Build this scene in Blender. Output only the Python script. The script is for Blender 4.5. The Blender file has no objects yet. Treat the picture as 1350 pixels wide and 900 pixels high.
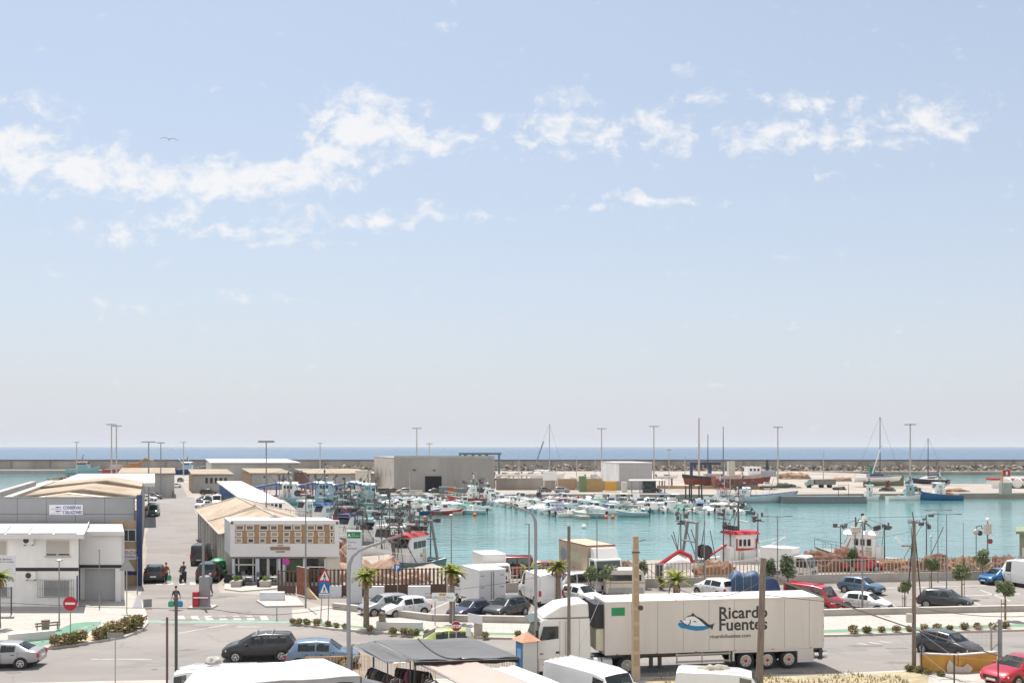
import bpy, bmesh, math, random
from mathutils import Vector, Matrix, noise as mnoise
R = random.Random(7)
PI = math.pi
sc = bpy.context.scene
COL = sc.collection
# photograph measured in its own 1350x900 frame: focal length 1312, centre 675, horizon row 588, eye 12.5 m above the road
F, CX, HY, EYE = 1312.0, 675.0, 588.0, 12.5

def G(px, py, z=0.0):
    k = (EYE - z) / (py - HY)
    return Vector(((px - CX) * k, F * k, z))

def D(px, py, Y):
    return Vector(((px - CX) * Y / F, Y, EYE - (py - HY) * Y / F))

# ---------------------------------------------------------------- materials
_M = {}
def M(name, col, rough=.7, metal=0.0, var=.12, sc_=1.2, bump=0.0, mode='noise', coat=0.0, spec=.5, stretch=(1, 1, 1), col2=None, size=1.0, mortar=.012, alpha=1.0):
    if name in _M: return _M[name]
    m = bpy.data.materials.new(name); m.use_nodes = True
    nt = m.node_tree; N = nt.nodes; L = nt.links
    b = N['Principled BSDF']
    b.inputs['Roughness'].default_value = rough; b.inputs['Metallic'].default_value = metal
    b.inputs['Specular IOR Level'].default_value = spec
    if coat: b.inputs['Coat Weight'].default_value = coat; b.inputs['Coat Roughness'].default_value = .05
    tc = N.new('ShaderNodeTexCoord'); mp = N.new('ShaderNodeMapping'); mp.inputs['Scale'].default_value = stretch
    L.new(tc.outputs['Object'], mp.inputs['Vector'])
    nz = N.new('ShaderNodeTexNoise'); nz.inputs['Scale'].default_value = sc_; nz.inputs['Detail'].default_value = 6; nz.inputs['Roughness'].default_value = .62
    L.new(mp.outputs[0], nz.inputs['Vector'])
    rp = N.new('ShaderNodeValToRGB')
    c2 = col2 or col
    lo = [min(1, c * (1 - var)) for c in col]; hi = [min(1, c * (1 + var)) for c in c2]
    rp.color_ramp.elements[0].position = .3; rp.color_ramp.elements[1].position = .7
    rp.color_ramp.elements[0].color = (*lo, 1); rp.color_ramp.elements[1].color = (*hi, 1)
    L.new(nz.outputs['Fac'], rp.inputs['Fac'])
    out = rp.outputs['Color']
    if mode in ('brick', 'grid'):
        bt = N.new('ShaderNodeTexBrick'); bt.offset = 0.0 if mode == 'grid' else .5
        bt.inputs['Scale'].default_value = 1.0 / size; bt.inputs['Mortar Size'].default_value = mortar
        bt.inputs['Color1'].default_value = (1, 1, 1, 1); bt.inputs['Color2'].default_value = (.93, .93, .93, 1); bt.inputs['Mortar'].default_value = (.62, .6, .58, 1)
        L.new(tc.outputs['Object'], bt.inputs['Vector'])
        mx = N.new('ShaderNodeMix'); mx.data_type = 'RGBA'; mx.blend_type = 'MULTIPLY'; mx.inputs[0].default_value = 1
        L.new(out, mx.inputs[6]); L.new(bt.outputs['Color'], mx.inputs[7]); out = mx.outputs[2]
    if mode == 'worn':      # fine cracks and broad wear
        wn = N.new('ShaderNodeTexNoise'); wn.inputs['Scale'].default_value = .5; wn.inputs['Detail'].default_value = 5; L.new(tc.outputs['Object'], wn.inputs['Vector'])
        wv = N.new('ShaderNodeVectorMath'); wv.operation = 'MULTIPLY_ADD'; wv.inputs[1].default_value = (2.2, 2.2, 0); L.new(wn.outputs['Color'], wv.inputs[0]); L.new(tc.outputs['Object'], wv.inputs[2])
        vo = N.new('ShaderNodeTexVoronoi'); vo.feature = 'DISTANCE_TO_EDGE'; vo.inputs['Scale'].default_value = .16; L.new(wv.outputs[0], vo.inputs['Vector'])
        cr = N.new('ShaderNodeMapRange'); cr.inputs[1].default_value = .0; cr.inputs[2].default_value = .010; cr.inputs[3].default_value = .8; cr.inputs[4].default_value = 1.0; L.new(vo.outputs['Distance'], cr.inputs[0])
        w2 = N.new('ShaderNodeTexNoise'); w2.inputs['Scale'].default_value = .045; w2.inputs['Detail'].default_value = 7; w2.inputs['Roughness'].default_value = .65; L.new(mp.outputs[0], w2.inputs['Vector'])
        w3 = N.new('ShaderNodeMapRange'); w3.inputs[1].default_value = .35; w3.inputs[2].default_value = .65; w3.inputs[3].default_value = .84; w3.inputs[4].default_value = 1.1; L.new(w2.outputs['Fac'], w3.inputs[0])
        mu = N.new('ShaderNodeMath'); mu.operation = 'MULTIPLY'; L.new(cr.outputs[0], mu.inputs[0]); L.new(w3.outputs[0], mu.inputs[1])
        mx = N.new('ShaderNodeMix'); mx.data_type = 'RGBA'; mx.blend_type = 'MULTIPLY'; mx.inputs[0].default_value = 1; L.new(out, mx.inputs[6]); L.new(mu.outputs[0], mx.inputs[7]); out = mx.outputs[2]
    L.new(out, b.inputs['Base Color'])
    if bump:
        bp = N.new('ShaderNodeBump'); bp.inputs['Strength'].default_value = bump; bp.inputs['Distance'].default_value = .02
        n2 = N.new('ShaderNodeTexNoise'); n2.inputs['Scale'].default_value = sc_ * 9; n2.inputs['Detail'].default_value = 4
        L.new(mp.outputs[0], n2.inputs['Vector']); L.new(n2.outputs['Fac'], bp.inputs['Height']); L.new(bp.outputs[0], b.inputs['Normal'])
    if alpha < 1: b.inputs['Alpha'].default_value = alpha
    _M[name] = m; return m

def paint(name, col, rough=.28, var=.04, metal=0.0):
    return M(name, col, rough, metal, var, .8, coat=.6)

# ---------------------------------------------------------------- mesh builder
class MB:
    def __init__(s): s.v = []; s.f = []; s.m = []
    def add(s, vs, fs, m=0):
        o = len(s.v); s.v += [tuple(v) for v in vs]
        for f in fs: s.f.append(tuple(i + o for i in f)); s.m.append(m)
        return s
    def box(s, x0, x1, y0, y1, z0, z1, m=0):
        return s.add([(x0, y0, z0), (x1, y0, z0), (x1, y1, z0), (x0, y1, z0), (x0, y0, z1), (x1, y0, z1), (x1, y1, z1), (x0, y1, z1)],
                     [(3, 2, 1, 0), (4, 5, 6, 7), (0, 1, 5, 4), (1, 2, 6, 5), (2, 3, 7, 6), (3, 0, 4, 7)], m)
    def cbox(s, c, sx, sy, sz, m=0, rz=0):
        n = len(s.v); s.box(-sx / 2, sx / 2, -sy / 2, sy / 2, 0, sz, m)
        cs, sn = math.cos(rz), math.sin(rz)
        for i in range(n, len(s.v)):
            x, y, z = s.v[i]; s.v[i] = (c[0] + x * cs - y * sn, c[1] + x * sn + y * cs, c[2] + z)
        return s
    def cyl(s, a, b, r0, r1=None, n=8, m=0):
        a = Vector(a); b = Vector(b); r1 = r0 if r1 is None else r1
        d = (b - a).normalized(); u = d.orthogonal().normalized(); w = d.cross(u)
        vs = []
        for p, r in ((a, r0), (b, r1)):
            for i in range(n):
                t = 2 * PI * i / n; vs.append(p + (u * math.cos(t) + w * math.sin(t)) * r)
        fs = [(i, (i + 1) % n, n + (i + 1) % n, n + i) for i in range(n)] + [tuple(range(n - 1, -1, -1)), tuple(range(n, 2 * n))]
        return s.add(vs, fs, m)
    def tube(s, pts, r, n=6, m=0):
        pts = [Vector(p) for p in pts]; rings = []
        u = None
        for i, p in enumerate(pts):
            d = (pts[min(i + 1, len(pts) - 1)] - pts[max(i - 1, 0)]).normalized()
            u = d.orthogonal().normalized() if u is None else (u - d * u.dot(d)).normalized()
            w = d.cross(u); rr = r[i] if isinstance(r, (list, tuple)) else r
            rings.append([p + (u * math.cos(2 * PI * k / n) + w * math.sin(2 * PI * k / n)) * rr for k in range(n)])
        return s.loft(rings, m, True, True)
    def loft(s, rings, m=0, closed=True, caps=True):
        n = len(rings[0]); vs = [v for r in rings for v in r]; fs = []
        for i in range(len(rings) - 1):
            for k in range(n if closed else n - 1):
                a = i * n + k; b = i * n + (k + 1) % n; fs.append((a, b, b + n, a + n))
        if caps and closed: fs += [tuple(range(n - 1, -1, -1)), tuple(range((len(rings) - 1) * n, len(rings) * n))]
        return s.add(vs, fs, m)
    def prism(s, poly, z0, z1, m=0):
        n = len(poly)
        area = sum(poly[i][0] * poly[(i + 1) % n][1] - poly[(i + 1) % n][0] * poly[i][1] for i in range(n))
        if area < 0: poly = poly[::-1]
        vs = [(p[0], p[1], z0) for p in poly] + [(p[0], p[1], z1) for p in poly]
        fs = [tuple(range(n - 1, -1, -1)), tuple(range(n, 2 * n))] + [(i, (i + 1) % n, n + (i + 1) % n, n + i) for i in range(n)]
        return s.add(vs, fs, m)
    def slab(s, poly, vec, m=0):           # planar 3D polygon given thickness along vec
        n = len(poly); vec = Vector(vec); a = [Vector(p) for p in poly]; b = [p + vec for p in a]
        nrm = sum(((a[i] - a[0]).cross(a[(i + 1) % n] - a[0]) for i in range(n)), Vector())
        if nrm.dot(vec) > 0: a, b = b, a; 
        fs = [tuple(range(n)), tuple(range(2 * n - 1, n - 1, -1))] + [(i, n + i, n + (i + 1) % n, (i + 1) % n) for i in range(n)]
        return s.add(a + b, fs, m)
    def ell(s, c, rx, ry, rz, m=0, nu=10, nv=6, zmin=-1.0):
        vs = []; fs = []
        a0 = math.asin(max(-1, zmin))
        for j in range(nv + 1):
            t = a0 + (PI / 2 - a0) * j / nv
            for i in range(nu):
                p = 2 * PI * i / nu; vs.append((c[0] + rx * math.cos(t) * math.cos(p), c[1] + ry * math.cos(t) * math.sin(p), c[2] + rz * math.sin(t)))
        for j in range(nv):
            for i in range(nu):
                a = j * nu + i; b = j * nu + (i + 1) % nu; fs.append((a, b, b + nu, a + nu))
        fs.append(tuple(range(nu - 1, -1, -1)))
        return s.add(vs, fs, m)
    def lathe(s, prof, c=(0, 0, 0), axis='z', n=16, m=0):
        rings = []
        for r, h in prof:
            ring = []
            for k in range(n):
                t = 2 * PI * k / n; x, y = r * math.cos(t), r * math.sin(t)
                ring.append({'z': (c[0] + x, c[1] + y, c[2] + h), 'y': (c[0] + x, c[1] + h, c[2] + y), 'x': (c[0] + h, c[1] + x, c[2] + y)}[axis])
            rings.append(ring)
        return s.loft(rings, m)
    def build(s, name, mats, parent=None, loc=None, smooth=None, rz=0, fix=True):
        me = bpy.data.meshes.new(name); me.from_pydata(s.v, [], s.f)
        if not isinstance(mats, (list, tuple)): mats = [mats]
        for m in mats: me.materials.append(m)
        me.polygons.foreach_set('material_index', s.m)
        if fix:
            bm = bmesh.new(); bm.from_mesh(me)
            bmesh.ops.remove_doubles(bm, verts=bm.verts, dist=1e-5)
            bmesh.ops.recalc_face_normals(bm, faces=bm.faces); bm.to_mesh(me); bm.free()
        if smooth is not None:
            me.polygons.foreach_set('use_smooth', [True] * len(me.polygons)); me.set_sharp_from_angle(angle=math.radians(smooth))
        me.update()
        o = bpy.data.objects.new(name, me); COL.objects.link(o)
        if parent: o.parent = parent
        if loc is not None: o.location = loc
        if rz: o.rotation_euler = (0, 0, rz)
        return o

def tag(o, label=None, cat=None, group=None, kind=None):
    for k, v in (('label', label), ('category', cat), ('group', group), ('kind', kind)):
        if v: o[k] = v
    return o
def thing(name, label, cat, loc=(0, 0, 0), rz=0, group=None):
    o = bpy.data.objects.new(name, None); COL.objects.link(o); o.location = loc; o.rotation_euler = (0, 0, rz); o.empty_display_size = .3
    return tag(o, label, cat, group)
def struct(mb, name, mat, **k): return tag(mb.build(name, mat, **k), kind='structure')
def recolor(o, idx, mat):
    if idx < len(o.material_slots):
        o.material_slots[idx].link = 'OBJECT'; o.material_slots[idx].material = mat
def dup(src, label, loc, rz=0, group=None, scale=None, colors=None):
    """copy a thing with its parts and sub-parts; colors: {part name stem: {slot: material}}"""
    def cp(o, parent):
        c = o.copy(); COL.objects.link(c)
        if parent: c.parent = parent
        if colors:
            st = o.name.split('.')[0]
            for ix, mt in colors.get(st, {}).items(): recolor(c, ix, mt)
        for ch in list(o.children): cp(ch, c)
        return c
    n = cp(src, None); n['label'] = label; n.location = loc; n.rotation_euler = (0, 0, rz)
    if group: n['group'] = group
    if scale: n.scale = (scale,) * 3 if isinstance(scale, (int, float)) else scale
    return n
def drop(root):
    for ch in list(root.children): drop(ch)
    bpy.data.objects.remove(root)
def text(body, size, mat, parent, loc, rot=(PI / 2, 0, 0), align='LEFT', ext=.004, sx=1.0, bold=0.0):
    c = bpy.data.curves.new('lettering', 'FONT'); c.body = body; c.size = size; c.extrude = ext; c.align_x = align; c.offset = bold
    c.resolution_u = 3
    c.materials.append(mat)
    o = bpy.data.objects.new('lettering_outline', c); COL.objects.link(o)
    me = bpy.data.meshes.new_from_object(o.evaluated_get(bpy.context.evaluated_depsgraph_get())); bpy.data.objects.remove(o); bpy.data.curves.remove(c)
    o = bpy.data.objects.new('lettering', me); COL.objects.link(o); o.parent = parent; o.location = loc; o.rotation_euler = rot; o.scale = (sx, 1, 1)
    return o
ORD = 'first second third fourth fifth sixth seventh eighth ninth tenth eleventh twelfth thirteenth fourteenth fifteenth sixteenth seventeenth eighteenth nineteenth twentieth'.split()
def nth(i):
    return ORD[i] if i < 20 else {2: 'twenty', 3: 'thirty', 4: 'forty', 5: 'fifty', 6: 'sixty'}[(i + 1) // 10] + ('-' + ORD[(i + 1) % 10 - 1] if (i + 1) % 10 else '')

# common materials
WHITE = M('white_paint', (.78, .77, .74), .45, var=.05)
WHITEW = M('white_render_wall', (.78, .77, .75), .85, var=.13, sc_=.5, stretch=(1, 1, .35))
CREAMW = M('cream_wall', (.62, .58, .5), .85, var=.08, sc_=.5)
CONC = M('concrete', (.40, .37, .33), .9, var=.16, sc_=.8, bump=.2)
CONCD = M('dark_concrete', (.17, .16, .15), .9, var=.3, sc_=.35, bump=.2, stretch=(1, 1, .4))
CONCP = M('pale_concrete', (.43, .40, .365), .9, var=.1, sc_=.8)
STEEL = M('galvanised_steel', (.36, .36, .36), .45, .6, var=.1)
GREYP = M('grey_painted_metal', (.22, .225, .23), .5, var=.1)
DARKM = M('dark_metal', (.045, .045, .05), .5, var=.15)
BLACK = M('black_plastic', (.018, .018, .02), .5, var=.2)
RUBBER = M('tyre_rubber', (.022, .022, .023), .85, var=.2)
GLASS = M('dark_glass', (.02, .028, .032), .06, var=.3, sc_=2, spec=.8)
GLASSG = M('greenish_glass', (.03, .05, .045), .06, var=.3, sc_=2, spec=.8)
CHROME = M('chrome', (.7, .7, .7), .2, 1.0, var=.05)
ALU = M('aluminium_rim', (.5, .5, .5), .35, .7, var=.1)
REDL = M('red_lamp', (.42, .015, .015), .2, var=.2)
LAMPW = M('clear_lamp', (.75, .76, .78), .12, var=.1)
REDP = M('red_paint', (.45, .022, .03), .4, var=.12)
BLUEP = M('blue_paint', (.03, .12, .38), .4, var=.12)
NAVY = M('navy_paint', (.03, .045, .14), .5, var=.12)
TERRA = M('terracotta', (.55, .27, .17), .85, var=.15, sc_=4)
WOOD = M('weathered_wood', (.2, .16, .13), .85, var=.4, sc_=2.5, stretch=(6, 6, .6), bump=.3)
RUST = M('rusty_brown', (.22, .09, .05), .8, var=.3, sc_=2)
YELLOW = M('yellow_paint', (.62, .33, .04), .5, var=.12)
ORANGE = M('orange_plastic', (.6, .16, .04), .5, var=.12)
GREENP = M('green_paint', (.02, .25, .1), .4, var=.12)
# ---------------------------------------------------------------- camera, light, sky
cam = bpy.data.objects.new('camera', bpy.data.cameras.new('camera')); COL.objects.link(cam); sc.camera = cam
cam.location = (0, 0, EYE); cam.rotation_euler = (PI / 2, 0, 0)
cam.data.sensor_width = 36; cam.data.lens = F * 36 / 1350; cam.data.shift_y = (HY - 450) / 1350
cam.data.clip_start = .5; cam.data.clip_end = 120000
SUN = Vector((.165, -.39, -1)).normalized()
el = math.asin(-SUN.z); az = math.atan2(-SUN.x, -SUN.y)
sl = bpy.data.lights.new('sun', 'SUN'); sl.energy = 4.2; sl.angle = math.radians(.53); sl.color = (1, .95, .88)
so = bpy.data.objects.new('sun', sl); COL.objects.link(so); so.rotation_euler = SUN.to_track_quat('-Z', 'Y').to_euler()
w = bpy.data.worlds.new('World'); sc.world = w; w.use_nodes = True
nt = w.node_tree; N = nt.nodes; L = nt.links
bg = N['Background']
sky = N.new('ShaderNodeTexSky'); sky.sky_type = 'NISHITA'; sky.sun_disc = False; sky.sun_elevation = el; sky.sun_rotation = az
sky.air_density = 1.0; sky.dust_density = 1.6; sky.ozone_density = 1.6; sky.altitude = 10
bg.inputs['Strength'].default_value = .1
def MT(op, a, b=None, c=None, clamp=False):
    n = N.new('ShaderNodeMath'); n.operation = op; n.use_clamp = clamp
    for i, x in enumerate((a, b, c)):
        if x is None: continue
        if isinstance(x, (int, float)): n.inputs[i].default_value = x
        else: L.new(x, n.inputs[i])
    return n.outputs[0]
def mixc(f, a, b, t='MIX'):
    n = N.new('ShaderNodeMix'); n.data_type = 'RGBA'; n.blend_type = t
    for i, x in ((0, f), (6, a), (7, b)):
        if isinstance(x, (int, float)): n.inputs[i].default_value = x
        elif isinstance(x, tuple): n.inputs[i].default_value = x
        else: L.new(x, n.inputs[i])
    return n.outputs[2]
tc = N.new('ShaderNodeTexCoord'); sp = N.new('ShaderNodeSeparateXYZ'); L.new(tc.outputs['Generated'], sp.inputs[0])
dx, dy, dz = sp.outputs
ys = MT('MAXIMUM', dy, .05)
u = MT('DIVIDE', dx, ys); v = MT('DIVIDE', dz, ys)
cb = N.new('ShaderNodeCombineXYZ'); L.new(u, cb.inputs[0]); L.new(v, cb.inputs[1])
# wisps of cloud: a warped fractal noise gathered round the banks seen over the harbour
nw = N.new('ShaderNodeTexNoise'); nw.inputs['Scale'].default_value = 9; nw.inputs['Detail'].default_value = 6; L.new(cb.outputs[0], nw.inputs['Vector'])
vm = N.new('ShaderNodeVectorMath'); vm.operation = 'SUBTRACT'; L.new(nw.outputs['Color'], vm.inputs[0]); vm.inputs[1].default_value = (.5, .5, .5)
vs = N.new('ShaderNodeVectorMath'); vs.operation = 'MULTIPLY_ADD'; L.new(vm.outputs[0], vs.inputs[0]); vs.inputs[1].default_value = (.075, .05, 0); L.new(cb.outputs[0], vs.inputs[2])
banks = [  # x, y, half width, half height (photo pixels), strength
    (15, 200, 75, 38, 1.15), (110, 222, 75, 30, 1.1), (190, 232, 70, 24, 1.1), (300, 232, 90, 26, 1.15), (380, 228, 70, 24, 1.15), (445, 205, 55, 28, 1.1),
    (480, 165, 65, 40, 1.2), (560, 185, 70, 22, 1.0), (645, 160, 22, 26, .8), (470, 118, 20, 16, .7), (60, 140, 45, 20, .6), (0, 130, 20, 16, .6),
    (230, 285, 60, 20, .78), (145, 305, 50, 14, .7), (320, 300, 110, 12, .7), (395, 290, 40, 22, .78), (400, 320, 50, 9, .65), (510, 285, 60, 16, .8), (590, 290, 60, 7, .65),
    (740, 165, 55, 34, .82), (700, 185, 30, 14, .7), (800, 175, 28, 30, .78), (880, 165, 38, 34, .85), (930, 130, 50, 12, .65), (1060, 138, 60, 18, .85), (1060, 180, 110, 22, .85), (985, 195, 40, 14, .65),
    (1220, 160, 75, 30, .85), (1140, 170, 50, 18, .7), (1090, 240, 30, 10, .65), (860, 258, 70, 9, .8), (790, 270, 60, 6, .6), (330, 398, 90, 7, .5), (170, 396, 90, 7, .5), (585, 33, 25, 8, .5), (900, 92, 30, 6, .5)]
acc = None
for bx, by, bw, bh, bs in banks:
    mp = N.new('ShaderNodeVectorMath'); mp.operation = 'MULTIPLY_ADD'; L.new(vs.outputs[0], mp.inputs[0])
    sx_, sy_ = F / bw, F / bh
    mp.inputs[1].default_value = (sx_, sy_, 0); mp.inputs[2].default_value = (-(bx - CX) / F * sx_, -(HY - by) / F * sy_, 0)
    ln = N.new('ShaderNodeVectorMath'); ln.operation = 'LENGTH'; L.new(mp.outputs[0], ln.inputs[0])
    val = MT('MULTIPLY_ADD', ln.outputs['Value'], -bs * .55, bs)
    acc = val if acc is None else MT('SMOOTH_MAX', acc, val, .12)
acc = MT('MAXIMUM', acc, 0.0)
nd = N.new('ShaderNodeTexNoise'); nd.inputs['Scale'].default_value = 44; nd.inputs['Detail'].default_value = 9; nd.inputs['Roughness'].default_value = .6
mpp = N.new('ShaderNodeMapping'); mpp.inputs['Scale'].default_value = (.95, 1.25, 1); L.new(vs.outputs[0], mpp.inputs['Vector']); L.new(mpp.outputs[0], nd.inputs['Vector'])
dens = MT('ADD', acc, MT('MULTIPLY_ADD', nd.outputs['Fac'], 2.5, -1.5))
mr = N.new('ShaderNodeMapRange'); mr.interpolation_type = 'SMOOTHSTEP'; L.new(dens, mr.inputs[0]); mr.inputs[1].default_value = .0; mr.inputs[2].default_value = .8; mr.inputs[4].default_value = .88
front = MT('GREATER_THAN', dy, .1)
cl = MT('MULTIPLY', mr.outputs[0], front)
# whitish sea haze thickening towards the horizon
hz = MT('POWER', MT('SUBTRACT', 1.0, MT('MAXIMUM', dz, 0.0), clamp=True), 5.5)
SKYT = mixc(1.0, sky.outputs[0], (.94, 1.0, .985, 1), 'MULTIPLY')
SKYMIX = mixc(MT('MULTIPLY_ADD', hz, .56, .39), SKYT, (4.5, 4.62, 5.12, 1))
SKYMIX = mixc(cl, SKYMIX, (6.1, 6.1, 6.15, 1))
# unseen broken bright cloud behind the viewer, added to fill the shaded facades
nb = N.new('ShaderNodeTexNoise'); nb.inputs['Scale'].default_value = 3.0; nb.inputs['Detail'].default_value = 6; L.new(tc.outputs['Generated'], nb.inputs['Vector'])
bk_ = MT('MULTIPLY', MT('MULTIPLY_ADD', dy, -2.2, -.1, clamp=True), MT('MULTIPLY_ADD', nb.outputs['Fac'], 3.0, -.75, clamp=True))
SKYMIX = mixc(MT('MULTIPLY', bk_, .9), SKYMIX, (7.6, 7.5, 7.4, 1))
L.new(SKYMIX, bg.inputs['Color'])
vsn = sc.view_settings; vsn.view_transform = 'Standard'; vsn.look = 'None'; vsn.gamma = 1; vsn.use_curve_mapping = False; vsn.exposure = .64
sc.cycles.use_denoising = True; sc.cycles.max_bounces = 6; sc.cycles.diffuse_bounces = 3; sc.cycles.transparent_max_bounces = 8

# ---------------------------------------------------------------- ground, water
def water(name, col, rough, scale, strength, z, poly, dist=.3):
    m = bpy.data.materials.new(name); m.use_nodes = True; nt = m.node_tree; b = nt.nodes['Principled BSDF']
    b.inputs['Roughness'].default_value = rough; b.inputs['IOR'].default_value = 1.33
    ge = nt.nodes.new('ShaderNodeNewGeometry'); mp = nt.nodes.new('ShaderNodeMapping'); nt.links.new(ge.outputs['Position'], mp.inputs[0]); mp.inputs['Scale'].default_value = (.45, 1.0, 1)
    nz = nt.nodes.new('ShaderNodeTexNoise'); nz.inputs['Scale'].default_value = scale; nz.inputs['Detail'].default_value = 4; nt.links.new(mp.outputs[0], nz.inputs[0])
    bp = nt.nodes.new('ShaderNodeBump'); bp.inputs['Strength'].default_value = strength; bp.inputs['Distance'].default_value = dist
    nt.links.new(nz.outputs[0], bp.inputs['Height']); nt.links.new(bp.outputs[0], b.inputs['Normal'])
    n2 = nt.nodes.new('ShaderNodeTexNoise'); n2.inputs['Scale'].default_value = .018; n2.inputs['Detail'].default_value = 5
    mp2 = nt.nodes.new('ShaderNodeMapping'); mp2.inputs['Scale'].default_value = (.5, 1.6, 1); nt.links.new(ge.outputs['Position'], mp2.inputs[0]); nt.links.new(mp2.outputs[0], n2.inputs[0])
    rp = nt.nodes.new('ShaderNodeValToRGB'); rp.color_ramp.elements[0].position = .32; rp.color_ramp.elements[1].position = .68
    rp.color_ramp.elements[0].color = (*[c * .72 for c in col], 1); rp.color_ramp.elements[1].color = (*[c * 1.2 for c in col], 1)
    nt.links.new(n2.outputs[0], rp.inputs[0]); nt.links.new(rp.outputs[0], b.inputs['Base Color'])
    me = MB().add([(p[0], p[1], z) for p in poly], [tuple(range(len(poly)))])
    return struct(me, name, m, fix=False)
water('sea_water', (.015, .085, .17), .25, .25, .5, -1.4, [(-28000, 500), (28000, 500), (28000, 34000), (-28000, 34000)])
water('harbour_water', (.095, .235, .228), .08, .6, .5, -1.4, [(-900, 60), (900, 60), (900, 500), (-900, 500)])

# thin sea haze
hm = bpy.data.materials.new('sea_haze'); hm.use_nodes = True; hn = hm.node_tree
for n_ in list(hn.nodes):
    if n_.type != 'OUTPUT_MATERIAL': hn.nodes.remove(n_)
pv = hn.nodes.new('ShaderNodeVolumePrincipled'); pv.inputs['Color'].default_value = (.86, .9, .95, 1); pv.inputs['Density'].default_value = .00006; pv.inputs['Anisotropy'].default_value = 0.0
hn.links.new(pv.outputs[0], [n_ for n_ in hn.nodes if n_.type == 'OUTPUT_MATERIAL'][0].inputs['Volume'])
hb = MB().box(-28500, 28500, -600, 34500, -6.5, 60).build('haze', hm); hb['kind'] = 'stuff'; hb['label'] = 'thin sea haze over the harbour'
def gp(pts, z=0.0): return [tuple(G(x, y, z))[:2] for x, y in pts]
GROUND = M('quay_ground', (.31, .275, .235), .95, var=.14, sc_=.12, bump=.15, col2=(.34, .30, .262), mode='worn')
ASPH = M('asphalt', (.235, .214, .2), .93, var=.12, sc_=.25, bump=.2, stretch=(.35, 1.2, 1), mode='worn')
ASPH2 = M('parking_asphalt', (.235, .212, .195), .93, var=.12, sc_=.3, bump=.2, mode='worn')
ASPH3 = M('patched_asphalt', (.235, .215, .205), .93, var=.1, sc_=.2)
PAVE = M('pavement_slabs', (.42, .385, .35), .9, var=.08, sc_=.7, mode='brick', size=2.4, mortar=.008)
GREENL = M('green_cycle_surface', (.115, .24, .17), .85, var=.12, sc_=1.5)
SOIL = M('sandy_soil', (.46, .33, .21), .95, var=.2, sc_=1.5, bump=.4)
LINE = M('road_paint', (.40, .385, .365), .85, var=.28, sc_=2.5)
# near land and the port quays in one body of ground
near = [(-700, -60), (700, -60), (700, 104)] + gp([(1500, 741), (1130, 737), (850, 738), (640, 744), (585, 748), (500, 715), (432, 690), (398, 678), (382, 664), (372, 657), (480, 652.5), (540, 651.5), (650, 651.5), (760, 651), (860, 651.3), (1000, 651.8), (1130, 650.5), (1350, 649.6), (1700, 648.5)]) + \
    gp([(1700, 637.5), (1195, 637.5), (1188, 627), (1130, 623.5), (1060, 621.5)]) + [(600, 494), (600, 530), (-900, 530), (-900, 505)] + gp([(260, 619.8), (258, 626), (110, 626), (92, 629), (60, 640), (30, 655), (-30, 672)]) + [(-90, 140), (-700, 140)]
struct(MB().prism(near, -5, 0), 'ground', GROUND)
# asphalt road, cycle lane, pavements lie on the ground as thin sheets
def sheet(name, pts, z, m, world=False):
    P = pts if world else gp(pts)
    me = MB().add([(p[0], p[1], z) for p in P], [tuple(range(len(P)))])
    o = me.build(name, m, fix=False)
    bm = bmesh.new(); bm.from_mesh(o.data)
    if bm.faces[:][0].normal.z < 0: bmesh.ops.reverse_faces(bm, faces=bm.faces)
    bmesh.ops.triangulate(bm, faces=bm.faces); bm.to_mesh(o.data); bm.free()
    return tag(o, kind='structure')
KERBL = [(-120, 864), (0, 861), (47, 857), (98, 851), (162, 841), (185, 832), (193, 822.5), (191, 812), (187, 800), (183, 790)]
KERBR = [(385, 822), (440, 830), (546, 837.6), (619, 841), (690, 842.5), (800, 843), (950, 841.5), (1120, 837.7), (1350, 831), (1600, 824)]
road_poly = gp([(-400, 900)]) + [(-45, 20), (45, 20)] + gp([(1800, 900), (1600, 824)] + KERBR[::-1][1:] + [(385, 800), (340, 783), (290, 781), (265, 690), (240, 640), (205, 640), (197, 690), (189, 772)] + KERBL[::-1])
sheet('road', road_poly, .004, ASPH, True)
sheet('parking_ground', [(372, 783), (410, 788), (590, 785), (667, 781), (835, 775.5), (1120, 768), (1303, 764), (1700, 755), (1700, 798), (1350, 806.5), (1120, 811.5), (900, 818), (670, 821.5), (572, 819.5), (455, 804), (430, 799)], .004, ASPH2)
for k, (pts) in enumerate([[(196, 735), (262, 735), (262, 760), (193, 760)], [(236, 702), (272, 702), (268, 720), (192, 720), (192, 702)], [(200, 675), (228, 675), (232, 702), (194, 702)], [(222, 655), (255, 655), (262, 672), (226, 672)]]):
    sheet('road_patch', pts, .008, ASPH3)
def strip_sheet(name, pts, z0, z1, m):       # pavement raised on its kerb
    return struct(MB().prism(gp(pts), z0, z1), name, m)
strip_sheet('pavement_plaza', [(-250, 870), (-120, 863.6), (0, 860.6), (47, 856.6), (98, 850.6), (162, 840.6), (185, 831.7), (192.6, 822.3), (190.5, 812), (186.5, 800), (182.5, 790), (170, 783), (-250, 783)], -.3, .12, PAVE)
strip_sheet('pavement_verge', [(385, 821.5), (440, 829.6), (546, 837.2), (619, 840.6), (690, 842.1), (800, 842.6), (950, 841.1), (1120, 837.3), (1350, 830.6), (1600, 823.6), (1600, 801), (1350, 807), (1120, 812), (900, 818.5), (670, 822), (572, 820), (455, 804.5), (430, 800), (385, 806)], -.3, .12, PAVE)
strip_sheet('pavement_island', [(338, 793), (352, 789), (372, 785), (392, 789), (401, 799.5), (350, 800.5)], -.3, .13, CONCP)
strip_sheet('pavement_terrace', [(296, 768), (296, 777), (318, 780), (365, 776), (372, 768)], -.3, .1, CONCP)
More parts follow.
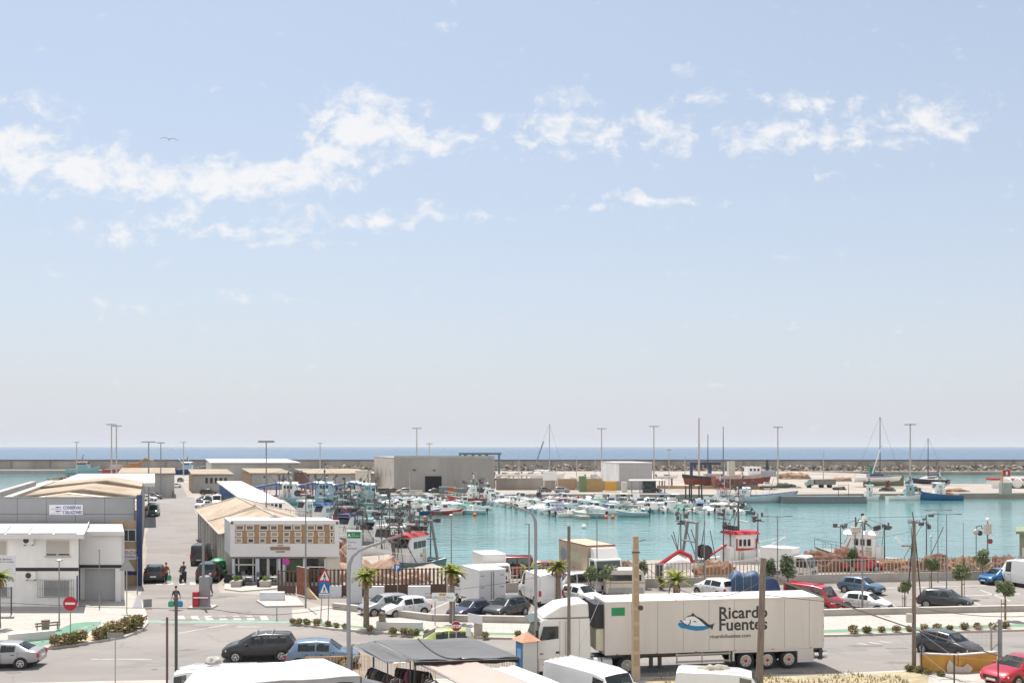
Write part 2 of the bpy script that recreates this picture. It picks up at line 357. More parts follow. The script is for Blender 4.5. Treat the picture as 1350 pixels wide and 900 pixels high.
sheet('cycle_path', [(28, 846.5), (55, 838), (75, 832), (95, 823.5), (115, 821.6), (134, 821), (133, 824.5), (126, 830), (112, 838), (95, 843), (68, 851), (44, 855)], .124, GREENL)
sheet('cycle_path', [(192, 817.5), (206, 817), (260, 817.8), (385, 818), (385, 821.3), (260, 821), (206, 820.5), (194, 821)], .012, M('worn_green_surface', (.21, .30, .25), .9, var=.2, sc_=2))
sheet('cycle_path', [(386, 817), (440, 823), (470, 827), (546, 832), (619, 835), (690, 836.5), (800, 837), (950, 835.8), (1093, 832), (1120, 831), (1280, 826.5), (1350, 824), (1600, 818), (1600, 821), (1350, 828), (1120, 835.3), (950, 839), (800, 840.3), (690, 839.8), (619, 838), (546, 835), (440, 827), (386, 820.5)], .124, GREENL)
sheet('soil_bed', [(66, 850.8), (98, 845), (128, 838), (150, 829), (186, 824), (189, 826), (182, 832), (161, 840), (98, 849.6), (62, 855)], .128, SOIL)
sheet('soil_bed', [(387, 820.6), (440, 827.1), (546, 835.1), (619, 838.1), (690, 839.9), (800, 840.4), (950, 839.1), (1120, 835.4), (1350, 828.2), (1600, 821.2), (1600, 822.6), (1350, 829.6), (1120, 836.4), (950, 840.1), (800, 841.6), (690, 841.1), (619, 839.6), (546, 836.2), (440, 828.6), (387, 821.2)], .128, SOIL)
# kerb stones
def kerb(pts, w=.28, z=.135):
    P = [Vector((*p, 0)) for p in gp(pts)]; mb = MB()
    for a, b in zip(P, P[1:]):
        d = (b - a).normalized(); n = Vector((-d.y, d.x, 0)) * w / 2
        mb.prism([(a + n)[:2], (b + n)[:2], (b - n)[:2], (a - n)[:2]], -.2, z)
    return struct(mb, 'kerb', CONCP)
kerb(KERBL); kerb(KERBR, .3)
# dry verge on the near side of the road
VERGE = M('dry_grass_ground', (.36, .29, .19), .95, var=.3, sc_=1.2, bump=.5, col2=(.33, .29, .18))
sheet('verge_ground', gp([(850, 899), (870, 893.5), (960, 892), (1100, 889), (1205, 884), (1240, 878), (1290, 876), (1600, 866)]) + [(40, 30), (6, 30)], .012, VERGE, True)
sheet('market_ground', gp([(-60, 901), (200, 897.5), (470, 896), (700, 894.5), (868, 892.8), (850, 899)]) + [(6, 30), (-40, 30)], .008, CONC, True)
sheet('pavement_edge', [(-60, 902), (120, 898), (200, 896.5), (470, 895), (700, 893.5), (860, 892), (1000, 889.5), (1120, 886.5), (1206, 882.5), (1206, 884.5), (1120, 888.5), (1000, 891.5), (860, 894), (700, 895.5), (470, 897), (200, 898.5), (60, 901)], .016, CONCP)
sheet('driveway', gp([(1225, 884), (1300, 876), (1500, 868), (1500, 884), (1300, 893)]) + [(24, 48), (20, 48)], .02, CONC, True)
# stains, patches and covers on the asphalt
rs_ = random.Random(9); sm = MB(); pm = MB()
def blob(m, c, rx, ry, z, n=11):
    a0 = rs_.random() * 6; P = [(c.x + rx * math.cos(2 * PI * k / n + a0) * rs_.uniform(.7, 1.2), c.y + ry * math.sin(2 * PI * k / n + a0) * rs_.uniform(.7, 1.2), z) for k in range(n)]
    m.add(P, [tuple(range(n))])
for _ in range(46):
    x, y = rs_.choice([(rs_.uniform(0, 1350), rs_.uniform(846, 893)), (rs_.uniform(210, 380), rs_.uniform(785, 840)), (rs_.uniform(470, 1300), rs_.uniform(780, 803)), (rs_.uniform(200, 262), rs_.uniform(660, 770))])
    s_ = rs_.uniform(.15, .8); blob(sm, G(x, y), s_ * rs_.uniform(1, 2.5), s_ * .6, .0105 + .0002 * _)
struct(sm, 'road_stains', M('asphalt_stain', (.175, .16, .15), .85, var=.2, sc_=2), fix=False)
for x, y, w_, h_ in ((150, 880, 6, 1.6), (520, 852, 4, 1.2), (1000, 862, 7, 1.3), (1180, 862, 5, 1.0), (300, 850, 5, 2), (240, 790, 3, 2), (650, 862, 3, 1)):
    c = G(x, y); pm.add([(c.x, c.y, .0085), (c.x + w_, c.y + w_ * .15, .0085), (c.x + w_ * 1.02, c.y + h_ + w_ * .15, .0085), (c.x, c.y + h_, .0085)], [(0, 1, 2, 3)])
struct(pm, 'road_patches', M('asphalt_repair', (.2, .187, .178), .9, var=.12, sc_=1), fix=False)
# zebra stripes and painted lines
mk = MB()
def stripe(pts, z=.009):
    P = gp(pts); mk.add([(p[0], p[1], z) for p in P], [tuple(range(len(P)))])
for i in range(7):
    x = 233 + i * 18.2; stripe([(x, 811.5), (x + 9, 811.2), (x + 12.5, 817), (x + 2.5, 817.2)], .013)
for i in range(4):
    x = 205 + i * 15; stripe([(x, 767), (x + 8, 767), (x + 9, 770.5), (x + 1, 770.5)])
for i in range(3):
    x = 1128 + i * 15; stripe([(x, 847 - i * 1.2), (x + 13, 848.2 - i * 1.2), (x + 21, 850 - i * 1.2), (x + 6, 848.6 - i * 1.2)])
for a, b in (((120, 868), (200, 868)), ((235, 834), (300, 822.2)), ((312, 825.5), (343, 825.5)), ((423, 842), (440, 843))):
    stripe([a, b, (b[0], b[1] + .8), (a[0], a[1] + .8)])
for x0, y0, x1, y1 in ((455, 803, 480, 790), (560, 806, 590, 793), (700, 807, 735, 792), (1070, 806, 1090, 780), (1180, 800, 1150, 781), (1290, 797, 1240, 778), (1330, 792, 1290, 777), (1100, 776, 1300, 771), (1200, 787, 1345, 782), (470, 791, 600, 789), (700, 785, 900, 780)):
    stripe([(x0, y0), (x1, y1), (x1 + 3, y1), (x0 + 4, y0)] if abs(y0 - y1) > 6 else [(x0, y0), (x1, y1), (x1, y1 + .8), (x0, y0 + .8)])
struct(mk, 'road_markings', LINE, fix=False)
bk = MB()
for x0, y0, rot in ((33, 852, .1), (50, 846, .4), (113, 827, .5), (118, 824.2, .4)):
    c = G(x0, y0, .130); bk.cbox(c, .9, .16, .003, 0, rot + .5); bk.cbox(c + Vector((.35, .28, 0)), .5, .14, .003, 0, rot)
struct(bk, 'path_markings', LINE)
# ---------------------------------------------------------------- cars
# stations front to back: t, bottom, shoulder, roof, shoulder width, roof width, flags of the stretch that follows (s side glass, t top glass)
CARS = {
 'hatch': (3.95, 1.72, 1.5, .31, 2.45, [(0, .35, .6, .64, .84, .7, ''), (.025, .27, .78, .84, .92, .76, ''), (.05, .24, .93, .98, .95, .74, 't'), (.13, .22, .95, 1.40, .98, .66, ''), (.18, .22, .95, 1.45, 1, .67, 's'),
   (.41, .22, .93, 1.5, 1, .68, ''), (.43, .22, .93, 1.5, 1, .68, 's'), (.60, .22, .91, 1.43, 1, .66, 't'), (.75, .22, .90, .99, .99, .76, ''), (.90, .22, .80, .86, .95, .78, ''), (.97, .25, .66, .73, .86, .68, ''), (1, .33, .5, .55, .74, .56, '')]),
 'mpv': (4.25, 1.78, 1.6, .33, 2.6, [(0, .38, .65, .7, .86, .7, ''), (.02, .28, .9, .96, .93, .8, ''), (.035, .26, 1.0, 1.08, .95, .76, 't'), (.09, .24, 1.02, 1.5, .98, .68, ''), (.13, .24, 1.02, 1.55, 1, .69, 's'),
   (.40, .24, 1.0, 1.6, 1, .7, ''), (.42, .24, 1.0, 1.6, 1, .7, 's'), (.60, .24, .98, 1.52, 1, .67, 't'), (.79, .24, .95, 1.06, .99, .76, ''), (.91, .24, .86, .93, .95, .76, ''), (.97, .26, .72, .8, .86, .68, ''), (1, .36, .52, .58, .74, .56, '')]),
 'sedan': (4.55, 1.76, 1.45, .32, 2.65, [(0, .4, .62, .68, .82, .68, ''), (.02, .3, .9, .95, .9, .74, ''), (.06, .26, .96, 1.02, .95, .78, ''), (.13, .24, .97, 1.05, .97, .78, 't'), (.25, .22, .96, 1.36, 1, .64, ''), (.28, .22, .95, 1.40, 1, .65, 's'),
   (.45, .22, .93, 1.45, 1, .66, ''), (.465, .22, .93, 1.45, 1, .66, 's'), (.58, .22, .91, 1.4, 1, .65, 't'), (.72, .22, .90, .98, .99, .76, ''), (.88, .22, .82, .88, .96, .78, ''), (.965, .25, .66, .73, .86, .68, ''), (1, .33, .5, .55, .74, .56, '')]),
 'van': (5.4, 1.96, 2.4, .34, 3.4, [(0, .4, 1.0, 2.0, .95, .82, ''), (.012, .3, 1.15, 2.34, .98, .84, ''), (.05, .28, 1.2, 2.4, 1, .85, ''), (.35, .28, 1.2, 2.42, 1, .85, ''), (.63, .28, 1.2, 2.4, 1, .84, 's'), (.745, .28, 1.18, 2.28, 1, .78, 't'),
   (.865, .28, 1.15, 1.3, .98, .76, ''), (.94, .28, 1.02, 1.12, .94, .76, ''), (.985, .3, .78, .86, .86, .7, ''), (1, .38, .55, .62, .76, .6, '')]),
 'minibus': (5.0, 1.95, 2.25, .34, 3.2, [(0, .4, 1.0, 1.95, .95, .84, ''), (.012, .3, 1.15, 2.2, .98, .85, ''), (.05, .28, 1.2, 2.24, 1, .85, 's'), (.33, .28, 1.2, 2.25, 1, .85, ''), (.36, .28, 1.2, 2.25, 1, .85, 's'), (.56, .28, 1.2, 2.25, 1, .85, ''), (.58, .28, 1.2, 2.24, 1, .84, 's'), (.75, .28, 1.18, 2.1, 1, .78, 't'),
   (.87, .28, 1.15, 1.3, .98, .76, ''), (.94, .28, 1.02, 1.12, .94, .76, ''), (.985, .3, .78, .86, .86, .7, ''), (1, .38, .55, .62, .76, .6, '')]),
}
def interp(st, t, k):
    for a, b in zip(st, st[1:]):
        if a[0] <= t <= b[0]:
            u = (t - a[0]) / max(1e-6, b[0] - a[0]); return a[k] + (b[k] - a[k]) * u
    return st[-1][k]
def wheel_parts(r, w, y, x, parent, spokes=5, name='wheel', hub=None, sgn=1):
    t = MB().lathe([(a, h * sgn) for a, h in ((r * .60, -w / 2), (r * .93, -w / 2), (r, -w * .3), (r, w * .3), (r * .93, w / 2), (r * .66, w / 2), (r * .62, w * .26))], (0, 0, 0), 'y', 20)
    wh = t.build(name, RUBBER, parent, (x, y, r), smooth=40)
    q = MB(); o = sgn * w * .36
    q.lathe([(r * .66, 0), (r * .66, sgn * .02), (r * .52, sgn * .03), (r * .52, 0)], (0, o, 0), 'y', 20)
    q.lathe([(.001, -sgn * .01), (r * .2, -sgn * .01), (r * .2, sgn * .03), (.001, sgn * .045)], (0, o, 0), 'y', 10, 1 if hub else 0)
    for k in range(spokes):
        a = 2 * PI * k / spokes + .3; ca, sa = math.cos(a), math.sin(a); p = Vector((ca * r * .12, o, sa * r * .12)); e = Vector((ca * r * .58, o + sgn * .012, sa * r * .58)); n = Vector((-sa, 0, ca)) * r * .085
        q.slab([p + n, e + n * 1.2, e - n * 1.2, p - n], (0, sgn * .022, 0))
    q.lathe([(.001, -sgn * .05), (r * .62, -sgn * .05), (r * .62, -sgn * .04), (.001, -sgn * .04)], (0, o, 0), 'y', 14, 2)
    q.build('rim', [ALU, hub or ALU, BLACK], wh, smooth=30)
    return wh
CARBODY = paint('car_paint_silver', (.34, .34, .35), metal=.3)
CARGLASS = M('car_glass', (.02, .03, .03), .05, var=.2, sc_=2, spec=.7, alpha=.62); CABIN = M('cabin_trim', (.05, .05, .052), .9, var=.3, sc_=3)
def make_car(kind, name, rack=False):
    Ln, W, H, wr, wb, st = CARS[kind]
    root = thing(name, 'car', 'car'); big = kind in ('van', 'minibus')
    rings = []
    for t, zb, zs, zr, ws, wt, fl in st:
        x = (t - .5) * Ln; h = W / 2; w_ = h * ws; g = zr - zs
        ri = .035 if g > .25 else .01
        rings.append([(x, 0, zb), (x, w_ * .86, zb), (x, w_ * .97, zb + .12), (x, w_, zb + (zs - zb) * .55), (x, w_ * .985, zs), (x, (h * wt + .03) if g > .25 else h * wt * 1.1, zr - ri * 2.2), (x, h * wt - .06, zr - ri * .4), (x, h * wt * .5, zr), (x, 0, zr + .012)])
    body = MB(); win = MB(); n = len(rings[0])
    for s in (1, -1):
        for i in range(len(rings) - 1):
            fl = st[i][6]
            gh = (st[i][3] - st[i][2] > .25) or (st[i + 1][3] - st[i + 1][2] > .25)
            for k in range(n - 1):
                q = [rings[i][k], rings[i + 1][k], rings[i + 1][k + 1], rings[i][k + 1]]; q = [(a, b * s, c) for a, b, c in q]
                glass = ('s' in fl and k == 4) or ('t' in fl and k >= 5)
                if not glass and 't' not in fl or (k < 4) : 
                    if not glass: body.add(q, [(0, 1, 2, 3)], 1 if k == 1 else 0); continue
                if glass:
                    # glass set into a painted frame
                    c = sum((Vector(p) for p in q), Vector()) / 4; Q = [Vector(p) for p in q]
                    if k == 4:
                        e = [Q[0].lerp(Q[3], .08), Q[1].lerp(Q[2], .08), Q[2].lerp(Q[1], .1), Q[3].lerp(Q[0], .1)]
                        win.add(e, [(0, 1, 2, 3)]); body.add(Q + e, [(0, 1, 5, 4), (3, 2, 6, 7)])
                    elif k == 5:
                        e = [Q[0].lerp(Q[3], .7), Q[1].lerp(Q[2], .7), Q[2], Q[3]]; win.add(e, [(0, 1, 2, 3)]); body.add(Q[:2] + e[:2], [(0, 1, 3, 2)])
                    else: win.add(Q, [(0, 1, 2, 3)])
                else: body.add(q, [(0, 1, 2, 3)])
        body.add([(a, b * s, c) for a, b, c in rings[0]], [tuple(range(n))]); body.add([(a, b * s, c) for a, b, c in rings[-1]], [tuple(range(n))])
    # wheel arches, lower skirt, bumper strip, door seams
    for sx in (-1, 1):
        x = sx * wb / 2 + (.05 if kind in ('van', 'minibus') else 0); t = x / Ln + .5
        for s in (1, -1):
            yy = W / 2 * interp(st, t, 4)
            body.lathe([(wr * 1.17, 0), (wr * 1.17, s * .10), (.01, s * .10)], (x, s * (yy - .092), wr), 'y', 20, 1)
    ftx = Ln / 2
    body.box(ftx - .06, ftx + .012, -W * .25, W * .25, .42, .56, 1)
    for tt in ((.43, .62, .24) if kind != 'van' else (.63, .76, .34)):
        x = (tt - .5) * Ln + .01; yy = W / 2 * interp(st, tt, 4); zs = interp(st, tt, 2)
        for s in (1, -1): body.box(x - .008, x + .008, s * yy - .004, s * yy + .004, .34, zs - .03, 1)
    zh = interp(st, .97, 2); body.box(ftx - .10, ftx - .012 if not big else ftx + .005, -W * .27, W * .27, zh - .13, zh - .02, 1)
    for tt in ((.30, .50) if kind != 'van' else (.68,)):
        x = (tt - .5) * Ln; yy = W / 2 * interp(st, tt, 4); zs = interp(st, tt, 2)
        for s in (1, -1): body.box(x - .09, x + .09, s * yy - .02, s * yy + .022, zs - .15, zs - .115, 1)
    if big:
        for k in range(5): body.box(-Ln * .46, Ln * .12, -.62 + k * .3, -.60 + k * .3, H - .05, H + .018 + (.02 if kind == 'van' else .0), 0)
    body.build('body', [CARBODY, BLACK], root, smooth=38)
    win.build('window', CARGLASS, root, smooth=25)
    big = kind in ('van', 'minibus'); it = MB(); hw = W / 2 * .82; zf_ = interp(st, .5, 2)
    it.box(-.40 * Ln if kind != 'van' else .1 * Ln, .26 * Ln, -hw, hw, .35, zf_ - .22); it.box(.2 * Ln, .24 * Ln + .1, -hw * .95, hw * .95, zf_ - .22, zf_ - .03)
    for xs in ((.03, -.2) if not big else (.17,) if kind == 'van' else (.17, -.02, -.22)):
        for yy in (hw * .5, -hw * .5):
            it.slab([(xs * Ln, yy - .24, zf_ - .3), (xs * Ln - .16, yy - .24, zf_ + .22), (xs * Ln - .26, yy - .24, zf_ + .22), (xs * Ln - .16, yy - .24, zf_ - .3)], (0, .48, 0)); it.box(xs * Ln - .27, xs * Ln - .18, yy - .12, yy + .12, zf_ + .25, zf_ + .4)
    it.build('interior', CABIN, root)
    for sx in (-1, 1):
        x = sx * wb / 2 + (.05 if kind in ('van', 'minibus') else 0); t = x / Ln + .5
        for s in (1, -1): wheel_parts(wr, .2, s * (W / 2 * interp(st, t, 4) - .07), x, root, sgn=s)
    zf = interp(st, .955, 2) - .06; zr_ = interp(st, .03, 2)
    big = kind in ('van', 'minibus')
    for s in (1, -1):
        xa, xb = (.93 - .5) * Ln, (.982 - .5) * Ln; ya = W / 2 * interp(st, .93, 4) * 1.0; yb = W / 2 * interp(st, .982, 4)
        m = MB(); m.slab([(xa, s * (ya + .008), zf + .06), (xa, s * (ya + .008), zf - .06), (xb, s * (yb + .01), zf - .16), (xb + .02, s * yb * .72, zf - .14), (xb + .01, s * yb * .72, zf - .0), (xb - .03, s * yb, zf + .02)], (0.0, -s * .05, .0))
        m.build('headlight', LAMPW, root)
        yr = W / 2 * interp(st, .02, 4)
        m = MB(); zt = 1.25 if big else zr_ - .04
        m.box(-Ln / 2 - .008 + (.012 * Ln if not big else 0) * 0, -Ln / 2 + .10, s * yr - .16 if s > 0 else s * yr - .008, s * yr + .008 if s > 0 else s * yr + .16, zt - (.42 if big else .24), zt)
        m.build('tail_light', REDL, root)
        xm = interp([(0, 0), (1, 0)], 0, 1) + ((.66 if not big else .79) - .5) * Ln
        zm = interp(st, .66, 2) + .04
        m = MB().ell((0, 0, 0), .06, .11, .075, 0, 8, 4); m.build('mirror', CARBODY if not big else BLACK, root, (xm, s * (W / 2 + .1), zm + (.12 if big else .02)), smooth=60)
    MB().box(ftx - .02, ftx + .016, -.26, .26, .37, .48).build('number_plate', WHITE, root)
    MB().box(-ftx - .016, -ftx + .02, -.26, .26, .58 if not big else .62, .69 if not big else .73).build('number_plate', WHITE, root)
    if rack:
        m = MB()
        for x in (-.55, .35):
            m.box(x - .03, x + .03, -.62, .62, H + .07, H + .11)
            for s in (1, -1): m.box(x - .035, x + .035, s * .6 - .03, s * .6 + .03, H - .06, H + .08)
        m.build('roof_rack', STEEL, root)
    return root
PROTO = {k: make_car(k, {'hatch': 'hatchback_car', 'mpv': 'family_car', 'sedan': 'sedan_car', 'van': 'panel_van', 'minibus': 'window_van'}[k]) for k in CARS}
CPAINT = {}
def cpaint(c, metal=.25):
    k = tuple(c)
    if k not in CPAINT: CPAINT[k] = paint('car_paint_%d' % len(CPAINT), c, metal=metal)
    return CPAINT[k]
COLS = {'white': (.72, .72, .71), 'silver': (.33, .33, .34), 'black': (.02, .021, .024), 'charcoal': (.055, .057, .06), 'navy': (.045, .05, .09), 'bluegrey': (.09, .15, .21), 'red': (.42, .012, .03), 'blue': (.03, .14, .34),
        'lime': (.42, .45, .12), 'skyblue': (.12, .185, .27), 'grey': (.16, .16, .17), 'green': (.05, .14, .1), 'brownred': (.25, .03, .03)}
def car(kind, col, px, py, deg, label, group='cars around the harbour', scale=1.0, z=0.0, cat='car'):
    p = G(px, py); p.z = z
    c = cpaint(COLS[col], 0.0 if col == 'white' else .25)
    o = dup(PROTO[kind], label, p, math.radians(deg), group, scale if scale != 1 else None, {'body': {0: c}, 'mirror': {0: c} if kind not in ('van', 'minibus') else {}})
    o['category'] = cat
    return o
RG = 'cars on the road'; PG = 'cars in the harbour car park'; FG = 'cars parked inside the port'
car('sedan', 'silver', 1, 878.5, 188, 'silver sedan driving left along the road beside the plaza bench', RG)
ob = car('mpv', 'black', 343, 868.5, 188, 'black family car with roof bars driving left on the road', RG)
m = MB()
for x in (-.75, .15):
    m.box(x - .03, x + .03, -.66, .66, 1.66, 1.70)
    for s in (1, -1): m.box(x - .035, x + .035, s * .6 - .03, s * .6 + .03, 1.52, 1.67)
m.build('roof_rack', CHROME, ob)
car('hatch', 'skyblue', 426, 877.5, 4, 'pale blue hatchback driving right behind the white market canopy', RG, 1.04)
car('mpv', 'lime', 583, 860, 186, 'lime green car half hidden behind the grey shade net', RG, .95)
car('hatch', 'silver', 508, 809.5, 212, 'white silver hatchback parked left of the white hatchback by the low wall', PG, 1.03)
car('hatch', 'white', 534, 811, 214, 'white hatchback parked by the low wall beside the palm', PG, .95)
car('sedan', 'navy', 622, 813.5, 228, 'dark navy sedan parked behind the stop sign', PG, .92)
car('hatch', 'charcoal', 667, 812.5, 232, 'charcoal hatchback parked beside the navy sedan', PG)
car('hatch', 'white', 766, 795, -50, 'white hatchback parked behind the long trailer cab', PG)
car('van', 'white', 711, 793, 108, 'tall white panel van showing its back doors in the car park', PG, 1.05, cat='van')
car('minibus', 'white', 762, 783, 192, 'white van with side windows beside the small round tree', PG, .86, cat='van')
car('mpv', 'white', 943, 786, 118, 'white estate car parked left of the blue tarpaulin truck', PG)
car('hatch', 'bluegrey', 1136, 781.5, -46, 'blue grey hatchback parked in the second row by the fence wall', PG, .95)
car('hatch', 'white', 1142, 804, -42, 'white hatchback parked by the low wall right of the trailer', PG, .93)
car('hatch', 'charcoal', 1246, 801, -33, 'dark grey hatchback parked alone by the low wall', PG)
car('hatch', 'charcoal', 1250, 863, -56, 'dark grey car on the road behind the orange wall', RG, .97)
car('hatch', 'blue', 1317, 769, 200, 'bright blue car beside the white van at the right edge', PG, .95)
car('van', 'white', 1352, 773, 112, 'white van with a ladder on its back door at the right edge', PG, 1.0, cat='van')
car('sedan', 'red', 1345, 899, 207, 'glossy red sedan parked on the driveway by the orange wall', RG, 1.02)
car('minibus', 'red', 1073, 803, -48, 'red van with a white stripe parked behind the trailer', PG, .88, cat='van')
# behind the fence and along the port road
car('hatch', 'red', 1134, 752.5, 6, 'red car parked behind the fence beside the brown net heap', FG, 1.05)
car('minibus', 'brownred', 672, 760, 178, 'dark red van parked behind the fence right of the small white truck', FG, .9, cat='van')
car('hatch', 'brownred', 709, 759, 172, 'dark red car parked behind the fence beside the dark palm', FG)
car('mpv', 'black', 205, 765, 104, 'black car parked in front of the navy corner column', FG, 1.0)
car('mpv', 'black', 277, 764, 98, 'black car showing its red tail lamps beside the green bottle bank', FG, 1.12)
car('van', 'charcoal', 266, 742, 100, 'dark van parked beyond the green bottle bank', FG, .9, cat='van')
car('van', 'green', 203, 680, 285, 'grey green van with open back beside the port road', FG, .9, cat='van')
car('hatch', 'silver', 200, 672, 280, 'silver car parked behind the grey green van', FG)
for i, (k, c, x, y, a, lab) in enumerate([
    ('hatch', 'white', 196, 660, 350, 'white car at the head of the parked row beyond the grey green van'), ('mpv', 'grey', 203, 657.5, 350, 'grey car second in the row beyond the grey green van'), ('mpv', 'charcoal', 208, 654, 0, 'dark car parked before the first port shed'),
    ('hatch', 'white', 234, 642.5, 100, 'white car in the alley between two port sheds'), ('mpv', 'charcoal', 238, 635, 100, 'dark car far down the alley between two port sheds'), ('mpv', 'black', 275, 652, 8, 'black car parked against the second port shed'),
    ('hatch', 'white', 268, 669, 250, 'white car parked by the eave of the tan roof'), ('hatch', 'charcoal', 269, 662, 250, 'dark car behind the white one by the tan roof'), ('hatch', 'white', 284, 661, 285, 'white car parked before the blue columns'),
    ('mpv', 'silver', 291, 659, 285, 'silver car parked close to the blue columns'), ('van', 'white', 286, 667, 285, 'white delivery van nearest to the tan roof ridge'), ('hatch', 'green', 297, 664, 285, 'green car beside the foot of the white canopy'),
    ('hatch', 'white', 649, 652, 5, 'white car parked by the corner of the big warehouse'), ('mpv', 'black', 636, 650.5, 10, 'black car parked before the right end of the big warehouse'), ('hatch', 'charcoal', 519, 650, 10, 'dark car parked at the left corner of the big warehouse'),
    ('mpv', 'silver', 532, 650.5, 190, 'silver car parked along the front of the big warehouse'), ('sedan', 'charcoal', 575, 650.5, 5, 'dark car before the open door of the big warehouse'), ('hatch', 'grey', 718, 648.5, 30, 'grey car parked before the long yard wall'),
    ('mpv', 'silver', 741, 649, 10, 'silver car parked right of the white sign on the yard wall'), ('sedan', 'charcoal', 862, 648.5, 5, 'dark car parked at the corner of the white shed')]):
    car(k, c, x, y, a, lab, FG)
for p in PROTO.values(): drop(p)

# ---------------------------------------------------------------- lorries
TRAILERW = M('trailer_panel', (.60, .56, .53), .5, var=.09, sc_=.7, stretch=(1, 1, .22))
CABW = paint('truck_cab_white', (.7, .68, .65))
def truck_wheel(root, x, y, r=.5, hub=None, s=-1): wheel_parts(r, .34, y, x, root, 8, hub=hub, sgn=s)
def semi():
    p = G(973, 884.4); q = G(1030, 882.2); rz = math.atan2(q.y - p.y, q.x - p.x)
    k = 15.55 * F / 56; t = thing('semi_truck', 'long white refrigerated semi truck with a fish logo parked on the road', 'truck', G(905, 886.2) + Vector((0, 0, 0)), rz)
    # local x to the right (rear), y away; near side plane y = 0
    X0, X1 = -4.62, 8.1                                     # trailer ends
    tr = MB(); tr.box(X0, X1, 0, 2.5, 1.12, 4.0)
    for z0, z1, d in ((1.12, 1.2, .02), (3.93, 4.02, .02)): tr.box(X0 - .01, X1 + .01, -d, 2.5 + d, z0, z1, 1)
    for x in (X0, X1 - .08): tr.box(x - .01, x + .09, -.018, .01, 1.2, 3.93, 1)
    for i in range(1, 9): tr.box(X0 + i * 1.48, X0 + i * 1.48 + .012, -.003, .01, 1.2, 3.93, 2)
    tr.box(X0 + .1, X1 - .1, .15, 2.35, .95, 1.12, 2)
    trailer = tr.build('trailer', [TRAILERW, M('trailer_trim', (.6, .56, .52), .5, var=.05), DARKM], t)
    MB().box(X0 - .55, X0 - .012, .3, 2.2, 2.55, 3.85).build('refrigeration_unit', [BLACK], t)
    MB().box(X0 - .4, X0 - .012, .4, 2.1, 1.3, 2.5).build('front_bulkhead', [M('cream_panel', (.6, .57, .42), .5)], t)
    for k in range(6):
        x = X0 + .6 + k * 2.25; MB().box(x, x + .14, -.03, -.021, 1.13, 1.18).build('marker_lamp', ORANGE, t)
    for x in (X0 + 7.45, X0 + 11.0): MB().box(x, x + .03, .1, .75, .2, .95).build('mud_flap', BLACK, t)
    for z in (1.5, 2.3, 3.1, 3.7): MB().box(X1 - .02, X1 + .012, -.035, .02, z, z + .14).build('door_hinge', STEEL, t)
    st = MB().box(X0 + .35, X0 + 1.1, -.012, .0, 3.25, 3.7); st.build('green_sticker', GREENP, trailer)
    # underbody, side guard, pallet box, boxes at the tail
    ub = MB(); ub.box(X0 + .4, X1 - .3, .5, 2.0, .8, .95); ub.box(X1 - .25, X1 - .05, .05, 2.45, .45, 1.1)
    for x in (X0 + 2.6, X0 + 3.1): ub.box(x, x + .18, .25, .45, .3, .9); ub.box(x - .1, x + .28, .15, .55, .25, .3)
    ub.build('underframe', DARKM, t)
    sg = MB()
    for z in (.55, .95): sg.box(X0 + 4.0, X0 + 7.2, -.005, .03, z, z + .1)
    for x in (X0 + 4.05, X0 + 5.5, X0 + 7.1): sg.box(x, x + .06, .0, .05, .5, 1.12)
    sg.build('side_guard', STEEL, t)
    fr = MB(); fr.box(X0 + 7.3, X0 + 7.4, -.012, .1, .55, 1.1); fr.box(X0 + 11.15, X0 + 12.1, -.012, .35, .35, 1.11); fr.box(X0 + 7.4, X0 + 11.15, -.012, .05, 1.0, 1.11)
    fr.build('wheel_fairing', TRAILERW, t)
    MB().cyl((X0 + 12.2, .3, .7), (X0 + 13.0, .3, .7), .24, n=14).build('air_tank', CHROME, t, smooth=40)
    for x in (X0 + 8.1, X0 + 9.38, X0 + 10.66):
        truck_wheel(t, x, .2, .52, REDP, -1); truck_wheel(t, x, 2.3, .52, None, 1)
    for z in (.8, .95): MB().box(X1 - .02, X1 + .03, .1 if z < .9 else 2.2, .3 if z < .9 else 2.4, z, z + .15).build('tail_light', REDL, t)
    # lettering and the fish
    DK = M('logo_charcoal', (.035, .035, .045), .5, var=.05); BL = M('logo_blue', (.01, .19, .42), .5, var=.05); WH = M('logo_white', (.75, .76, .8), .5, var=.03)
    s = 1 / 23.5
    lx = lambda px: (px - 905) * s; lz = lambda py: (885.5 - py) * s
    text('Ricardo', .92, DK, trailer, (lx(948.5), -.006, lz(816.5)), sx=1.0, ext=.003, bold=.02)
    text('Fuentes', .92, DK, trailer, (lx(948.5), -.006, lz(832)), sx=1.0, ext=.003, bold=.02)
    text('ricardofuentes.com', .29, DK, trailer, (lx(937), -.006, lz(841.8)), sx=1.05, ext=.003, bold=.004)
    def flat(pts, m, d, nm):
        P = [(lx(x), -d, lz(y)) for x, y in pts]
        return MB().slab(P, (0, -.004, 0)).build(nm, m, trailer)
    flat([(893, 823), (895, 819.8), (900, 821), (906, 823.5), (914, 825), (922, 825.6), (932, 824.5), (941, 823), (944, 822), (941, 826), (935, 829), (928, 831), (918, 831.4), (910, 830), (903, 828), (898, 827.5)], BL, .002, 'logo_wave')
    flat([(897, 818.2), (901, 818), (905, 813.5), (912, 811.6), (917, 812), (924, 815.5), (931, 821), (936, 824.5), (928, 825.4), (918, 825), (908, 823), (901, 820.5)], WH, .006, 'logo_fish_belly')
    flat([(903, 814), (908, 811.4), (911, 810.9), (913.5, 807.8), (916.5, 810.9), (919, 812.8), (924, 815), (924.8, 815.8), (926, 816), (935, 823.5), (938, 825), (942.5, 823), (940, 831), (937.5, 828.2), (931, 825), (922, 817), (916, 812.8), (911, 812.4)], DK, .010, 'logo_fish_back')
